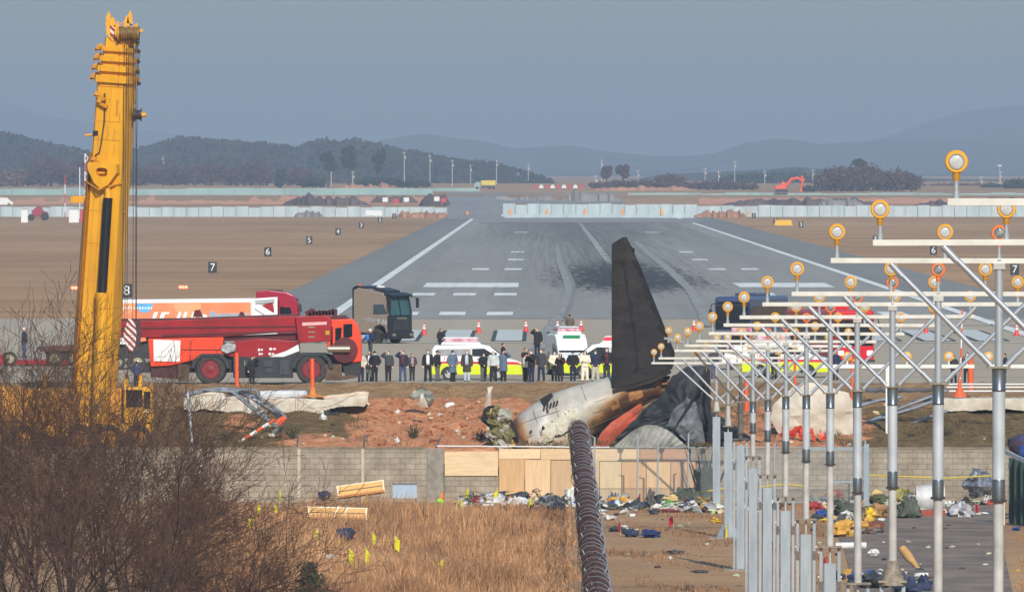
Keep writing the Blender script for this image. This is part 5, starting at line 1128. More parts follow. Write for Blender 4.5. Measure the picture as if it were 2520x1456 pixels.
# ---------------------------------------------------------------- low trailer, left, D = 704
LD = 704.0; q = loc_tools(100, 900, LD); lt_ = thing('low_trailer', 'red low-bed trailer with big wheels behind the shrub at the left edge', 'trailer', (wx(100, LD), LD, 0))
pz('deck', [(95, 852), (190, 848), (260, 848), (260, 860), (100, 864)], -1.3, 1.3, mat('trailer_deck', (70, 44, 40), rough=.8, c2=(110, 72, 62), scale=2), lt_); pz('bed', [(-60, 884), (300, 884), (300, 896), (-60, 896)], -1.25, 1.25, red, lt_); pz('gooseneck', [(-60, 868), (30, 872), (44, 896), (-60, 896)], -1.1, 1.1, red, lt_); pz('frame', [(110, 862), (250, 860), (250, 884), (120, 884)], -1.0, 1.0, chas, lt_)
for u, v, r in ((26, 884, .46), (136, 880, .52), (186, 880, .52), (-20, 884, .46)): wheel(lt_, q(u, 900, -1.15) + Vector((0, 0, r)), r, .36, chrome)
# ---------------------------------------------------------------- ambulances
lime = mat('lime_yellow', (206, 220, 20), rough=.4, var=.06); redstripe = mat('red_stripe', (206, 50, 62), rough=.4, var=.06); lite = mat('lit_red_lightbar', (236, 40, 60), rough=.3, emit=1.6, var=.3, scale=3); barred = mat('pale_red_lightbar', (170, 70, 92), rough=.2, c2=(226, 190, 200), amount=.5, scale=2.5); alloy = mat('alloy_rim', (198, 198, 196), rough=.35, metal=.5)
def van(name, label, loc, rz, high=False, lit=False, green=False, red=False):
    t = thing(name, label, 'ambulance', loc, rz)
    prof = [(-2.55, .5), (-2.62, 1.0), (-2.6, 1.75), (-2.45, 2.02), (.35, 2.05), (.75, 1.96), (1.55, 1.32), (2.35, 1.12), (2.6, .92), (2.64, .5)]
    if high: prof = [(-2.55, .5), (-2.62, 1.0), (-2.6, 2.1), (-2.4, 2.42), (.3, 2.44), (.8, 2.2), (1.55, 1.34), (2.35, 1.12), (2.6, .92), (2.64, .5)]
    def pr(nm, pts, y0, y1, m, par=None, bevel=.0): mb = MB(); mb.prism(pts, y0, y1); return mb.build(nm, m, par or t, bevel=bevel)
    body = pr('body', prof, -.92, .92, whi, None, .08)
    lower = pr('lower_body', [(-2.6, .34), (-2.63, .98), (2.56, .9), (2.62, .84), (2.62, .34)], -.945, .945, lime, None, .03)
    pr('stripe', [(-2.62, .995), (-2.62, 1.1), (2.3, 1.08), (2.5, .96), (2.5, .915)], -.938, .938, redstripe, body)
    for s in (-1, 1):
        y = s * .925; pr('side_window', [(-2.3, 1.42), (-2.3, 1.8), (-.4, 1.82), (-.4, 1.42)], y - .006, y + .006, mat('mirror_film', (206, 210, 216), rough=.12, metal=.6), body); pr('cab_window', [(-.28, 1.4), (-.28, 1.82), (.42, 1.84), (1.2, 1.36)], y - .006, y + .006, glassy('van_glass', (46, 54, 58)), body)
        pr('door_seam', [(-.36, .6), (-.33, .6), (-.33, 1.9), (-.36, 1.9)], y - .008, y + .008, mat('seam_grey', (120, 122, 124)), body)
        pr('door_handle', [(.0, 1.2), (.2, 1.2), (.2, 1.25), (.0, 1.25)], y - .02, y + .02, chas, body); pr('mirror', [(1.0, 1.38), (1.14, 1.38), (1.14, 1.62), (1.0, 1.62)], s * 1.06 - .08, s * 1.06 + .08, chas, body, .02)
        pr('arch', [(1.2 + .5 * math.cos(a), .34 + .5 * math.sin(a)) for a in np.linspace(0, math.pi, 14)], s * .955 - .008, s * .955 + .008, chas, lower); pr('arch', [(-1.62 + .48 * math.cos(a), .34 + .48 * math.sin(a)) for a in np.linspace(0, math.pi, 14)], s * .955 - .008, s * .955 + .008, chas, lower)
        for x in (1.2, -1.62): wheel(t, (x, s * .86, .38), .38, .24, alloy, 6, side=s)
        pr('headlamp', [(2.2, .95), (2.56, .82), (2.6, .98), (2.3, 1.1)], s * .78 - .15, s * .78 + .15, chrome, body, .01)
    mb = MB(); a = [Vector((.80, -.8, 1.93)), Vector((.80, .8, 1.93)), Vector((1.53, .86, 1.36)), Vector((1.53, -.86, 1.36))]; a = [p + Vector((.02, 0, .03)) for p in a]; mb.add(a + [p + Vector((-.03, 0, -.03)) for p in a], [(0, 1, 2, 3), (7, 6, 5, 4), (0, 4, 5, 1), (1, 5, 6, 2), (2, 6, 7, 3), (3, 7, 4, 0)]); mb.build('windscreen', glass, body)
    zt = 2.44 if high else 2.05
    base = pr('lightbar_base', [(-2.1, zt), (.3, zt), (.1, zt + .16), (-2.0, zt + .16)], -.72, .72, whi, body, .03)
    lb = pr('lightbar', [(-1.95, zt + .165), (.1, zt + .165), (.0, zt + .36), (-1.85, zt + .36)], -.66, .66, lite if lit else barred, base, .04)
    pr('lightbar_cap', [(-2.0, zt + .365), (.1, zt + .365), (-.05, zt + .43), (-1.9, zt + .43)], -.6, .6, whi, base, .02)
    if green: mb = MB(); mb.box((.86 if high else .6, 0, 2.28), (.1, 1.0, .16), (0, R(38), 0)); mb.build('green_sign', mat('green_sign', (24, 140, 84), rough=.4), body)
    pr('number_plate', [(2.645, .5), (2.66, .5), (2.66, .64), (2.645, .64)], -.26, .26, whi, t)
    lettering('119', .34, redstripe, t, (-1.7, -.936, 1.24), (R(90), 0, 0))
    return t
va = van('ambulance', 'white and lime ambulance facing right behind the onlookers', (wx(1174, 656), 656, 0), 0)
vb = van('ambulance', 'high-roofed white ambulance with a green roof sign', (wx(1400, 672), 672, 0), R(-80), high=True, green=True)
vc = van('ambulance', 'ambulance with a glowing red light bar beside the black fin', (wx(1492, 661), 661, 0), R(172), lit=True)
vd = van('ambulance', 'lime and white ambulance behind the light masts', (wx(1940, 664), 664, 0), R(-8))
# white box truck side part left of it: fire engine with headlamps on
FD = 690.0; q = loc_tools(1880, 910, FD); fe = thing('fire_engine', 'dark red fire engine with a bright headlamp behind the light masts', 'fire engine', (wx(1880, FD), FD, 0), R(0))
pz('body', [(1780, 838), (1800, 818), (1960, 816), (1970, 826), (1970, 896), (1780, 896)], -1.2, 1.2, dred, fe, .05); pz('stripe', [(1782, 868), (1968, 868), (1968, 878), (1782, 878)], -1.23, -1.205, whi, fe, 0); pz('window', [(1860, 826), (1900, 826), (1900, 850), (1860, 850)], -1.23, -1.205, glass, fe, 0); pz('window', [(1910, 826), (1955, 826), (1955, 850), (1910, 850)], -1.23, -1.205, glass, fe, 0); pz('windscreen', [(1786, 826), (1845, 826), (1845, 852), (1786, 852)], -1.23, -1.205, glass, fe, 0); pz('bumper', [(1776, 880), (1850, 880), (1850, 894), (1776, 894)], -1.35, -1.2, whi, fe, .02); pz('roof_bar', [(1800, 806), (1850, 806), (1850, 816), (1800, 816)], -.8, .4, barred, fe, .02)
hl = mat('lit_headlamp', (255, 250, 236), emit=3.0)
for u in (1815,): mb = MB(); mb.lathe([(.24, 0), (.2, -.06), (.02, -.08)], q(u, 858, -1.21), 'y', 16); mb.build('headlamp', hl, fe)
for u in (1815, 1935): wheel(fe, q(u, 898, -1.0), .5, .34, chrome)
# ---------------------------------------------------------------- coaches
def coach(label, loc, rz, cm, lower_m, lamps=False, L=11.0, Wd=2.5, Hh=3.55):
    t = thing('coach', label, 'bus', loc, rz)
    # local: forward is -y
    def bx_(nm, x0, x1, y0, y1, z0, z1, m, par=None, bev=.0): mb = MB(); mb.box(((x0 + x1) / 2, (y0 + y1) / 2, (z0 + z1) / 2), (x1 - x0, y1 - y0, z1 - z0)); return mb.build(nm, m, par or t, bevel=bev)
    body = bx_('body', -Wd / 2, Wd / 2, -L / 2, L / 2, .38, Hh, cm, None, .2)
    bx_('windscreen', -Wd / 2 + .12, Wd / 2 - .12, -L / 2 - .02, -L / 2 + .1, 1.35, 2.95, glass, body, .02); bx_('destination_glass', -Wd / 2 + .2, Wd / 2 - .2, -L / 2 - .02, -L / 2 + .1, 2.99, 3.22, glass, body, .02)
    bx_('front_panel', -Wd / 2 + .05, Wd / 2 - .05, -L / 2 - .03, -L / 2 + .1, .5, 1.3, lower_m, body, .02)
    for s in (-1, 1):
        bx_('side_glass', s * Wd / 2 - .015, s * Wd / 2 + .015, -L / 2 + .6, L / 2 - .5, 1.6, 2.9, glass, body)
        bx_('skirt', s * Wd / 2 - .012, s * Wd / 2 + .02, -L / 2 + .3, L / 2 - .3, .45, 1.2, lower_m, body)
        for k in range(5): yy = -L / 2 + 1.6 + k * 1.9; bx_('window_pillar', s * Wd / 2 - .02, s * Wd / 2 + .02, yy, yy + .08, 1.58, 2.92, chas, body)
        bx_('headlamp', s * .92 - .17, s * .92 + .17, -L / 2 - .06, -L / 2, .78, 1.06, hl if lamps else chrome, body, .02)
        for yy in (-L / 2 + 2.4, L / 2 - 2.6): wheel(body, (0, 0, 0), .5, .3, chrome); w = t.children_recursive
    for o in list(body.children):
        if o.name.startswith('wheel'):
            bpy.data.objects.remove(o.children[0], do_unlink=True); bpy.data.objects.remove(o, do_unlink=True)
    for s in (-1, 1):
        for yy in (-L / 2 + 2.4, L / 2 - 2.6):
            w = wheel(t, (s * (Wd / 2 - .14), yy, .5), .5, .3, chrome, side=1); w.rotation_euler = (0, 0, R(90) if s < 0 else R(-90))
    for s in (-1, 1): mb = MB(); mb.path([(s * 1.1, -L / 2, 3.1), (s * 1.35, -L / 2 - .35, 3.05), (s * 1.42, -L / 2 - .35, 2.7)], .04, 6); mb.box((s * 1.42, -L / 2 - .35, 2.4), (.22, .1, .6)); mb.build('mirror', chas, body, bevel=.02)
    bx_('bumper', -Wd / 2, Wd / 2, -L / 2 - .06, -L / 2 + .1, .36, .52, chas, body, .02); bx_('number_plate', -.3, .3, -L / 2 - .075, -L / 2 - .06, .42, .54, mat('plate_yellow', (214, 190, 110)), body)
    mb = MB()
    for s in (-1, 1): mb.beam((s * .1, -L / 2 - .03, 1.42), (s * .9, -L / 2 - .03, 1.9), .03, .03)
    mb.build('wiper', chas, body); bx_('roof_unit', -.8, .8, -1.5, 2.0, Hh - .02, Hh + .22, cm, body, .05)
    return t
navy = mat('coach_navy', (60, 72, 96), rough=.3, c2=(48, 66, 112), amount=.4, scale=.4); cred = mat('coach_red', (196, 16, 30), rough=.3, var=.08)
b1 = coach('dark blue coach parked at an angle behind the light masts', (wx(1850, 776), 776, 0), R(-15), navy, mat('coach_grey', (96, 98, 106), rough=.35))
b2 = coach('red coach with lit headlamps behind the light masts', (wx(2042, 702), 702, 0), R(15), cred, cred, True)
lettering('KD', .3, whi, b2, (-.1, -5.56, 1.0), (R(90), 0, 0))
# ================================================================ APPROACH LIGHT MASTS
cream = mat('cream_crossbar', (212, 208, 196), rough=.6, c2=(188, 184, 172), amount=.35, scale=1.5)
alu = mat('brushed_aluminium', (174, 178, 181), rough=.42, metal=.45, var=.06, scale=3)
whitep = mat('pale_mast_pipe', (190, 194, 196), rough=.5, metal=.2, c2=(166, 170, 172), amount=.4, scale=1.2)
greyp = mat('weathered_mast_pipe', (188, 185, 178), rough=.6, c2=(158, 154, 146), amount=.45, scale=1.4)
sleeve_m = mat('dark_sleeve', (124, 126, 128), rough=.3, metal=.85, var=.15)
rustc = mat('stained_flange', (150, 138, 118), rough=.7, c2=(104, 92, 78), amount=.5, scale=6)
boxg = mat('grey_mast_box', (134, 144, 150), rough=.7, c2=(160, 167, 170), amount=.5, scale=2.2, stretch=(1.5, 1, .25), detail=8)
boxd = mat('dark_band', (92, 94, 96), rough=.7)
yel_rim = mat('yellow_lamp_rim', (222, 156, 34), rough=.5, var=.08)
org_rim = mat('orange_lamp_rim', (226, 108, 40), rough=.5, var=.08)
yel_neck = mat('ochre_lamp_neck', (176, 124, 30), rough=.55)
lens_w = mat('clear_lamp_lens', (206, 206, 202), rough=.12, c2=(168, 168, 166), amount=.45, scale=6)
lens_d = mat('dark_lamp_lens', (98, 96, 98), rough=.08, c2=(170, 166, 164), amount=.3, scale=9)
gask = mat('lamp_gasket', (136, 126, 108), rough=.6); trn = random.Random(12)
def lamp_mesh(orange):
    A = MB(); A.lathe([(.085, .09), (.15, .07), (.165, .02), (.165, -.03), (.15, -.05), (.115, -.05), (.112, -.03)], (0, 0, 0), 'y', 24)
    B = MB(); B.lathe([(.02, -.062), (.05, -.06), (.085, -.052), (.112, -.034), (.112, .02)], (0, 0, 0), 'y', 24)
    C = MB(); C.lathe([(.035, -.53), (.035, -.29), (.045, -.29), (.045, -.27)], (0, .02, 0), 'z', 10); C.lathe([(.07, -.56), (.07, -.53), (.05, -.52), (.05, -.42), (.035, -.41)], (0, .02, 0), 'z', 10)
    N = MB(); N.lathe([(.05, -.27), (.055, -.22), (.055, -.15), (.04, -.14)], (0, .02, 0), 'z', 10)
    G = MB(); G.lathe([(.1, -.058), (.117, -.056), (.117, -.045), (.1, -.045), (.1, -.058)], (0, 0, 0), 'y', 24, False)
    return [(A, org_rim if orange else yel_rim, 'rim'), (B, lens_d if orange else lens_w, 'lens'), (C, alu, 'stem'), (N, org_rim if orange else yel_neck, 'neck'), (G, gask, 'gasket')]
_lm = {}
def lamp(parent, loc, orange):
    if orange not in _lm:
        _lm[orange] = []
        for mb, m, nm in lamp_mesh(orange):
            me = mb.mesh('lamp_' + nm); me.materials.append(m); me.polygons.foreach_set('use_smooth', [True] * len(me.polygons)); me.set_sharp_from_angle(angle=R(35)); _lm[orange].append((nm, me))
    h = bpy.data.objects.new('lamp', _lm[orange][0][1]); COL.objects.link(h); h.parent = parent; h.location = loc
    if orange: h['label'] = 'orange-rimmed flashing lamp in the middle'
    for nm, me in _lm[orange][1:]:
        o = bpy.data.objects.new(nm, me); COL.objects.link(o); o.parent = h
LX = 9.14; HB = 3.38
MASTS = [  # D, bar v, collar v, sleeve2 v, flange v, label
 (162, 498, None, None, None, 'nearest light mast, its crossbar reaching in highest at the right edge'),
 (195, 595.8, None, None, None, 'second nearest light mast, only its high crossbar and one brace in the picture'),
 (228, 642, 905, 1180, None, 'tall light mast with the thickest post, at the right beside the green fence'),
 (262, 723, 945, 1180, None, 'light mast with the second thickest post, its foot out of the picture'),
 (295.5, 748.6, 953, 1160, 1430, 'light mast with a white post ending in a flared foot at the bottom edge'),
 (327, 779.4, 962, 1176, 1435, 'light mast whose flange sits at the bottom edge left of the flared foot'),
 (360, 800, 968, 1110, 1345, 'light mast over the lowest visible short grey box column'),
 (393, 821, 972, 1105, 1277, 'light mast with grey box column starting below the orange seat debris'),
 (426, 840, 975, 1085, 1222, 'light mast with grey box column in the middle of the row of columns'),
 (460, 851, 983, 1058, 1168, 'light mast on a wide grey box column with dark bands, third column from left'),
 (490, 862.7, 988, 1040, 1123, 'light mast on a wide grey column, second in from the rusty dark one'),
 (521, None, 990, None, 1080, 'damaged light mast with a rusty dark post and a tilted sagging crossbar'),
 (554, 880.8, 995, None, 1048, 'light mast whose grey column has a flared foot and yellow marker'),
 (592, 893, 985, None, 1012, 'farthest standing light mast, right beside the black wreckage')]
for (D, vb, vc, vs2, vf, lab) in MASTS:
    K = FPX / D; hz = lambda v: CH - (v - HV) / K
    zg = zbase(D); root = thing('approach_light_mast', lab, 'light mast', (LX, D, zg), 0, 'approach light masts in line with the runway'); root.rotation_euler = (R(trn.uniform(-.3, .3)), R(trn.uniform(-.22, .22)), R(trn.uniform(-1.5, 1.5)))
    bad = vb is None
    zb = (hz(872) if bad else hz(vb)) - zg; zc = (hz(vc) if vc else hz(vb) - 2.13) - zg
    rot = R(5.5) if bad else 0
    if not bad:
        mb = MB(); mb.box((0, 0, zb), (2 * HB, .11, .105)); mb.build('crossbar', cream, root, bevel=.008)
        for lx in (-3.25, -1.085, 1.085, 3.25): lamp(root, (lx, 0, zb + .575), False)
        if D not in (554, 592): lamp(root, (0, -.02, zb + .56), True)
    else:
        mb = MB(); pts = [(-3.5 + 7 * i / 10, 0, zb + .75 - .19 * i - .6 * (i / 10) * (1 - i / 10) * -1) for i in range(11)]
        for i in range(10): mb.beam(pts[i], pts[i + 1], .11, .1)
        mb.build('crossbar', mat('scorched_crossbar', (170, 172, 164), rough=.8, c2=(110, 112, 106), scale=1.5), root)
        lamp(root, (-3.3, 0, zb + 1.1), False); lamp(root, (-1.1, 0, zb + .75), False)
    ptop = zb - .05
    pm = alu if not bad else mat('scorched_post', (108, 102, 96), rough=.8, c2=(70, 62, 56), scale=2)
    mb = MB(); mb.tube((0, 0, zc), (0, 0, ptop - (.9 if bad else 0)), .082, .08, 16); mb.build('upper_post', pm, root, smooth=40)
    mb = MB(); mb.box((0, 0, zb - .11), (.24, .2, .12)); mb.build('bar_clamp', greyp, root, bevel=.01)
    for s in (-1, 1):
        mb = MB(); e = (s * 2.17, 0, zb - .06 + (-.25 * s if bad else 0)); mb.tube((s * .17, 0, zc + .06), e, .05, .05, 12); 
        d = Vector((s * 2.0, 0, zb - zc)).normalized(); mb.tube(Vector(e) - d * .35, e, .062, .062, 10); mb.tube((s * .17, 0, zc + .06), Vector((s * .17, 0, zc + .06)) + d * .3, .058, .058, 10)
        mb.build('brace', alu if not bad else pm, root, smooth=40)
    mb = MB(); mb.box((0, 0, zc + .01), (.46, .3, .045)); mb.build('collar_plate', rustc, root, bevel=.006)
    end = (hz(vf) - zg) if vf else 0.25
    col = alu if not bad else pm
    if D < 530:
        mb = MB(); mb.lathe([(.11, zc - .47), (.135, zc - .47), (.145, zc - .44), (.135, zc - .42), (.14, zc - .03), (.15, zc - .02), (.11, zc)], (0, 0, 0), 'z', 20); mb.build('sleeve', sleeve_m if not bad else pm, root, smooth=40)
        s2 = (hz(vs2) - zg) if vs2 else zc - 1.0
        mb = MB(); mb.tube((0, 0, s2), (0, 0, zc - .45), .128, .128, 18); mb.build('middle_post', whitep if not bad else pm, root, smooth=40)
        mb = MB(); mb.lathe([(.1, s2 - .46), (.17, s2 - .44), (.18, s2 - .40), (.135, s2 - .38), (.135, s2 - .02), (.128, s2 + .01)], (0, 0, 0), 'z', 20)
        mb.build('sleeve', sleeve_m if not bad else pm, root, smooth=40)
        mb = MB(); mb.tube((0, 0, end), (0, 0, s2 - .42), .112, .105, 18); mb.build('lower_post', greyp if not bad else pm, root, smooth=40)
    else:
        mb = MB(); mb.lathe([(.15, end), (.17, end + .1), (.12, end + .45), (.11, zc)], (0, 0, 0), 'z', 16); mb.build('lower_post', greyp, root, smooth=40)
    if D == 295.5:
        mb = MB(); mb.lathe([(.34, end - .1), (.32, end), (.14, end + .5), (.11, end + .55)], (0, 0, 0), 'z', 12); mb.build('flared_foot', rustc, root, smooth=40)
    if vf:
        mb = MB(); mb.box((0, 0, end), (.74 if D < 540 else .52, .5, .06)); mb.build('flange', rustc if not bad else pm, root, bevel=.008)
        bd = -0.3
        w = .37 if D < 540 else .4
        ctop = end - (.52 if D not in (521, 554, 592) else .28)
        mb = MB(); mb.box((0, 0, (ctop + bd) / 2), (w, .34, ctop - bd)); mb.build('box_column', boxg, root, bevel=.012)
        mb = MB(); mb.tube((0, 0, ctop), (0, 0, end - .03), .035, .03, 8); mb.build('neck_rod', greyp, root)
        if D < 540:
            for s in (-1, 1):
                mb = MB(); mb.mi = 0; mb.box((s * .285, 0, (end + bd) / 2), (.1, .16, end - bd)); mb.mi = 1; mb.box((s * .285, -.002, end - 1.25), (.114, .168, .32)); mb.mi = 2; mb.box((s * .36, -.03, end - .95), (.04, .05, .05)); mb.build('side_leg', [boxg, boxd, paint], root, bevel=.005)
        elif D == 554:
            mb = MB(); mb.lathe([(.62, -.25), (.6, .02), (.22, .75), (.2, .8)], (0, 0, 0), 'z', 4); mb.build('flared_foot', boxg, root)
            mb = MB(); mb.box((0, 0, -.05), (1.9, 1.6, .22)); mb.build('concrete_pad', rough_c, root)
            mb = MB(); mb.lathe([(.09, .05), (.07, .3), (.02, .7)], (-.1, -.6, 0), 'z', 8); mb.build('yellow_marker', mat('yellow_marker', (214, 176, 40), rough=.5), root)
        if D == 521:
            mb = MB(); mb.box((0, 0, -.02), (1.5, 1.5, .2)); mb.build('concrete_pad', rough_c, root)
# a low white crossbar with small lamps standing on the bank, right
t = thing('low_light_bar', 'low white crossbar with small amber lamps on a white square post at the bank', 'light mast', (wx(2185, 612), 612, wz(1105, 612)))
def lq(u, v): return Vector(((u - 2185) * 612 / FPX, 0, (1105 - v) * 612 / FPX))
mb = MB(); p = lq(2185, 1102); q = lq(2185, 905); mb.box((p + q) / 2, (.24, .2, (q - p).length)); mb.build('post', paint, t, bevel=.01)
mb = MB(); a, b = lq(2020, 901), lq(2398, 901); mb.box((a + b) / 2, ((b - a).length, .12, .2)); mb.build('crossbar', paint, t, bevel=.01)
mb = MB(); a, b = lq(2436, 901), lq(2560, 901); mb.box((a + b) / 2, ((b - a).length, .12, .2)); mb.build('crossbar', paint, t, bevel=.01)
for u in (2232, 2335, 2432, 2085):
    mb = MB(); c = lq(u, 877); mb.lathe([(.12, .09), (.25, .05), (.26, -.04), (.18, -.06), (.1, -.07)], c, 'y', 16); l = mb.build('lamp', yel_rim, t, smooth=40)
    mb = MB(); mb.lathe([(.17, -.03), (.15, -.08), (.05, -.1)], c, 'y', 16); mb.build('lens', lens_w, l, smooth=40)
    mb = MB(); mb.tube(c + Vector((0, 0, -.24)), lq(u, 899), .05, .05, 8); mb.build('stem', paint, l)
# ================================================================ PEOPLE
def remeshed(mb, vox, name):
    me = mb.mesh('tmp'); o = bpy.data.objects.new('tmp', me); COL.objects.link(o)
    m = o.modifiers.new('r', 'REMESH'); m.mode = 'VOXEL'; m.voxel_size = vox; m.use_smooth_shade = True
    s = o.modifiers.new('s', 'SMOOTH'); s.factor = .5; s.iterations = 2
    out = bpy.data.meshes.new_from_object(o.evaluated_get(bpy.context.evaluated_depsgraph_get())); bpy.data.objects.remove(o); bpy.data.meshes.remove(me)
    out.name = name; out.materials.clear(); out.materials.append(None); return out
def tubes(mb, pts, rs, n=10):
    pts = [Vector(p) for p in pts]; mb.path(pts, rs, n)
    mb.ball(pts[0], rs[0] * 1.0, n, 6); mb.ball(pts[-1], rs[-1] * 1.0, n, 6)
def rings(mb, rows, n=16):
    """stack of ellipses (cx, cy, z, rx, ry)"""
    mb.loft([[Vector((cx + rx * math.cos(2 * math.pi * k / n), cy + ry * math.sin(2 * math.pi * k / n), z)) for k in range(n)] for cx, cy, z, rx, ry in rows])
SH = {s: Vector((s * .185, 0, 1.415)) for s in (-1, 1)}
# pose: elbow and wrist for the picture-left (-1) and picture-right (+1) arm; people face -y
POSES = {
 'down': {-1: ((-.255, .02, 1.13), (-.27, -.05, .89)), 1: ((.255, .02, 1.13), (.27, -.05, .89))},
 'pocket': {-1: ((-.30, .05, 1.13), (-.2, -.1, .95)), 1: ((.30, .05, 1.13), (.2, -.1, .95))},
 'front': {-1: ((-.27, -.02, 1.13), (-.06, -.2, 1.0)), 1: ((.27, -.02, 1.13), (.05, -.21, 1.0))},
 'brow': {-1: ((-.36, -.16, 1.44), (-.14, -.2, 1.63)), 1: ((.255, .02, 1.13), (.26, -.05, .89))},
 'browr': {1: ((.36, -.16, 1.44), (.14, -.2, 1.63)), -1: ((-.255, .02, 1.13), (-.26, -.05, .89))},
 'phone': {-1: ((-.25, -.16, 1.17), (-.07, -.32, 1.40)), 1: ((.25, -.16, 1.17), (.07, -.32, 1.40))},
 'cross': {-1: ((-.26, -.1, 1.13), (.1, -.2, 1.19)), 1: ((.26, -.1, 1.13), (-.1, -.22, 1.16))},
 'walk': {-1: ((-.26, .1, 1.15), (-.25, .04, .91)), 1: ((.26, -.08, 1.14), (.24, -.24, .95))},
}
LEGS = {'stand': ((-.095, .0), (.095, .0)), 'apart': ((-.14, -.03), (.15, .03)), 'step': ((-.1, -.2), (.1, .22))}
def hand(mb, w, d, s):
    d = d.normalized(); side = Vector((1, 0, 0)) - d * d.x; side = side.normalized(); nrm = d.cross(side)
    c = w + d * .045; mb.loft([[w + d * t + side * a * .038 + nrm * b * .014 for a, b in ((-1, -1), (1, -1), (1, 1), (-1, 1))] for t in (0, .05, .09)])
    for i, (o, l) in enumerate(((-.030, .062), (-.010, .074), (.010, .070), (.030, .054))):
        a = w + d * .085 + side * o; k1 = a + d * l * .5 - nrm * .006 * s; k2 = a + d * l * .85 - nrm * .022 * s; mb.path([a, k1, k2], [.0095, .009, .007], 6)
    t0 = w + d * .03 - side * .035 * s; mb.path([t0, t0 + d * .03 - side * .022 * s, t0 + d * .055 - side * .026 * s], [.011, .010, .008], 6)
_body, _coat, _trou = {}, {}, {}
def legpts(kind, s):
    fx_, fy_ = LEGS[kind][0 if s < 0 else 1]
    return [(s * .09, 0, .93), ((s * .092 + fx_) / 2 * 1.02, fy_ * .4 - .025, .50), (fx_, fy_, .09)]
def body_mesh(pose, legs):
    if (pose, legs) in _body: return _body[(pose, legs)]
    mb = MB(); rings(mb, [(0, 0, .9, .15, .1), (0, 0, 1.0, .155, .1), (0, -.01, 1.2, .15, .11), (0, 0, 1.38, .17, .10), (0, .01, 1.46, .08, .07), (0, .0, 1.5, .052, .055), (0, -.005, 1.56, .05, .055)])
    for s in (-1, 1):
        p = legpts(legs, s); tubes(mb, p, [.09, .062, .042]); f = Vector(p[2]); tubes(mb, [f + Vector((0, .04, -.05)), f + Vector((0, -.14, -.06))], [.035, .03], 8)
        e, w = POSES[pose][s]; tubes(mb, [SH[s], e, w], [.055, .042, .028]); hand(mb, Vector(w), Vector(w) - Vector(e), s)
    mb.ball((0, -.01, 1.615), (.075, .092, .112), 16, 12); mb.ball((0, -.045, 1.56), (.05, .05, .05), 10, 8)          # skull and jaw
    mb.path([(0, -.098, 1.63), (0, -.122, 1.60), (0, -.1, 1.592)], [.010, .016, .012], 6)                                  # nose
    for s in (-1, 1): mb.ball((s * .078, 0, 1.61), (.014, .024, .032), 8, 6); mb.ball((s * .03, -.093, 1.632), (.016, .008, .009), 8, 5)
    mb.ball((0, -.096, 1.568), (.024, .01, .008), 8, 5)
    m = remeshed(mb, .011, 'body_' + pose); _body[(pose, legs)] = m; return m
def coat_mesh(pose, hem, puff):
    key = (pose, hem, puff)
    if key in _coat: return _coat[key]
    mb = MB(); p = .02 * puff
    rows = [(0, 0, hem, .185 + p + (.03 if hem < .7 else 0), .135 + p), (0, 0, max(hem + .02, .95), .185 + p, .135 + p), (0, -.005, 1.1, .175 + p, .13 + p), (0, -.005, 1.28, .19 + p, .14 + p), (0, 0, 1.40, .185 + p, .12 + p), (0, .005, 1.465, .11, .09), (0, .0, 1.51, .075, .075)]
    rings(mb, rows)
    for s in (-1, 1):
        e, w = POSES[pose][s]; e, w = Vector(e), Vector(w); tubes(mb, [SH[s] + Vector((-s * .01, 0, -.01)), SH[s].lerp(e, .5), e, e.lerp(w, .5), w - (w - e) * .08], [.083 + p, .075 + p, .066 + p, .06 + p, .05 + p * .6])
    rnd = random.Random(hash(pose) % 99); vs = mb.v
    m = remeshed(mb, .018, 'coat_' + pose); _coat[key] = m; return m
def trouser_mesh(legs, wide):
    if (legs, wide) in _trou: return _trou[(legs, wide)]
    mb = MB(); rings(mb, [(0, 0, .84, .165, .12), (0, 0, .95, .168, .122), (0, 0, 1.02, .16, .115)])
    for s in (-1, 1):
        p = legpts(legs, s); tubes(mb, [p[0], Vector(p[0]).lerp(Vector(p[1]), .5), p[1], Vector(p[1]).lerp(Vector(p[2]), .5), p[2]], [.105, .098 + wide, .08 + wide, .075 + wide, .07 + wide])
    m = remeshed(mb, .018, 'trousers_' + legs); _trou[(legs, wide)] = m; return m
_hair = {}
def head_mesh(kind):
    if kind in _hair: return _hair[kind]
    mb = MB()
    if kind == 'short':
        mb.ball((0, .012, 1.645), (.085, .1, .092), 16, 10)
        for i, (x, y, z) in enumerate(mb.v):
            if z < 1.60 and y < .02: mb.v[i] = (x * .9, .03, max(z, 1.58))
            elif y < -.055 and z < 1.67: mb.v[i] = (x, y + .03, z + .02)
    elif kind == 'long': mb.ball((0, .015, 1.64), (.092, .105, .1), 16, 10); rings(mb, [(0, .05, 1.42, .1, .05), (0, .045, 1.55, .1, .07), (0, .03, 1.65, .09, .08)])
    elif kind == 'bald': mb.ball((0, .05, 1.60), (.082, .06, .045), 14, 8)
    elif kind == 'cap': mb.ball((0, .005, 1.665), (.088, .104, .075), 16, 10); mb.loft([[Vector((x * f, y, 1.66 - .012 * (y < -.14))) + Vector((0, 0, dz)) for x, y in ((-.07, -.07), (.07, -.07), (.06, -.17), (-.06, -.17))] for f, dz in ((1, 0), (1, .012))])
    elif kind == 'beanie': mb.ball((0, .005, 1.665), (.09, .106, .085), 16, 10); rings(mb, [(0, .005, 1.635, .092, .108), (0, .005, 1.67, .092, .108)])
    elif kind == 'hood': mb.ball((0, .03, 1.61), (.11, .105, .13), 16, 10); rings(mb, [(0, .02, 1.44, .12, .1), (0, .03, 1.52, .12, .1)])
    me = mb.mesh('head_' + kind); me.polygons.foreach_set('use_smooth', [True] * len(me.polygons)); me.materials.append(None); _hair[kind] = me; return me
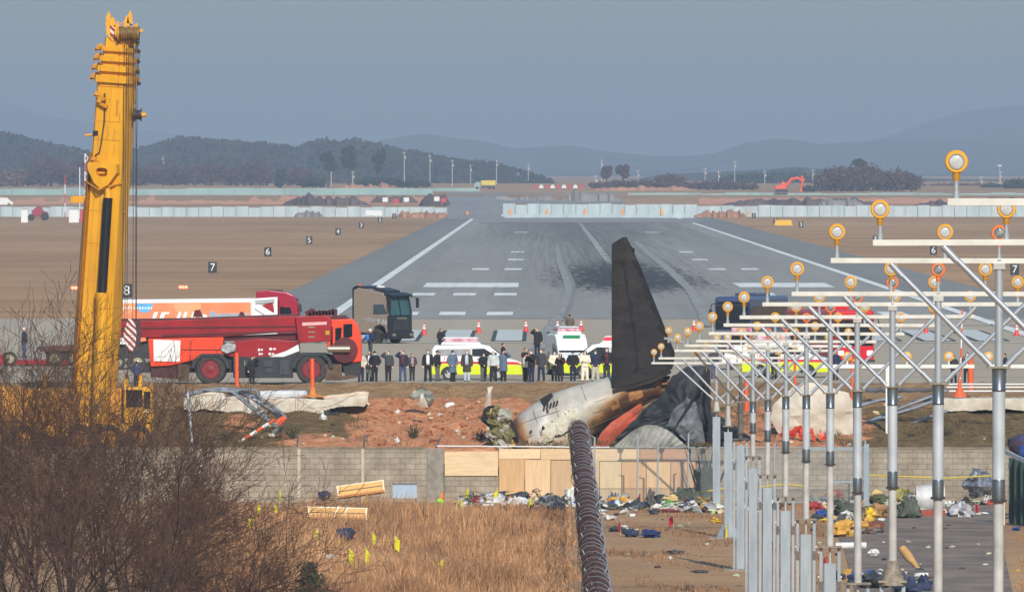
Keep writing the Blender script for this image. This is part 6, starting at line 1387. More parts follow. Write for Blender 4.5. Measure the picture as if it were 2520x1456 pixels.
def simple(nm, fn):
    if nm not in _hair:
        mb = MB(); fn(mb); me = mb.mesh(nm); me.polygons.foreach_set('use_smooth', [True] * len(me.polygons)); me.materials.append(None); _hair[nm] = me
    return _hair[nm]
def mask_fn(mb):
    for sgn in (1,):
        rr = []
        for z, w, d in ((1.615, .062, .108), (1.595, .07, .128), (1.565, .068, .122), (1.53, .052, .1)):
            rr.append([Vector((w * math.sin(a), -d * math.cos(a) * (1 if True else 1), z)) for a in np.linspace(-1.25, 1.25, 9)])
        for r in rr: r += [q * .985 + Vector((0, .012, 0)) for q in reversed(r)]
        mb.loft(rr)
def child(me, nm, m, par):
    o = bpy.data.objects.new(nm, me); COL.objects.link(o); o.parent = par
    if me.materials[0] is None: o.material_slots[0].link = 'OBJECT'; o.material_slots[0].material = m
    return o
SKIN = mat('skin', (206, 158, 128), rough=.55, var=.05); PAL = dict(black=(26, 26, 30), dark=(44, 44, 48), charcoal=(62, 62, 66), navy=(34, 40, 62), blue=(56, 76, 112), jeans=(62, 76, 110), slate=(86, 104, 122), olive=(62, 56, 44), brown=(96, 80, 68), beige=(196, 184, 164), cream=(222, 210, 186), lgrey=(186, 190, 186), pale=(180, 186, 200), khaki=(178, 176, 156), grey=(96, 92, 92), maroon=(92, 38, 46), white=(222, 222, 220), pink=(178, 130, 124), hair=(26, 22, 22), hgrey=(120, 116, 112), hivis=(196, 236, 60), orange=(226, 96, 44), skyb=(60, 110, 190))
def cloth(k): return mat('cloth_' + k, PAL[k], rough=.85, var=.14, scale=5)
def person(u, D, label, coat='black', trousers='black', pose='down', hem=.9, puff=1.0, head='short', headc='hair', mask=True, face=0.0, h=1.72, legs='stand', shirt=None, z=0.0, lean=0.0, vfoot=None, bag=None, wide=0.0):
    t = thing('person', label, 'person', (wx(u, D), D, z), R(face), 'onlookers and workers at the crash site'); s = h / 1.72; t.scale = (s, s, s); t.rotation_euler = (R(lean), 0, R(face))
    b = child(body_mesh(pose, legs), 'body', SKIN, t)
    c = child(coat_mesh(pose, hem, puff), 'jacket', cloth(coat), t); child(trouser_mesh(legs, wide), 'trousers', cloth(trousers), t)
    child(head_mesh(head), 'hair' if head in ('short', 'long', 'bald') else 'cap' if head != 'hood' else 'hood', cloth(headc), t)
    if mask: child(simple('mask', mask_fn), 'face_mask', cloth('white'), t)
    def shoe(mb): mb.ball((0, -.05, .045), (.05, .14, .05), 12, 7)
    for k in (0, 1):
        o = child(simple('shoe', shoe), 'shoe', cloth('dark'), t); o.location = (LEGS[legs][k][0], LEGS[legs][k][1], 0)
    if shirt:
        def panel(mb): mb.loft([[Vector((w * math.sin(a), -(d + .005) * math.cos(a), zz)) for a in np.linspace(-.45, .45, 7)] + [Vector((w * .96 * math.sin(a), -(d - .03) * math.cos(a), zz)) for a in np.linspace(.45, -.45, 7)] for zz, w, d in ((.93, .2, .163), (1.1, .195, .156), (1.28, .21, .166), (1.40, .19, .145), (1.47, .12, .11))])
        child(simple('shirt', panel), 'shirt', cloth(shirt), c)
    if bag:
        def bagf(mb): mb.ball((0, .2, 1.2), (.15, .1, .24), 12, 8)
        o = child(simple('bag', bagf), 'backpack', cloth(bag), c)
    return t
Dp = 650.5
person(888, 649, 'bald man in a beige jacket at the front of the red crane', 'beige', 'navy', 'pocket', .88, 1.2, 'bald', 'hgrey', False, 5, 1.74)
person(908, 652, 'man in a dark coat and pale shirt behind the beige jacket', 'dark', 'grey', 'down', .7, .6, 'short', 'hgrey', False, 10, 1.74, shirt='white')
person(922, 650, 'man in black with a black cap and white mask, right of the beige jacket', 'black', 'black', 'pocket', .86, 1.0, 'cap', 'black', True, -10, 1.76)
person(955.5, 651, 'man alone in a charcoal jacket shading his brow', 'charcoal', 'black', 'brow', .9, .8, 'short', 'hair', True, -4, 1.76)
person(991, 651, 'man in an open navy jacket, maroon top and jeans', 'navy', 'jeans', 'brow', .86, 1.0, 'short', 'hair', True, 0, 1.78, 'apart', shirt='maroon')
person(1014, 653, 'shorter man in dark grey with a pinkish shirt', 'charcoal', 'dark', 'front', .88, .8, 'short', 'hair', False, 12, 1.58, shirt='pink')
person(911, 740, 'person in a white cap with a blue backpack by the lorry', 'navy', 'charcoal', 'front', .86, 1.0, 'cap', 'white', False, 120, 1.78, bag='skyb')
person(620, 641.2, 'man in black leaning beside the red crane between its wheels', 'black', 'black', 'browr', .8, .8, 'short', 'hair', False, 20, 1.6)
person(336, 625, 'worker in a blue top below the crane hook', 'blue', 'dark', 'front', .9, .8, 'short', 'hair', False, 160, 1.6)
person(59, 735, 'person in dark clothes and white cap standing by the trailer', 'navy', 'blue', 'front', .84, .8, 'cap', 'white', False, 80, 1.95)
person(1053, 650, 'man in an open black suit and white shirt left of the ambulance', 'black', 'black', 'down', .8, .4, 'short', 'hair', True, 0, 1.84, 'apart', shirt='white')
person(1076, 652, 'man in a black jacket and cap turned right at the ambulance tail', 'black', 'grey', 'pocket', .84, 1.2, 'cap', 'black', False, 62, 1.76)
person(1114, 650.5, 'person in a long blue-grey coat and dark beanie turned right', 'slate', 'black', 'pocket', .52, 1.2, 'beanie', 'navy', True, 35, 1.78)
person(1149, 650, 'man in a long olive coat over pale grey-blue clothes', 'olive', 'pale', 'down', .55, 1.0, 'short', 'hgrey', True, -6, 1.83, 'stand', shirt='pale')
person(1190, 651, 'woman in a black jacket and grey trousers', 'black', 'grey', 'front', .88, 1.4, 'long', 'hair', True, 14, 1.64, wide=.02)
person(1214, 650, 'bald man in a light grey padded jacket', 'lgrey', 'black', 'down', .9, 1.4, 'bald', 'hgrey', True, -8, 1.78, 'apart')
person(1239, 650.5, 'man in a knee-length blue-grey parka shading his eyes', 'slate', 'black', 'browr', .6, 1.3, 'short', 'hair', False, 0, 1.78)
person(1238, 690, 'dark-haired man bending behind the ambulance bonnet', 'black', 'black', 'front', .86, 1.0, 'short', 'hair', False, 90, 1.62, lean=0)
person(1292, 650, 'person in a cream jacket seen from behind, turned right', 'cream', 'black', 'front', .9, 1.2, 'short', 'hair', False, 110, 1.62)
person(1293, 655, 'tall man in black behind the cream jacket', 'black', 'black', 'phone', .8, 1.2, 'short', 'hair', False, 40, 1.86)
person(1308, 649, 'man in black holding a phone up to his face', 'black', 'navy', 'phone', .84, 1.0, 'short', 'hair', True, -30, 1.84)
person(1322, 742, 'man in a black coat with raised hand standing further back', 'black', 'black', 'brow', .7, 1.4, 'short', 'hair', True, 0, 1.82)
person(1332, 653, 'man in a charcoal coat facing left in the middle group', 'charcoal', 'navy', 'down', .72, 1.0, 'short', 'hair', True, -28, 1.84, 'apart')
person(1350, 722, 'person in a dark blue jacket and jeans leaning by the high-roofed ambulance', 'blue', 'jeans', 'front', .9, 1.0, 'short', 'hair', False, 100, 1.84)
person(1364, 653, 'woman in a white padded jacket with mask', 'cream', 'black', 'front', .9, 1.4, 'long', 'hair', True, 8, 1.72)
person(1379, 651, 'person in a long black coat looking down at a phone', 'black', 'black', 'phone', .45, 1.4, 'hood', 'black', False, -12, 1.6)
person(1410, 652, 'stocky man in a black jacket and black cap', 'black', 'navy', 'pocket', .86, 1.8, 'cap', 'black', True, 0, 1.74)
person(1439, 651, 'person in cream jacket and cream trousers with crossed arms', 'cream', 'cream', 'cross', .84, 1.5, 'long', 'brown', True, 10, 1.76, 'apart', wide=.02)
person(1465, 652, 'person in a navy padded jacket and khaki trousers', 'navy', 'khaki', 'pocket', .84, 1.5, 'beanie', 'grey', True, 0, 1.78, 'apart', wide=.02)
person(1493, 652, 'man in black with a maroon scarf half hidden by the fin', 'black', 'dark', 'pocket', .84, 1.4, 'short', 'hair', True, 0, 1.92, shirt='maroon')
person(1402, 812, 'man in a brown coat seen from behind by the traffic cones', 'brown', 'dark', 'front', .7, 1.2, 'short', 'hair', False, 170, 1.84)
person(1085, 752, 'dark-haired person in black behind the ambulance roof', 'black', 'black', 'front', .8, 1.4, 'long', 'hair', False, 30, 1.64)
person(2056, 655, 'man in a dark navy jacket in front of the red coach', 'navy', 'black', 'down', .86, 1.1, 'short', 'hair', False, -20, 1.72)
person(2347, 646, 'woman with a blue bag walking by the striped pole', 'dark', 'navy', 'walk', .86, 1.0, 'long', 'hair', True, -10, 1.58, 'step', bag=None)
person(2380, 647, 'man in a brown jacket and white shirt beside the orange post', 'brown', 'black', 'walk', .84, 1.1, 'short', 'hair', True, -12, 1.74, 'step', shirt='white')
person(2472, 646, 'worker in a lime hi-vis vest at the right edge', 'dark', 'dark', 'down', .88, 1.1, 'short', 'hair', False, -70, 1.7, shirt='hivis')
person(1756, 660, 'person in a dark jacket and jeans behind the light masts', 'charcoal', 'jeans', 'down', .9, 1.1, 'short', 'hair', False, 20, 1.74)
person(1905, 658, 'person all in black behind the light masts', 'black', 'black', 'phone', .7, 1.1, 'short', 'hair', False, 20, 1.76)
# ================================================================ CONES, SIGNS, FAR THINGS
def gD(v): return CH * FPX / (v - HV)
cone_red = mat('cone_red', (222, 58, 44), rough=.5, var=.06)
cone_t = None
CN = [(1043.7, 824, 'traffic cone just right of the taupe lorry'), (1177.7, 818.5, 'traffic cone above the white ambulance roof'), (1294, 817, 'traffic cone between the ambulance and the hand-raising man'), (1372, 816, 'traffic cone left of the man in the brown coat'), (1430, 814.5, 'traffic cone right of the man in the brown coat'), (1707.6, 814, 'traffic cone right of the black fin behind the lamps'), (2278.6, 821, 'traffic cone between the light masts on the right'), (2502, 826, 'traffic cone at the right edge of the picture')]
for i, (u, v, lab) in enumerate(CN):
    D = gD(v); loc = (wx(u, D), D, .03)
    if cone_t is None:
        cone_t = thing('traffic_cone', lab, 'traffic cone', loc, 0, 'traffic cones across the runway end')
        mb = MB(); mb.lathe([(.19, .04), (.175, .09), (.085, .5), (.05, .86), (.0, .87)], (0, 0, 0), 'z', 18); b = mb.build('cone', cone_red, cone_t, smooth=40)
        mb = MB(); mb.box((0, 0, .02), (.46, .46, .05)); mb.build('base', cone_red, cone_t, bevel=.01)
        for z0_, z1_ in ((.42, .56), (.64, .74)): mb = MB(); r = lambda z: .175 + (z - .09) * (.05 - .175) / (.86 - .09) + .006; mb.lathe([(r(z0_) - .01 if False else r(z0_), z0_), (r(z1_), z1_)], (0, 0, 0), 'z', 18); mb.build('white_band', white_p, b, smooth=40)
    else: dup(cone_t, loc, .3 * i, lab)
signb = mat('sign_black', (34, 36, 40), rough=.5); 
def sign(n, u, vb, side):
    D = gD(vb); t = thing('distance_sign', 'black distance sign with white number %s, %s of the runway' % (n, side), 'sign', (wx(u, D), D, 0), 0, 'runway distance signs')
    mb = MB(); mb.box((0, 0, .78), (1.0, .35, 1.3)); mb.build('panel', signb, t, bevel=.04); lettering(str(n), 1.25, white_p, t, (0, -.185, .76), (R(90), 0, 0), 'numeral')
    for s in (-.35, .35): mb = MB(); mb.tube((s, 0, 0), (s, 0, .15), .05, .05, 8); mb.build('leg', galv, t)
for n, u, v in ((8, 312, 735), (7, 523, 674), (6, 659, 633), (5, 761, 603), (4, 832, 580), (3, 889, 563), (2, 935, 549), (1, 970, 539)): sign(n, u, v, 'left')
for n, u, v in ((7, 2497, 679), (6, 2297, 629), (5, 2155, 601), (3, 1971, 561), (2, 1908, 553), (1, 1855, 538)): sign(n, u, v, 'right')
glow = mat('lit_red_lamp', (255, 70, 50), emit=14.0, var=.02)
for u, v, lab in ((186, 718, 'lit red approach-slope light unit left of the yellow boom'), (451, 716, 'lit red approach-slope light unit above the orange truck')):
    D = gD(v); t = thing('slope_light', lab, 'runway light', (wx(u, D), D, 0), 0, 'lit red lights in the grass'); mb = MB(); mb.box((0, .3, .38), (.95, .9, .32)); mb.build('housing', mat('housing_grey', (120, 112, 104), rough=.6), t, bevel=.04)
    for x in (-.3, 0, .3): mb = MB(); mb.lathe([(.15, 0), (.13, -.05), (.02, -.07)], (x, -.16, .40), 'y', 14); mb.build('lamp', glow, t, smooth=40)
    for x in (-.35, .35): mb = MB(); mb.tube((x, .1, -.05), (x, .1, .25), .05, .05, 8); mb.build('leg', galv, t)
# white construction fences: panels with posts and sagging tops
pan = mat('white_fence_sheet', (186, 198, 198), rough=.7, c2=(160, 174, 176), amount=.45, scale=.15, stretch=(2, 1, .3)); pan2 = mat('pale_green_fence_sheet', (156, 184, 176), rough=.8, c2=(132, 156, 154), amount=.45, scale=.05)
def ffence(name, lab, u0, u1, D, vb, vt, m, step=3.2, seed=0, n_posts=True):
    rnd = random.Random(seed); x0, x1 = wx(u0, D), wx(u1, D); zb2, zt = wz(vb, D), wz(vt, D); t = thing(name, lab, 'fence', ((x0 + x1) / 2, D, zb2)); mb = MB(); n = int((x1 - x0) / step) + 1; cx = (x0 + x1) / 2
    for i in range(n):
        a, b = x0 + (x1 - x0) * i / n - cx, x0 + (x1 - x0) * (i + 1) / n - cx; h = zt - zb2 + rnd.uniform(-.25, .15); y = rnd.uniform(-.3, .3); mb.box(((a + b) / 2, y, h / 2 - .1), (b - a - .16, .12, h))
    mb.build('panel_run', m, t); pm = MB(); pm.box((0, .35, (zt - zb2) / 2), (.14, .2, zt - zb2)); p0 = pm.build('post', mat('fence_post_grey', (150, 156, 154), rough=.7), t)
    for i in range(min(n + 1, 99)):
        p = p0 if i == 0 else p0.copy(); p.location = (x0 + (x1 - x0) * i / n - cx, 0, 0)
        if i: COL.objects.link(p); p.parent = t
    return t
ffence('panel_fence', 'long white panel fence across the grass on the left', -30, 1100, 3050, 534, 508, pan, 3.4, 1); ffence('panel_fence', 'white panel fence across the far end of the runway', 1238, 1715, 3020, 535, 501, pan, 3.4, 2)
ffence('panel_fence', 'long white panel fence across the grass on the right', 1715, 2560, 3050, 534, 505, pan, 3.4, 3)
ffence('far_fence', 'pale green far fence behind the orange soil on the left', -30, 1065, 4000, 480.5, 463, pan2, 9, 4); ffence('far_fence', 'pale green far fence on the right below the thicket', 1545, 2560, 4000, 487, 474, pan2, 9, 5)
ffence('far_fence', 'low pale fence in front of the gravel heap', 560, 1180, 4300, 474, 462, pan2, 9, 6)
# barrier blocks with orange lamps at the runway end
mb = MB()
rnd = random.Random(4); bt = thing('barrier_row', 'row of white barrier blocks across the runway end with orange lamps', 'barrier', (wx(1470, 2960), 2960, 0))
for i in range(48): a = (1238 + i * 9.9 - 1470) * 2960 / FPX; mb.box((a, rnd.uniform(-.3, .3), .5), (.94, .6, 1.0))
mb.build('block_run', pan, bt)
for u in (1255, 1346, 1439, 1532, 1628): mb = MB(); mb.lathe([(.5, .9), (.42, 1.2), (.2, 2.2), (.08, 2.5)], ((u - 1470) * 2960 / FPX, 0, 0), 'z', 10); mb.build('warning_lamp', mat('amber_orange', (240, 150, 40), rough=.5), bt)
def simple_thing(name, lab, cat, u, D, v, group=None): return thing(name, lab, cat, (wx(u, D), D, wz(v, D)), 0, group)
for u, lab in ((1150, 'small orange marker on the gravel left of the runway line'), (1842, 'small orange marker right of the far fence')): t = simple_thing('orange_marker', lab, 'marker', u, 2990, 528); mb = MB(); mb.lathe([(.35, 0), (.3, .3), (.1, 1.0)], (0, 0, 0), 'z', 8); mb.build('cone', _M['amber_orange'], t)
for u, v, c, lab in ((1928, 557, '2', 'yellow runway sign board beside the number signs on the right'), (1803, 530, '', 'far yellow sign board by the white fence')):
    D = gD(v); t = thing('yellow_sign', lab, 'sign', (wx(u, D), D, 0)); mb = MB(); mb.prism([(-2.0 if c else -1.3, .2), (2.0 if c else 1.3, .2), (1.7 if c else 1.1, 1.4), (-1.7 if c else -1.1, 1.4)], -.2, .2); mb.build('board', mat('sign_yellow', (228, 176, 30), rough=.5), t)
    for s in (-1, 1): mb = MB(); mb.box((s, 0, .1), (.15, .15, .3)); mb.build('leg', galv, t)
# heaps of soil, rubble
def heap(name, lab, u0, u1, vb, vt, D, m, seed, cat='heap'):
    x0, x1 = wx(u0, D), wx(u1, D); zb2, zt = wz(vb, D) - .6, wz(vt, D); n = max(14, int((u1 - u0) / 5)); rr = []; rnd = random.Random(seed)
    for j in range(9):
        a = math.pi * j / 8; ring = []
        for i in range(n + 1):
            t = i / n; e = min(1, 5 * t, 5 * (1 - t)) ** .7 * (.7 + .5 * abs(fbm(t * 7, seed, .3)) + .25 * fbm(t * 20, seed, 1)); ring.append(Vector((x0 + (x1 - x0) * t, D - 6 * math.cos(a) * e, zb2 + (zt - zb2) * math.sin(a) * e)))
        rr.append(ring)
    mb = MB(); n1 = n + 1; vs = [p for r in rr for p in r]; mb.add([v - Vector(((x0 + x1) / 2, D, zb2)) for v in vs], [(j * n1 + i, j * n1 + i + 1, (j + 1) * n1 + i + 1, (j + 1) * n1 + i) for j in range(8) for i in range(n)]); o = mb.build(name, m, None, smooth=40); o.location = ((x0 + x1) / 2, D, zb2); return tag(o, lab, cat)
dark_r = mat('dark_rubble', (74, 62, 62), rough=.95, c2=(104, 88, 84), amount=.45, scale=.15); osoil = mat('heap_orange_soil', (190, 138, 100), rough=.95, c2=(166, 120, 92), scale=.15); gsoil = mat('heap_gravel', (152, 146, 138), rough=.95, c2=(134, 128, 122), scale=.12)
heap('rubble_heap', 'long dark rubble heap behind the left white fence', 690, 915, 503, 480, 3500, dark_r, 1); heap('rubble_heap', 'dark rubble heap near the end of the left white fence', 1030, 1110, 502, 476, 3450, dark_r, 2); heap('rubble_heap', 'brown rubble heap behind the middle of the left white fence', 905, 1035, 500, 478, 3600, mat('brown_rubble', (120, 98, 84), rough=.95, c2=(90, 78, 76), scale=.15), 3)
heap('rubble_heap', 'long dark rubble bank behind the right white fence', 1760, 2200, 505, 485, 3500, dark_r, 4); heap('rubble_heap', 'dark rubble behind the far right fence', 2240, 2560, 505, 488, 3500, dark_r, 5)
heap('soil_heap', 'orange soil heap at the right end of the runway fence', 1700, 1850, 536, 515, 3005, osoil, 6); heap('soil_heap', 'orange soil at the right end of the left white fence', 960, 1120, 533, 519, 3010, osoil, 7); heap('gravel_heap', 'grey gravel heap beyond the runway', 1370, 1540, 500, 470, 3700, gsoil, 8); heap('gravel_heap', 'low grey gravel bank beyond the runway, left of the heap', 1180, 1400, 500, 478, 3750, gsoil, 9)
heap('soil_heap', 'orange soil heap below the left pines', 805, 1005, 470, 452, 4400, osoil, 10); heap('soil_heap', 'orange soil heap below the middle thicket', 1430, 1740, 472, 456, 4400, osoil, 11); heap('gravel_heap', 'grey gravel mound before the left white fence', 720, 800, 535, 517, 3030, gsoil, 12); heap('gravel_heap', 'grey gravel heap behind the right white fence', 2010, 2130, 503, 487, 3300, gsoil, 13)
# far machines and masts
t = simple_thing('tractor', 'red and white tractor-like machine far off on the left grass', 'tractor', 95, 2700, 543); mb = MB(); mb.prism([(-1.6, .9), (-1.6, 2.4), (-.3, 3.4), (.6, 3.3), (1.2, 2.3), (2.2, 2.0), (2.2, .9)], -.9, .9); mb.build('body', mat('far_red', (150, 44, 58), rough=.6), t); 
for x, r in ((-1.7, .8), (1.5, 1.0)): wheel(t, (x, -1.1, r), r, .6, chas)
t = simple_thing('utility_van', 'small white vehicle at the far left edge', 'van', 8, 3300, 507); mb = MB(); mb.prism([(-2.4, .4), (-2.4, 2.4), (1.2, 2.4), (2.0, 1.5), (2.8, 1.2), (2.8, .4)], -1, 1); mb.build('body', whi, t); [wheel(t, (x, -.9, .45), .45, .3, chrome) for x in (-1.5, 1.7)]
t = simple_thing('lattice_tower', 'red and white lattice tower behind the yellow boom', 'tower', 217, 2900, 556); 
for i in range(8):
    mb = MB(); z0_, z1_ = i * 2.3, (i + 1) * 2.3; w0 = .8
    for sx_ in (-1, 1):
        for sy_ in (-1, 1): mb.beam((sx_ * w0, sy_ * w0, z0_), (sx_ * w0, sy_ * w0, z1_), .22, .22)
    for sy_ in (-1, 1): mb.beam((-w0, sy_ * w0, z0_), (w0, sy_ * w0, z1_), .16, .16); mb.beam((w0, sy_ * w0, z0_), (-w0, sy_ * w0, z1_), .16, .16)
    mb.build('lattice_bay', [mat('tower_red', (190, 60, 66), rough=.6), whi][i % 2], t)
for u, h, lab in ((160, 12, 'thin red and white mast left of the lattice tower'), (196, 14, 'thin white mast beside the lattice tower')):
    t = simple_thing('thin_mast', lab, 'mast', u, 2950, 545); [(lambda mb: (mb.tube((0, 0, i * h / 5), (0, 0, (i + 1) * h / 5), .14, .14, 6), mb.build('band', [_M['tower_red'], whi][i % 2] if u < 180 else whi, t)))(MB()) for i in range(5)]
for u, w, lab in ((60, 1.6, 'pale cabinet left of the far tractor'), (182, 2.4, 'pair of white cabinets under the red and white mast'), (205, 1.6, 'red and white board beside the yellow boom')):
    t = simple_thing('equipment_cabinet', lab, 'cabinet', u, 2680, 548); mb = MB(); mb.box((0, 0, 1.6), (w, 1, 3.2)); mb.build('cabinet', whi if u < 200 else _M['tower_red'], t, bevel=.08); mb = MB(); mb.box((0, 0, 3.25), (w + .3, 1.3, .15)); mb.build('lid', galv, t)
t = simple_thing('white_board', 'long low white board by the left white fence', 'board', 919, 2950, 531); mb = MB(); mb.prism([(-2.2, .2), (2.2, 0), (2.2, 1.3), (-1.9, 1.5)], -.3, .3); mb.build('board', whi, t); mb = MB(); mb.box((-1.2, 0, .05), (.2, .3, .3)); mb.build('foot', galv, t)
ex_m = mat('excavator_orange', (236, 84, 36), rough=.5, var=.1)
t = simple_thing('excavator', 'orange excavator working far off on the right', 'excavator', 1925, 4000, 472); mb = MB(); mb.prism([(-2.4, .9), (-2.4, 2.2), (-.4, 2.4), (-.3, 3.4), (1.1, 3.4), (1.4, .9)], -1.2, 1.2); mb.build('house', ex_m, t, bevel=.1)
mb = MB(); mb.path([(.8, 0, 1.6), (3.2, 0, 4.4), (5.4, 0, 4.9), (7.4, 0, 3.6)], [.5, .6, .5, .35], 6); mb.build('boom', ex_m, t); mb = MB(); mb.path([(6.6, 0, 5.6), (7.4, 0, 4.4), (6.6, 0, .9)], [.5, .5, .3], 6); mb.build('stick', ex_m, t); mb = MB(); mb.prism([(6.0, .2), (7.0, .1), (7.0, 1.2), (6.3, 1.3)], -.6, .6); mb.build('bucket', ex_m, t); mb = MB(); mb.prism([(-2.6, 0), (-2.2, -.2), (1.8, -.2), (2.2, .3), (1.8, .9), (-2.2, .9)], -1.5, 1.5); mb.build('track', chas, t)
t = simple_thing('dump_truck', 'yellow dump truck far off beyond the left end of the runway', 'truck', 1190, 4200, 466); mb = MB(); mb.prism([(-.6, 1.6), (4.4, 1.6), (4.4, 3.3), (-1.0, 3.3)], -1.2, 1.2); mb.build('tipper_body', mat('far_yellow', (222, 196, 70), rough=.6), t); mb = MB(); mb.prism([(-3.4, .7), (-3.4, 1.8), (-2.8, 2.7), (-1.1, 2.7), (-1.1, .7)], -1.1, 1.1); mb.build('cab', mat('pale_teal_cab', (150, 172, 164), rough=.5), t); mb = MB(); mb.box((.6, 0, .9), (7, 1.2, .5)); mb.build('chassis', chas, t); [wheel(t, (x, -1, .55), .55, .4, chas) for x in (-2.4, 2.2, 3.6)]
for i in range(9):
    u = 1318 + i * 14; D = 4100; o = MB(); o.prism([(-.98, 0), (.98, 0), (.6, .7), (.5, 1.2), (-.5, 1.2), (-.6, .7)], -.4, .4); ob = o.build('plastic_barrier', [_M['tower_red'], whi][i % 2]); ob.location = (wx(u, D), D, wz(463, D)); tag(ob, ('red' if i % 2 == 0 else 'white') + ' plastic barrier in the red and white row beyond the gravel heap', 'barrier', 'red plastic barriers in the far row' if i % 2 == 0 else 'white plastic barriers in the far row')
for i, (u, v, cn, lab) in enumerate(((948, 492, 'whi', 'white crate before the brown rubble heap'), (975, 495, 'tower_red', 'red crate left of the far rubble'), (1000, 492, 'whi', 'pale crate in the middle of the far rubble'), (1092, 493, 'tower_red', 'red crate at the right end of the rubble'), (1075, 490, 'whi', 'pale crate beside the right red crate'))):
    D = 3400; t = simple_thing('crate', lab, 'crate', u, D, v + 5); mb = MB(); mb.box((0, 0, .7), (1.6, 1.4, 1.4)); mb.build('box', whi if cn == 'whi' else _M[cn], t, bevel=.06); mb = MB(); mb.box((0, 0, 1.42), (1.7, 1.5, .1)); mb.build('lid', chas, t)
# utility poles
polem = mat('concrete_pole', (190, 184, 174), rough=.8); 
PL = [(401, 386, 455, 5000), (995, 372, 458, 4600), (1058, 380, 458, 4700), (1113, 392, 458, 4800), (1222, 392, 455, 5200), (868, 420, 458, 4700), (815, 400, 456, 4800), (1480, 392, 455, 5400), (1466, 430, 462, 5000), (1808, 395, 455, 5400), (1735, 412, 456, 5200), (1768, 420, 456, 5000), (1882, 418, 460, 5000), (2000, 415, 462, 4900), (1650, 425, 456, 5200), (1300, 402, 456, 5600), (1570, 418, 456, 5600), (2414, 432, 460, 5000), (2462, 420, 460, 5200), (478, 420, 456, 5200), (1158, 405, 456, 5400), (1275, 425, 456, 5800)]
pole0 = None
for i, (u, vt, vb, D) in enumerate(PL):
    h = (vb - vt) * D / FPX; lab = 'pale utility pole rising from the far tree line beyond the airfield'
    t = thing('utility_pole', lab, 'utility pole', (wx(u, D), D, wz(vb, D) - 1), 0, 'utility poles along the far tree line'); mb = MB(); mb.tube((0, 0, 0), (0, 0, h + 1), .2, .14, 8); mb.build('pole', polem, t)
    mb = MB(); mb.box((0, 0, h + .3), (2.0, .15, .15)); mb.build('crossarm', polem, t); mb = MB(); mb.box((.45, -.2, h - 1.6), (.5, .4, .9)); mb.build('transformer', polem, t)
mb = MB()
for (a, b) in ((1, 2), (2, 3), (3, 4), (7, 9), (8, 10)):
    A, B = PL[a], PL[b]; pa, pb = Vector((wx(A[0], A[3]), A[3], wz(A[1], A[3]))), Vector((wx(B[0], B[3]), B[3], wz(B[1], B[3])))
    m = MB(); m.path([pa.lerp(pb, k / 10) - Vector((0, 0, 2.5 * (k / 10) * (1 - k / 10))) for k in range(11)], .04, 4); tag(m.build('overhead_wire', rope_m), 'thin overhead wire between far utility poles', 'wire', 'overhead wires between far utility poles')
t = simple_thing('street_light', 'far lamp post with a lit-looking head, right of the big thicket', 'lamp post', 2460, 5000, 458); mb = MB(); mb.tube((0, 0, 0), (0, 0, 9), .15, .1, 6); mb.build('pole', polem, t); mb = MB(); mb.box((0, 0, 9), (1.8, .5, .5)); mb.build('lamp_head', whi, t)
# ================================================================ VEGETATION
def quads(c, s, rnd, n, shape):
    """n random leaf-size quads inside the volume given by shape(rnd) -> offset"""
    V = []; 
    for i in range(n):
        p = c + shape(rnd); a = Vector((rnd.gauss(0, 1), rnd.gauss(0, 1), rnd.gauss(0, 1))).normalized(); b = a.orthogonal().normalized(); k = s * rnd.uniform(.5, 1.4)
        V += [p - a * k - b * k * .6, p + a * k - b * k * .6, p + a * k * .7 + b * k * .6, p - a * k + b * k * .6]
    return V
def crown_obj(name, V, m, par):
    n = len(V) // 4; o = raw_mesh(name, np.array([tuple(v) for v in V]), np.arange(n * 4).reshape(n, 4), m); o.parent = par; return o
tw = mat('bare_twigs', (66, 44, 44), rough=1, c2=(92, 66, 60), amount=.45, scale=.25, island=.35); evg = mat('far_evergreen', (32, 42, 34), rough=1, c2=(50, 56, 42), scale=.3, island=.35); trk = mat('far_trunk', (70, 58, 50), rough=1); pinem = mat('far_pine', (38, 44, 34), rough=1, c2=(56, 56, 42), scale=.3, island=.35)
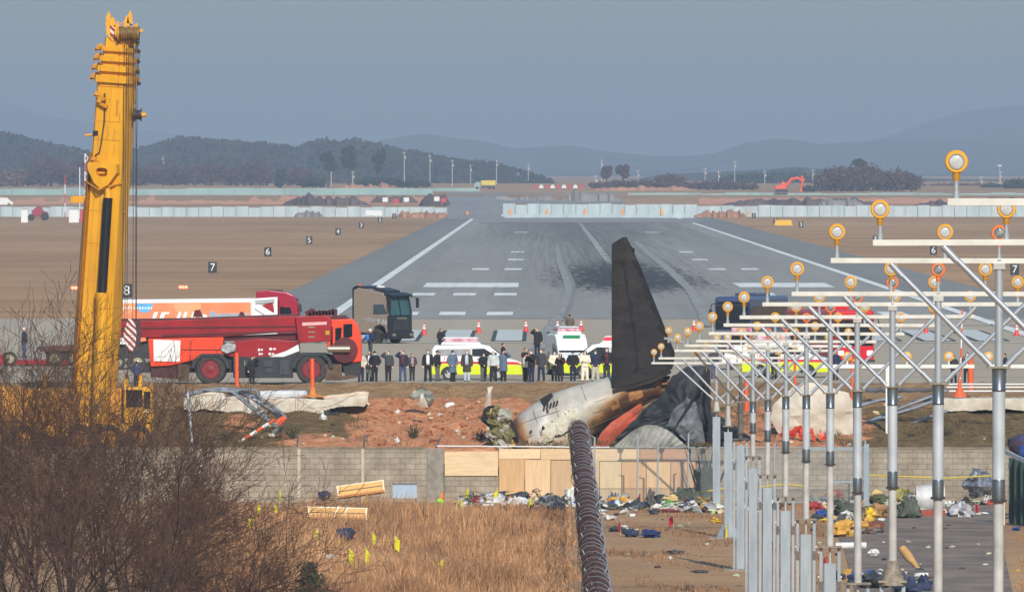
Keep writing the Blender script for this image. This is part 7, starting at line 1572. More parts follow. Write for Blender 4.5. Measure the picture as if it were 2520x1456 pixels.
def tree(u, vt, vb, wpx, D, m, lab, name, kind='round', group=None, seed=0, lobes=5, n=420):
    rnd = random.Random(seed); k = D / FPX; h = (vb - vt) * k; w = wpx * k / 2; zb2 = wz(vb, D); root = thing(name, lab, 'tree' if kind != 'thicket' else 'thicket', (wx(u, D), D, zb2), 0, group)
    mb = MB(); mb.path([(0, 0, -.8), (.02 * h, 0, h * .4), (.0, 0, h * .85)], [.04 * h, .03 * h, .01 * h], 6)
    for i in range(4): a = rnd.uniform(0, 6.28); mb.path([(0, 0, h * (.3 + .1 * i)), (math.cos(a) * w * .6, math.sin(a) * w * .6, h * (.55 + .1 * i))], [.02 * h, .006 * h], 5)
    mb.build('trunk', trk, root); V = []
    for l in range(lobes):
        if kind == 'pine': c = Vector((rnd.uniform(-.55, .55) * w, rnd.uniform(-.4, .4) * w, h * rnd.uniform(.45, .92))); r = Vector((w * rnd.uniform(.35, .6), w * .4, h * .1))
        elif kind == 'thicket': c = Vector((w * (2 * (l + .5) / lobes - 1) * .92, rnd.uniform(-.3, .3) * h, h * .42 * (1 - .35 * ((2 * (l + .5) / lobes - 1)) ** 2))); r = Vector((w * 1.6 / lobes + h * .12, h * .5, h * .56 * (1 - .4 * abs(2 * (l + .5) / lobes - 1) ** 2.5) * rnd.uniform(.75, 1.05)))
        elif kind == 'column': c = Vector((rnd.uniform(-.2, .2) * w, 0, h * (.15 + .75 * l / lobes))); r = Vector((w * .8, w * .8, h * .16))
        else: c = Vector((rnd.uniform(-.5, .5) * w, rnd.uniform(-.4, .4) * w, h * rnd.uniform(.35, .75))); r = Vector((w * .55, w * .5, h * .26))
        def sh(rd, r=r):
            while True:
                q = Vector((rd.uniform(-1, 1), rd.uniform(-1, 1), rd.uniform(-1, 1)))
                if q.length < 1: break
            q = q * (.55 + .45 * rd.random()); return Vector((q.x * r.x, q.y * r.y, q.z * r.z))
        V += quads(c, min(.09 * h, .5), rnd, n, sh)
    crown_obj('crown', V, m, root); return root
PINE = 'pines standing before the left hill'
tree(808, 372, 456, 50, 4600, pinem, 'left one of three dark pines on the far left hill foot', 'pine_tree', 'pine', None, 1, 9, 260); tree(858, 360, 456, 46, 4600, pinem, 'tallest middle pine of the three on the far left', 'pine_tree', 'pine', None, 2, 9, 260); tree(928, 364, 454, 46, 4600, pinem, 'right pine of the three above the orange soil', 'pine_tree', 'pine', None, 3, 8, 240)
tree(690, 409, 460, 34, 4500, evg, 'dark block-like evergreen left of the pines', 'evergreen_tree', 'column', None, 4, 5, 260)
tree(770, 430, 460, 60, 4500, evg, 'low dark evergreen thicket under the left pines', 'evergreen_thicket', 'thicket', None, 5, 4, 220); tree(935, 428, 460, 120, 4500, evg, 'dark evergreen thicket below the right pine', 'evergreen_thicket', 'thicket', None, 6, 5, 220); tree(1020, 438, 462, 80, 4500, evg, 'dark low thicket left of the tall utility poles', 'evergreen_thicket', 'thicket', None, 7, 4, 200)
tree(125, 362, 460, 110, 4800, tw, 'tall bare grove left of the lattice tower', 'bare_grove', 'thicket', None, 8, 5, 300); tree(195, 372, 460, 90, 4800, tw, 'tall bare grove right behind the lattice tower', 'bare_grove', 'thicket', None, 9, 5, 300); tree(40, 410, 460, 100, 4800, mat('pale_bare_twigs', (126, 100, 92), rough=1, c2=(96, 78, 72), scale=.3, island=.3), 'pale bare grove at the far left edge', 'bare_grove', 'thicket', None, 10, 5, 240)
tree(400, 386, 460, 140, 4900, tw, 'bare grove right of the yellow boom', 'bare_grove', 'thicket', None, 11, 6, 300); tree(520, 382, 460, 130, 4900, tw, 'bare grove in the middle of the left tree line', 'bare_grove', 'thicket', None, 12, 6, 300); tree(620, 380, 460, 100, 4900, tw, 'bare grove left of the dark evergreen block', 'bare_grove', 'thicket', None, 13, 5, 300); tree(735, 400, 460, 60, 4900, tw, 'bare grove right of the dark evergreen block', 'bare_grove', 'thicket', None, 14, 4, 260); tree(320, 392, 460, 60, 4900, tw, 'bare grove behind the hanging ropes', 'bare_grove', 'thicket', None, 15, 4, 260)
tree(2070, 398, 472, 130, 4300, tw, 'left half of the big round bare thicket on the right', 'bare_thicket', 'thicket', None, 16, 5, 520); tree(2125, 388, 470, 110, 4330, tw, 'tallest middle part of the big bare thicket on the right', 'bare_thicket', 'thicket', None, 17, 4, 520); tree(2205, 406, 470, 120, 4300, tw, 'right half of the big round bare thicket on the right', 'bare_thicket', 'thicket', None, 18, 5, 520); tree(2120, 387, 420, 50, 4360, pinem, 'green crown poking out of the big bare thicket', 'pine_tree', 'round', None, 19, 4, 160)
tree(1492, 406, 450, 36, 4700, tw, 'left one of two bare trees above the middle thicket', 'bare_tree', 'round', None, 20, 5, 150); tree(1532, 402, 450, 46, 4700, tw, 'right one of two bare trees above the middle thicket', 'bare_tree', 'round', None, 21, 5, 170)
tree(1560, 438, 464, 230, 4450, tw, 'long low brown thicket beyond the gravel heap', 'bare_thicket', 'thicket', None, 22, 9, 240); tree(1760, 440, 468, 220, 4450, tw, 'long low brown thicket under the far poles', 'bare_thicket', 'thicket', None, 23, 9, 240); tree(1650, 422, 455, 70, 4800, tw, 'rounded bare thicket above the long low one', 'bare_thicket', 'thicket', None, 24, 4, 240); tree(1840, 416, 456, 160, 5600, evg, 'far bluish wood between the poles on the right', 'evergreen_thicket', 'thicket', None, 25, 7, 220); tree(1940, 412, 456, 160, 5700, evg, 'far bluish wood behind the orange excavator', 'evergreen_thicket', 'thicket', None, 26, 7, 220)
tree(2350, 446, 468, 260, 4900, tw, 'low bare hedge right of the big thicket', 'bare_thicket', 'thicket', None, 27, 9, 200); tree(2500, 432, 468, 60, 4600, evg, 'dark evergreen clump at the right edge', 'evergreen_thicket', 'thicket', None, 28, 4, 240); tree(2440, 446, 466, 50, 4700, evg, 'small dark evergreen left of the right-edge clump', 'evergreen_thicket', 'thicket', None, 29, 3, 200); tree(1990, 452, 472, 40, 4250, evg, 'small dark bush beside the orange excavator', 'evergreen_thicket', 'thicket', None, 30, 3, 160)
tree(1250, 424, 456, 110, 5800, evg, 'far dark wood behind the dump truck', 'evergreen_thicket', 'thicket', None, 31, 6, 200); tree(1330, 438, 458, 70, 5600, evg, 'far dark wood left of the red and white barriers', 'evergreen_thicket', 'thicket', None, 32, 4, 200)
# woodland texture on the near hill: one mass of crowns
rnd = random.Random(99); V = []
for i in range(5200):
    u = rnd.uniform(-60, 1350); vr = interp(u, HILL); t = rnd.random() ** .8; D = 6500 - 900 * (1 - t); zr = CH - (vr - HV) * 6500 / FPX; z = 6.5 + (zr - 6.5) * math.sin(t * math.pi / 2) ** 1.2
    c = Vector(((u - HU) * D / FPX, D, z + rnd.uniform(-.6, 1.3)))
    V += quads(c, 1.5, rnd, 3, lambda rd: Vector((rd.uniform(-1.6, 1.6), rd.uniform(-1.5, 1.5), rd.uniform(-.6, 1.4))))
wo = crown_obj('woodland', V, mat('hill_woodland_crowns', (36, 42, 38), rough=1, c2=(60, 52, 48), amount=.45, scale=.015, island=.2), None); wo['kind'] = 'stuff'

# ---- bare shrubs in the left foreground
bark = mat('shrub_bark', (66, 48, 38), rough=.9, c2=(42, 30, 25), amount=.5, scale=1.5); twig_m = mat('shrub_twig', (112, 80, 56), rough=.9, c2=(58, 40, 31), amount=.5, scale=.7, island=.45)
def shrub(name, lab, u, D, stems, seed, spread, hgt, lean=(0, 0), depth_max=5, twigs=1.0):
    rnd = random.Random(seed); zg = zbase(D); root = thing(name, lab, 'shrub', (wx(u, D), D, zg)); K = D / FPX
    SEG = {0: [], 1: []}
    def grow(p, d, L, r, lev):
        n = 4 if lev < 3 else 3; q = p; dd = d.copy(); pts = [p]; 
        for i in range(n):
            dd = (dd + Vector((rnd.gauss(0, .13), rnd.gauss(0, .13), rnd.gauss(.015, .10)))).normalized(); q = q + dd * (L / n); pts.append(q)
        rs = [r * (1 - .55 * i / n) for i in range(n + 1)]; SEG[0 if lev < 2 else 1].append((pts, rs))
        if lev >= depth_max: return
        nb = {0: 5, 1: 5, 2: 4, 3: 4, 4: 2}.get(lev, 3); nb = max(2, int(nb * (twigs if lev > 1 else 1) + rnd.random() * .6))
        for b in range(nb):
            t = rnd.uniform(.3, 1.0); i = min(n - 1, int(t * n)); pp = pts[i].lerp(pts[i + 1], t * n - i)
            side = Vector((rnd.gauss(0, 1), rnd.gauss(0, .7), rnd.gauss(0, .6))); side = (side - dd * side.dot(dd)).normalized()
            ang = rnd.uniform(.35, .85); nd = (dd * math.cos(ang) + side * math.sin(ang) + Vector((0, 0, .12))).normalized()
            grow(pp, nd, L * rnd.uniform(.45, .72), r * .42 * rnd.uniform(.8, 1.15), lev + 1)
    for s in range(stems):
        a = (s + .5) / stems * 2 - 1; d = Vector((a * spread + lean[0] + rnd.gauss(0, .08), rnd.gauss(0, .2) + lean[1], 1)).normalized()
        grow(Vector((a * .5, rnd.uniform(-.5, .5), -.2)), d, hgt * rnd.uniform(.42, .62), .085 * rnd.uniform(.75, 1.2), 0)
    for lev, nm, m, ns in ((0, 'branches', bark, 6), (1, 'twigs', twig_m, 3)):
        vs = []; fs = []
        for pts, rs in SEG[lev]:
            b = len(vs); 
            for i, p in enumerate(pts):
                d = (pts[min(i + 1, len(pts) - 1)] - pts[max(0, i - 1)]).normalized(); a = d.orthogonal().normalized(); c = d.cross(a); r = max(rs[i], .0072)
                vs += [p + (a * math.cos(6.2832 * k / ns) + c * math.sin(6.2832 * k / ns)) * r for k in range(ns)]
            for i in range(len(pts) - 1):
                for k in range(ns): k2 = (k + 1) % ns; fs.append((b + i * ns + k, b + i * ns + k2, b + (i + 1) * ns + k2, b + (i + 1) * ns + k))
        o = raw_mesh(nm, np.array([tuple(v) for v in vs]), np.array(fs), m); o.parent = root
    return root
# ground at D~390 is ~ -7.5; picture bottom there is z = 12 - 1033*390/28000 = -2.4
shrub('bare_shrub', 'biggest bare shrub, its dark stem rising at the lower left', 125, 392, 6, 3, .5, 13.4, (.05, 0), twigs=.9)
shrub('bare_shrub', 'bare shrub leaning right over the block wall', 250, 400, 5, 8, .45, 10.8, (.6, 0), twigs=.85)
shrub('bare_shrub', 'bare shrub at the left edge with thin upright twigs', 10, 405, 6, 13, .45, 14.6, (.04, 0), twigs=.88)
shrub('bare_shrub', 'low bare shrub at the lower middle left, reaching into the dry grass', 430, 410, 4, 21, .6, 7.6, (.3, 0), twigs=.8)
shrub('bare_shrub', 'bare shrub in front of the yellow crane foot', 205, 418, 6, 34, .42, 14.2, (.03, 0), twigs=.85)
shrub('bare_shrub', 'small bare shrub with fine twigs left of the dark conifer', 590, 425, 4, 55, .6, 6.4, (.2, 0), twigs=.8)
shrub('bare_shrub', 'bare shrub low at the left, behind the biggest one', 60, 430, 5, 89, .6, 13.0, (.1, 0), twigs=.85)
shrub('bare_shrub', 'bare shrub filling the lower left corner', 180, 380, 4, 144, .7, 8.6, (.1, 0), twigs=.8)
shrub('bare_shrub', 'slender bare shrub right in front of the yellow crane cab', 335, 424, 5, 233, .26, 13.2, (.02, 0), twigs=.9)
# small dark conifer
cr = thing('conifer', 'small dark green conifer at the bottom beside the shrubs', 'conifer', (wx(762, 470), 470, zbase(470))); mb = MB(); mb.tube((0, 0, -.2), (0, 0, 2.2), .08, .03, 8); mb.build('trunk', bark, cr); rnd = random.Random(6); V = []
for l in range(16):
    z = .1 + 2.5 * l / 16 ; w = .85 * (1 - (l / 17) ** 1.6) + .07
    V += quads(Vector((0, 0, z)), .07, rnd, 150, lambda rd: Vector((rd.gauss(0, .45) * w, rd.gauss(0, .45) * w, rd.uniform(-.12, .22))))
crown_obj('crown', V, mat('conifer_needles', (40, 46, 26), rough=.9, c2=(70, 68, 36), scale=3, island=.4), cr)
# ---- tall dry grass in front of the wall, short grass on the right
def blades(name, n, umin, umax, D0, D1, hmin, hmax, wb, m, seed, Z=PROFILE, skip=None):
    g = np.random.default_rng(seed); D = g.uniform(D0, D1, n); u = g.uniform(umin, umax, n); x = (u - HU) * D / FPX
    cl = np.sin(x * 1.7 + D * .9) * np.sin(x * .63 - D * .41 + 1) ; keep = g.uniform(0, 1, n) < (.55 + .45 * cl); keep &= ~((u > 905) & (u < 1260)) | (g.uniform(0, 1, n) < .12) if skip else True
    keep &= (u < umax - g.uniform(0, 1, n) ** 2 * 70) & (u > umin + g.uniform(0, 1, n) ** 2 * 50); x, D, u = x[keep], D[keep], u[keep]; n = len(x); z = np.interp(D, [p[0] for p in Z], [p[1] for p in Z]) - .08
    gr = g.uniform(.45, 1.25, (80, 80)); gi = gr[(x / 2.1).astype(int) % 80, (D / 5.0).astype(int) % 80]; gk = g.uniform(.6, 1.2, (80, 80))[(x / .7 + 3).astype(int) % 80, (D / 1.9).astype(int) % 80]; edge = gi * gk * np.clip((u - umin) / 60, .35, 1) * np.clip((umax - u) / 40, .35, 1)
    h = g.uniform(hmin, hmax, n) * (.75 + .35 * np.sin(x * .8 + D * .23)) * edge; a = g.uniform(0, math.pi, n); lx, ly = g.normal(0.06, .28, n) * h, g.normal(0, .25, n) * h; w = wb * g.uniform(.6, 1.4, n); dx, dy = np.cos(a) * w, np.sin(a) * w * .6
    V = np.empty((n, 5, 3)); mx, my = x + lx * .35, D + ly * .35
    V[:, 0] = np.stack([x - dx, D - dy, z], 1); V[:, 1] = np.stack([x + dx, D + dy, z], 1); V[:, 2] = np.stack([mx + dx * .8, my + dy * .8, z + h * .6], 1); V[:, 3] = np.stack([mx - dx * .8, my - dy * .8, z + h * .6], 1); V[:, 4] = np.stack([x + lx, D + ly, z + h], 1)
    b = np.arange(n) * 5; T = np.concatenate([np.stack([b, b + 1, b + 2], 1), np.stack([b, b + 2, b + 3], 1), np.stack([b + 3, b + 2, b + 4], 1)]); return struct(raw_mesh(name, V.reshape(-1, 3), T, m), 'stuff')
dryg = mat('tall_dry_grass', (186, 141, 97), rough=.9, c2=(136, 95, 63), amount=.5, scale=.16, stretch=(1, .35, 1), island=.4); shortg = mat('short_dry_grass', (150, 112, 76), rough=.95, c2=(116, 84, 56), amount=.5, scale=.4, island=.35)
blades('tall_dry_grass', 90000, 420, 1432, 482, 590, .5, 1.25, .022, dryg, 1)
blades('short_dry_grass', 60000, 1340, 2085, 482, 597, .08, .3, .025, shortg, 2)
blades('short_dry_grass', 16000, 2468, 2560, 482, 592, .1, .35, .025, mat('pale_dry_grass', (176, 138, 96), rough=.95, c2=(140, 104, 70), scale=.5, island=.3), 3)
blades('bank_grass', 60000, 250, 2560, 604, 621, .05, .3, .02, mat('bank_grass', (110, 92, 58), rough=.95, c2=(78, 62, 40), amount=.5, scale=.5, island=.45), 4, EMB, True)
blades('crest_grass', 40000, 100, 2560, 622, 642, .04, .16, .02, mat('crest_grass', (158, 124, 84), rough=.95, c2=(126, 98, 66), amount=.5, scale=.5, island=.35), 5, EMB)
# ================================================================ DEBRIS AND MARKER FLAGS IN THE FIELD
yf = mat('yellow_flag', (216, 208, 16), rough=.6, var=.12, scale=5); rf = mat('red_flag', (176, 24, 40), rough=.6, var=.1); stick = mat('flag_stick', (186, 176, 160), rough=.7)
def flag(u, v, s, m, lab, seed, group, tall=True):
    D = min(598, field_D(v + 14 + 10 * s)); t = thing('marker_flag', lab, 'flag', (wx(u, D), D, zbase(D)), 0, group); rnd = random.Random(seed); top = wz(v, D) - zbase(D) + .22
    mb = MB(); mb.tube((0, 0, -.1), (rnd.uniform(-.05, .05), 0, top + .1), .014, .01, 5); mb.build('stick', stick, t); mb = MB(); w = .27 * s; hh_ = .56 * s; a = rnd.choice((-1, 1)); fold = rnd.uniform(.3, 1)
    rr = []
    for i in range(5):
        f = i / 4; x = a * w * f * fold; y = .06 * math.sin(f * 5 + seed); rr.append([Vector((x, y - .004, top - hh_ * (.75 + .35 * f))), Vector((x, y + .004, top - hh_ * (.75 + .35 * f))), Vector((x + a * .02, y + .004, top + .05 - hh_ * .35 * f)), Vector((x + a * .02, y - .004, top + .05 - hh_ * .35 * f))])
    mb.loft(rr); mb.build('cloth', m, t)
def o_(x, y, sx_=2.183, u0=1000, v0=1700): return ((u0 + x / sx_) / 1.6254, (v0 + y / sx_) / 1.6254)
for i, (x, y, s) in enumerate(((255, 600, 1.2), (805, 590, 1.0), (1015, 650, .9), (1910, 590, 1.0), (35, 830, 1.2), (210, 740, .7), (90, 730, .8), (598, 950, 1.3), (1075, 840, 1.1), (1065, 975, 1.2), (1262, 1010, 1.3), (865, 1120, 1.5), (1005, 1110, 1.7), (1698, 1210, 1.4), (2170, 590, 1.9), (1855, 690, .7))):
    u, v = o_(x, y); flag(u, v, s, yf, 'small yellow marker flag on a thin stick in the dry grass', i, 'yellow marker flags in the dry grass')
for i, (x, y, s) in enumerate(((460, 725, 1.2),)): u, v = o_(x, y, 2.031, 1900, 1650); flag(u, v, s, yf, 'small yellow marker flag on a thin stick in the dry grass', 40 + i, 'yellow marker flags in the dry grass')
for i, (x, y) in enumerate(((1185, 920), (1612, 875), (1345, 690))): u, v = o_(x, y, 2.031, 1900, 1650); flag(u, v, .9, rf, 'small red marker flag near the debris right of the razor wire', 60 + i, 'red marker flags right of the razor wire')
for i, (u, v) in enumerate(((2398, 1228), (1910, 1385), (2035, 1380))): flag(u, v + (20 if i == 0 else 0), .9, rf, ['red marker flag leaning by the green fence', 'red marker strip between the grey mast columns', 'dark red flag beside the flange at the bottom'][i], 70 + i, None)
u, v = o_(1660, 620); flag(u, v, 1.0, mat('orange_flag', (230, 140, 40)), 'small orange marker flag at the foot of the wide pillar', 80, None)
u, v = o_(1662, 705); 
def at(u, v, dz=0.0): 
    D = min(597.5, field_D(v)); return Vector((wx(u, D), D, zbase(D) + dz))
def lump(name, u, v, w, h, m, lab, cat, seed, group=None, rough=.45, fold=.8, d=None):
    p = at(u, v + h / 2); k = p.y / FPX; o = crumple(w * k / 2, (d or min(w, h * 2) * k / 2), h * k / 2, seed, 8, rough, fold).build(name, m, None, smooth=22); o.location = p + Vector((0, 0, h * k / 2 * (.8 if u > 1430 or v > 1290 else 1.1) + (.25 if 700 < u < 1100 else 0))); return tag(o, lab, cat, group)
cl_n = mat('navy_cloth', (36, 44, 70), rough=.8, c2=(58, 66, 92), amount=.4, scale=3); cl_k = mat('charcoal_cloth', (40, 42, 46), rough=.8, c2=(70, 74, 80), amount=.4, scale=3); cl_b = mat('bright_blue_cloth', (44, 84, 160), rough=.7, c2=(30, 60, 120), scale=3); seat_y = mat('ochre_foam', (206, 158, 64), rough=.8, c2=(176, 128, 50), amount=.5, scale=2); white_d = mat('white_debris', (222, 220, 212), rough=.7, c2=(180, 178, 172), amount=.4, scale=3); brown_d = mat('brown_debris', (112, 76, 56), rough=.85, c2=(78, 54, 44), scale=2); grn_d = mat('olive_debris', (104, 106, 66), rough=.85, c2=(70, 76, 58), scale=2); foil = mat('silver_foil', (190, 192, 194), rough=.3, metal=.7, c2=(120, 122, 124), scale=4); mesh_d = mat('dark_green_tangle', (62, 70, 58), rough=.9, c2=(96, 100, 88), amount=.4, scale=3); limep = mat('lime_debris', (150, 226, 40), rough=.6); redd = mat('red_debris', (186, 60, 48), rough=.7, c2=(140, 44, 40), scale=2); yel_d = mat('yellow_debris', (226, 190, 40), rough=.6, c2=(200, 160, 40), scale=3); tan_d = mat('tan_panel', (206, 176, 118), rough=.7, c2=(184, 150, 96), scale=1.5)
# long yellow panels with a dark line
def panel(u0, v0, u1, v1, hpx, lab, seed, wrapped=False):
    p = at((u0 + u1) / 2, max(v0, v1) + hpx / 2); k = p.y / FPX; L = math.hypot(u1 - u0, v1 - v0) * k; t = thing('wooden_panel', lab, 'panel', p + Vector((0, 0, .34)), 0); t.rotation_euler = (R(-18), math.atan2(v1 - v0, u1 - u0), 0); h = hpx * k * 1.05; zc = h * .6 + (abs(v1 - v0) * k / 2)
    mb = MB(); mb.box((0, 0, zc), (L, .1, h)); mb.build('board', mat('honey_board', (224, 172, 92), rough=.6, c2=(206, 152, 78), scale=.8, stretch=(.3, 1, 2)), t, bevel=.01)
    mb = MB(); mb.box((0, -.055, zc + h * .02), (L * .94, .02, h * .07)); mb.build('dark_line', mat('dark_slot', (70, 54, 40)), t)
    for s in (-.5, .5): mb = MB(); mb.box((0, -.05, zc + s * h), (L * 1.01, .05, h * .1)); mb.build('edge_strip', mat('cream_strip', (232, 216, 180), rough=.6), t)
    for s in (-.48, .48): mb = MB(); mb.box((s * L, -.055, zc), (.07, .04, h * 1.02)); mb.build('end_strip', _M['cream_strip'], t)
    mb = MB(); mb.box((0, -.2, zc - h * .62), (L * .96, .3, h * .2)); mb.build('lower_board', mat('amber_board', (180, 118, 60), rough=.7, var=.15), t)
    if wrapped:
        for x in (-.02, .14): mb = MB(); mb.beam((x * L - .12, -.09, zc - h * .6), (x * L + .1, -.09, zc + h * .6), .12, .02); mb.build('wrap', foil, t)
panel(756, 1280, 903, 1284, 26, 'honey-coloured panel with a dark line lying in the grass, foil strips across', 1, True); panel(832, 1229, 949, 1213, 26, 'tilted honey-coloured panel with a dark line leaning at the wall', 2)
# light blue board on two legs against the wall
t = thing('notice_board', 'small pale blue board on two legs at the foot of the wall', 'board', (wx(996, 598), 598, zbase(598))); mb = MB(); mb.box((0, 0, wz(1207, 598) - zbase(598)), (1.28, .05, .78)); mb.build('board', mat('pale_blue_board', (168, 184, 200), rough=.5, c2=(150, 166, 182), scale=1), t, bevel=.01)
for s in (-.6, .6): mb = MB(); mb.tube((s, .03, 0), (s, .03, wz(1187, 598) - zbase(598) + .03), .03, .03, 6); mb.build('leg', stub, t)
mb = MB(); mb.box((0, -.03, wz(1190, 598) - zbase(598)), (1.3, .05, .06)); mb.build('top_rail', stub, t)
lump('seat_debris', 797, 1232, 26, 22, cl_n, 'navy seat cushion remains with white scraps at the wall foot', 'debris', 1); lump('seat_debris', 800, 1206, 24, 20, brown_d, 'brown and grey rounded seat back at the wall', 'debris', 2); lump('cloth_heap', 848, 1325, 44, 34, cl_n, 'dark navy crumpled cloth heap in the dry grass', 'cloth', 3); lump('yellow_scrap', 838, 1346, 24, 14, yel_d, 'yellow and white scrap below the navy cloth heap', 'debris', 4)
lump('grey_scrap', 812, 1382, 22, 12, white_d, 'small grey-white scrap in the grass right of the conifer', 'debris', 5); lump('lime_scrap', 1083, 1246, 16, 12, limep, 'bright lime scrap at the foot of the wide pillar', 'debris', 6); lump('white_scrap', 1133, 1413, 12, 10, white_d, 'tiny white scrap low in the dry grass', 'debris', 7)
p = at(1180, 1240); mb = MB(); mb.path([(-1.3, 0, .12), (0, -.05, .3), (1.9, -.1, .62)], .07, 6); o = mb.build('bent_trim', tan_d); o.location = p; tag(o, 'long pale yellow trim lying along the wall foot', 'debris')
rnd = random.Random(31)
heapd = [('white_debris', 1215, 1236, 60, 22, white_d, 'white crumpled panel at the wall foot left of the razor wire'), ('white_debris', 1278, 1240, 60, 26, white_d, 'large white torn panel at the middle of the wall foot'), ('grey_debris', 1352, 1238, 50, 34, mat('grey_debris', (140, 142, 142), rough=.6, c2=(84, 86, 90), scale=2), 'grey folded panel heap left of the razor wire'), ('dark_debris', 1375, 1252, 34, 30, cl_k, 'black torn piece beside the razor wire'), ('brown_debris', 1325, 1255, 60, 16, brown_d, 'flat brown torn panel left of the razor wire'), ('grey_fin', 1402, 1218, 26, 36, white_d, 'upright grey-white torn piece touching the razor wire'), ('purple_cloth', 1300, 1246, 40, 14, mat('purple_cloth', (70, 56, 92), rough=.8), 'purple cloth in the white debris'),
 ('white_scrap', 1145, 1242, 30, 12, white_d, 'white scrap under the long yellow trim'), ('brown_scrap', 1250, 1250, 30, 12, brown_d, 'small brown scrap before the white panel'),
 ('dark_tangle', 1505, 1246, 60, 16, mesh_d, 'dark green tangle right of the razor wire'), ('blue_cloth', 1520, 1236, 30, 12, cl_b, 'blue cloth below the wire mesh'), ('dark_tangle', 1560, 1244, 50, 18, cl_k, 'black tangle at the foot of the mesh'), ('grey_twist', 1600, 1226, 26, 44, mat('twisted_grey', (112, 108, 102), rough=.8, c2=(66, 64, 62), scale=2), 'upright twisted grey piece before the plywood'), ('white_scrap', 1478, 1258, 26, 14, white_d, 'white scraps right against the razor wire'), ('teal_cloth', 1572, 1248, 24, 10, mat('teal_cloth', (46, 88, 96), rough=.8), 'teal cloth near the mesh foot'), ('brown_mat', 1640, 1256, 70, 9, mat('maroon_mat', (112, 54, 50), rough=.9), 'flat maroon mat below the burnt wall'), ('green_plant', 1648, 1240, 22, 20, mat('fresh_green', (86, 140, 52), rough=.8), 'fresh green leaves at the foot of the burnt wall'), ('dark_tangle', 1690, 1222, 70, 46, mesh_d, 'big dark green wire tangle at the burnt wall'), ('dark_tangle', 1735, 1180, 50, 90, mesh_d, 'tall dark tangle covering the burnt wall'), ('brown_scrap', 1740, 1252, 26, 16, brown_d, 'brown scrap left of the leftmost mast column'), ('white_cloth', 1830, 1250, 40, 10, white_d, 'white cloth between mast columns')]
for i, (n, u, v, w, h, m, l) in enumerate(heapd): lump(n, u, v, w, h, m, l, 'debris', 200 + i, None, .55, 1.0)
for i, (n, u, v, w, h, m, l) in enumerate([('clothes_heap', 1520, 1300, 40, 16, cl_k, 'dark clothes heap with a red flag on the short grass'), ('clothes_heap', 1556, 1310, 40, 20, cl_n, 'navy clothes heap in the middle of the short grass'), ('clothes_heap', 1600, 1312, 44, 20, mat('royal_blue_cloth', (40, 60, 112), rough=.8, c2=(30, 40, 80), scale=3), 'royal blue clothes heap on the short grass'), ('white_scrap', 1535, 1296, 20, 10, white_d, 'white scrap among the dark clothes'), ('white_scrap', 1500, 1272, 30, 14, white_d, 'crumpled white sheet by the razor wire'), ('dark_strip', 1660, 1358, 40, 10, cl_k, 'dark flat strip on the short grass'), ('dark_strip', 1722, 1405, 40, 8, cl_k, 'dark flat scrap low on the short grass'), ('white_scrap', 1648, 1372, 14, 8, white_d, 'tiny white scrap beside the shallow ditch')]): lump(n, u, v, w, h, m, l, 'debris', 300 + i, None, .5, 1.0)
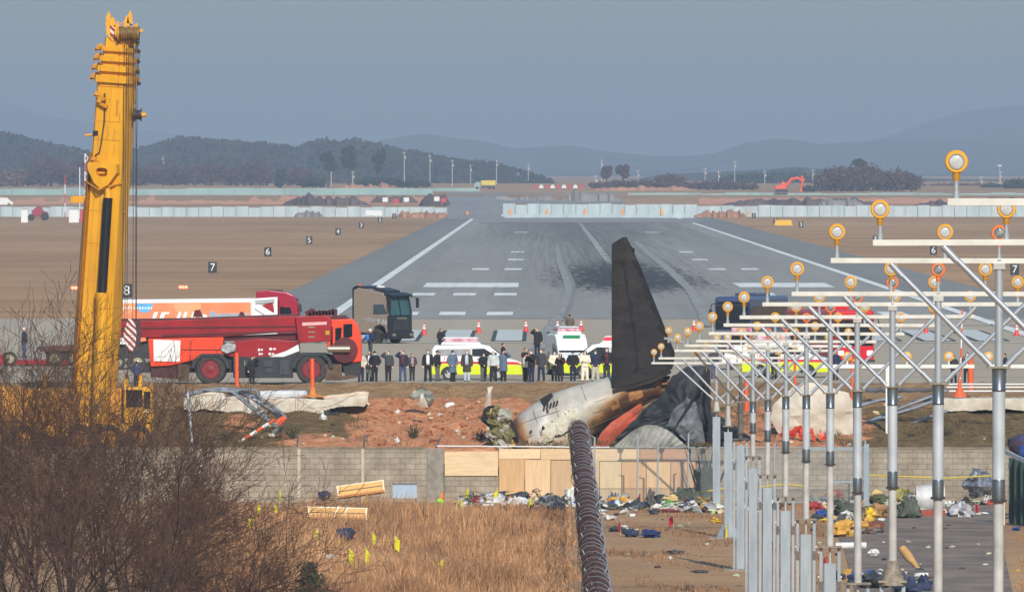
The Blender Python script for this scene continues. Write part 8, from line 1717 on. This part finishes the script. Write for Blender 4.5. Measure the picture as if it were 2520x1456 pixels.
R_ = [('yellow_cover', 1762, 1279, 22, 13, yel_d, 'small yellow cover left of the flared mast foot'), ('blue_cloth', 2020, 1262, 30, 18, cl_b, 'bright blue cloth beside the road debris'), ('yellow_cover', 2030, 1280, 26, 10, yel_d, 'yellow strip below the bright blue cloth'), ('white_bag', 2084, 1266, 40, 22, white_d, 'white bag at the road edge debris'), ('ochre_foam', 2072, 1300, 56, 40, seat_y, 'ochre foam seat block lying left on the road'), ('ochre_foam', 2108, 1290, 44, 34, seat_y, 'tilted ochre seat base in the road debris'), ('brown_box', 2143, 1292, 56, 26, mat('rust_box', (140, 84, 50), rough=.7, c2=(110, 64, 42), scale=2), 'rust-brown box wrapped in pale wire on the road'), ('grey_slab_scrap', 2140, 1306, 60, 12, mat('grey_debris', (140, 142, 142)), 'grey slab scraps below the rust-brown box'), ('yellow_pipe', 2142, 1262, 26, 34, yel_d, 'curved yellow fitting in the big debris heap'), ('brown_debris', 2160, 1256, 40, 36, mat('tan_debris', (176, 138, 84), rough=.8, c2=(120, 84, 56), scale=2), 'tan foam chunk in the big debris heap'), ('olive_netting', 2215, 1196, 50, 40, mat('yellow_olive_net', (172, 164, 64), rough=.8, c2=(120, 116, 58), scale=2), 'yellow-olive netting on top of the debris heap'), ('olive_debris', 2160, 1208, 50, 26, grn_d, 'olive debris at the wall behind the masts'), ('white_tube', 2216, 1222, 50, 20, white_d, 'white tube across the debris heap'), ('engine_tangle', 2235, 1250, 54, 50, mesh_d, 'dark round machine tangle in the debris heap'), ('blue_scrap', 2345, 1262, 26, 14, cl_b, 'blue scrap at the foot of the grey drum'), ('grey_debris', 2365, 1252, 50, 40, mat('pale_lilac_panel', (186, 184, 186), rough=.6, c2=(150, 146, 148), scale=2), 'pale grey leaning panel right of the drum'), ('white_scrap', 2430, 1262, 50, 8, white_d, 'flat white scraps by the green fence'), ('dark_tangle', 2080, 1252, 60, 40, mesh_d, 'dark green netting heap behind the road debris'), ('red_scrap', 2005, 1244, 40, 20, redd, 'red-orange scrap at the wall between masts'), ('white_scrap', 2150, 1358, 24, 18, white_d, 'white torn cloth at the end of the white roll'), ('black_scrap', 2060, 1415, 40, 20, cl_k, 'dark scrap with white and yellow bits by a mast foot'), ('blue_debris', 2110, 1422, 50, 26, cl_n, 'navy seat remains at the bottom left of the road'), ('black_debris', 2150, 1428, 60, 40, cl_k, 'black torn seat at the bottom of the road'), ('navy_debris', 2235, 1440, 60, 40, cl_n, 'navy torn seat under the tan cushion'), ('navy_debris', 2275, 1434, 40, 40, cl_n, 'navy seat cover right of the tan cushion'), ('white_scrap', 2180, 1408, 36, 20, white_d, 'crumpled white plastic beside the flared foot'), ('white_scrap', 2425, 1388, 14, 5, white_d, 'tiny white scrap on the road by the rightmost mast'), ('yellow_scrap', 2505, 1403, 10, 6, yel_d, 'tiny yellow scrap on the grass at the right edge'), ('blue_scrap', 2500, 1300, 20, 10, cl_b, 'blue scrap under the green fence')]
for i, (n, u, v, w, h, m, l) in enumerate(R_): lump(n, u, v, w, h, m, l, 'debris', 400 + i, None, .5, 1.0)
# white cylinder drum and rolled sheet, foil bundle, tan cushion
p = at(2290, 1262); mb = MB(); mb.lathe([(.05, -.75), (.72, -.75), (.76, 0), (.74, .72), (.05, .72)], (0, 0, .72), 'x', 24); o = mb.build('grey_drum', mat('pale_drum', (206, 204, 200), rough=.5, c2=(160, 156, 152), scale=1.2), smooth=40); o.location = p; tag(o, 'pale grey drum lying at the foot of the wall', 'drum')
p = at(2285, 1270); mb = MB(); mb.box((0, 0, .16), (1.7, .8, .36)); o = mb.build('red_crate', mat('brick_red_base', (150, 70, 52), rough=.8, var=.15), bevel=.05); o.location = p; tag(o, 'brick-red flat box under the pale drum', 'box')
p = at(2095, 1350); mb = MB(); mb.lathe([(.03, -.75), (.16, -.74), (.17, .72), (.03, .74)], (0, 0, .16), 'x', 12); o = mb.build('white_roll', white_d, smooth=40); o.location = p; tag(o, 'white rolled tube lying across the road edge', 'roll')
p = at(2236, 1415); mb = MB(); rr = []
for i in range(9): t = i / 8; rr.append([Vector((-.35 + .75 * t + .3 * math.cos(a) * .5, .2 * math.sin(a), 1.3 - .95 * t + .26 * math.sin(math.pi * min(1, t + .15)) * math.cos(a) * .6)) for a in np.linspace(0, 2 * math.pi, 12, endpoint=False)])
mb.loft(rr); o = mb.build('seat_cushion', mat('tan_foam', (196, 154, 100), rough=.8, c2=(176, 132, 82), scale=2), smooth=50); o.location = p; tag(o, 'tan foam cushion tilted on the navy seats at the bottom', 'cushion')
o = crumple(.85, .5, .6, 990, 9, .5, 1.2).build('foil_bundle', foil, None, smooth=15); o.location = (wx(2415, 597), 597.5, wz(1190, 597)); tag(o, 'crumpled silver foil sheet hanging on the wall by the green fence', 'foil')
t = thing('burnt_branch', 'dark bare burnt branches against the wall behind the masts', 'branch', (wx(1740, 599), 599, zbase(599))); rnd = random.Random(17)
for i in range(9): mb = MB(); a = rnd.uniform(-.8, .8); mb.path([(0, -.3, 0), (a, -.3, 1.2), (a * 2 + rnd.uniform(-.4, .4), -.3, 2.4 + rnd.uniform(-.4, .5))], [.07, .05, .02], 5); mb.build('branch', char2, t)
# litter on the bank
rnd = random.Random(55); lc = [white_d, mat('pale_green_litter', (176, 186, 150), rough=.7), brown_d, cl_k, mat('buff_litter', (206, 186, 150), rough=.8), conc]
for i in range(70):
    u = rnd.choice((rnd.uniform(480, 1240), rnd.uniform(480, 1240), rnd.uniform(1880, 2460))); v = rnd.uniform(985, 1096)
    p = bank(u, v); s = rnd.uniform(.06, .22) * (1.5 if rnd.random() < .15 else 1); k = rnd.randrange(6); o = crumple(s, s * .7, s * rnd.uniform(.4, .9), 700 + i, 5, .5, 1.0).build('scrap', lc[k], None, smooth=25); o.location = p + Vector((0, -.05, s * .2)); o.rotation_euler = (0, 0, rnd.uniform(0, 6))
    tag(o, ['small white', 'small pale green', 'small brown', 'small dark', 'small buff', 'small pale concrete'][k] + ' scrap lying on the earth bank', 'litter', ['white', 'pale green', 'brown', 'dark', 'buff', 'concrete'][k] + ' scraps on the earth bank')
rnd = random.Random(56)
for i in range(215):
    u = rnd.choice((rnd.uniform(1500, 2060), rnd.uniform(1130, 1420), rnd.uniform(2060, 2460))); v = (rnd.uniform(1240, 1440) if i < 90 else rnd.triangular(1234, 1275, 1244)) if u > 1450 else rnd.uniform(1232, 1252)
    p = at(u, v); s = rnd.uniform(.04, .15) * (2.4 if v < 1275 and rnd.random() < .5 else 1); k = rnd.randrange(6); o = crumple(s, s * .8, s * .5, 800 + i, 5, .5, 1.0).build('scrap', lc[k], None, smooth=25); o.location = p + Vector((0, 0, s * .4)); o.rotation_euler = (0, 0, rnd.uniform(0, 6))
    tag(o, ['tiny white', 'tiny pale green', 'tiny brown', 'tiny dark', 'tiny buff', 'tiny pale concrete'][k] + ' scrap lying in front of the wall', 'litter', ['white', 'pale green', 'brown', 'dark', 'buff', 'concrete'][k] + ' scraps in front of the wall')
# dense torn pieces piled along the wall foot and on the road
PM = [white_d, foil, cl_k, brown_d, mat('pale_green_skin', (150, 164, 132), rough=.6, c2=(196, 198, 182), scale=3), tan_d, cl_n, mesh_d, redd, mat('grey_skin', (136, 138, 140), rough=.5, metal=.3, c2=(190, 190, 188), scale=2), cl_b, seat_y]
PN = ['white', 'silver', 'black', 'brown', 'pale green', 'tan', 'navy', 'dark green', 'red-brown', 'grey', 'blue', 'ochre']
rnd = random.Random(91); ZN = [(1135, 1420, 1228, 1252, 75), (1440, 1770, 1222, 1268, 80), (1985, 2275, 1190, 1262, 70), (1990, 2180, 1262, 1318, 24), (2060, 2300, 1400, 1450, 26), (2300, 2460, 1240, 1266, 10)]
for (u0, u1, v0, v1, n) in ZN:
    for i in range(n):
        u = rnd.uniform(u0, u1); v = rnd.triangular(v0, v1, v0 + (v1 - v0) * .6); k = rnd.choices(range(12), (7, 3, 6, 4, 3, 3, 2, 4, 1, 6, 1, 1))[0]; lift = rnd.random() ** 2 * .5 if v1 < 1270 else rnd.random() ** 3 * .3
        p = at(u, max(v, 1238)) + Vector((0, rnd.uniform(-.3, .3), lift + .05)); s = rnd.uniform(.1, .42) * (1 if k != 7 else .9); kind = rnd.random()
        if k == 7 or kind < .12:
            mb = MB(); q = Vector((0, 0, 0)); pts = [q]
            for j in range(14): pts.append(Vector((rnd.uniform(-1, 1), rnd.uniform(-.5, .5), rnd.uniform(-.6, .8))) * s * 1.6)
            mb.path(pts, .025, 4); o = mb.build('wire_tangle', PM[k]); nm = ' wire tangle'
        elif kind < .72:
            n_ = rnd.randint(5, 7); o = plate([(math.cos(6.283 * j / n_) * s * rnd.uniform(.5, 1.5), math.sin(6.283 * j / n_) * s * rnd.uniform(.3, .9)) for j in range(n_)], .03, 1000 + i, s * .35).build('torn_sheet', PM[k]); o.rotation_euler = (rnd.uniform(-1.1, .5), rnd.uniform(-.7, .7), rnd.uniform(-.8, .8)); nm = ' torn sheet piece'
        else: o = crumple(s, s * .6, s * .5, 1300 + i, 6, .6, 1.2).build('torn_cloth', PM[k], None, smooth=25); nm = ' crumpled scrap'
        o.location = p; pl = 'on the road by the masts' if v0 > 1260 else 'along the foot of the wall'
        tag(o, PN[k] + nm + ' in the wreckage ' + pl, 'debris', PN[k] + nm + 's ' + pl)
# clods of red earth in the crater
for i in range(150):
    u, v = rnd.uniform(900, 1240), rnd.uniform(988, 1096); p = bank(u, v); s = rnd.uniform(.06, .2) + (.25 * rnd.random() if i % 9 == 0 else 0); o = crumple(s, s, s * .6, 900 + i, 5, .35, .8).build('earth_clod', mat('red_earth_clod', (176, 116, 80), rough=.95, c2=(150, 94, 62), scale=2), None, smooth=30); o.location = p; tag(o, 'reddish earth clod in the crater', 'clod', 'reddish earth clods in the crater')
for i, (u, v, w) in enumerate(((1018, 1078, .5), (1180, 1080, .35), (560, 1085, .5), (720, 1080, .6), (2330, 1075, .4))):
    p = bank(u, v); t = thing('weed_clump', ['dark weed clump in the crater', 'small weed clump left of the fuselage mouth', 'dry weeds near the left steel pole', 'dry weeds by the fallen striped pole', 'dry weeds on the right part of the bank'][i], 'weed', p); rd = random.Random(i); mb = MB()
    for k in range(60): a = rd.uniform(0, 6.28); r = w * rd.uniform(.3, 1.2); mb.path([(rd.uniform(-.2, .2), rd.uniform(-.2, .2), -.05), (r * .5 * math.cos(a), r * .5 * math.sin(a), .5 * w * rd.uniform(.6, 1.5)), (r * math.cos(a), r * math.sin(a), w * rd.uniform(.5, 1.5))], .012, 3)
    mb.build('stems', mat('weed_stems', (92, 80, 52), rough=.9, c2=(58, 60, 40), scale=4), t)
# ================================================================ HAZE
hb = MB(); hb.box((0, 14000, 94), (26000, 28200, 220)); hz = hb.build('haze', [])
hz['kind'] = 'stuff'
hm = bpy.data.materials.new('air_haze'); hm.use_nodes = True; hn = hm.node_tree.nodes; hn.remove(hn['Principled BSDF'])
pv = hn.new('ShaderNodeVolumePrincipled'); pv.inputs['Color'].default_value = HAZE_COLOR; pv.inputs['Density'].default_value = HAZE_DENSITY; pv.inputs['Anisotropy'].default_value = HAZE_G
hm.node_tree.links.new(pv.outputs[0], hn['Material Output'].inputs['Volume']); hz.data.materials.append(hm)
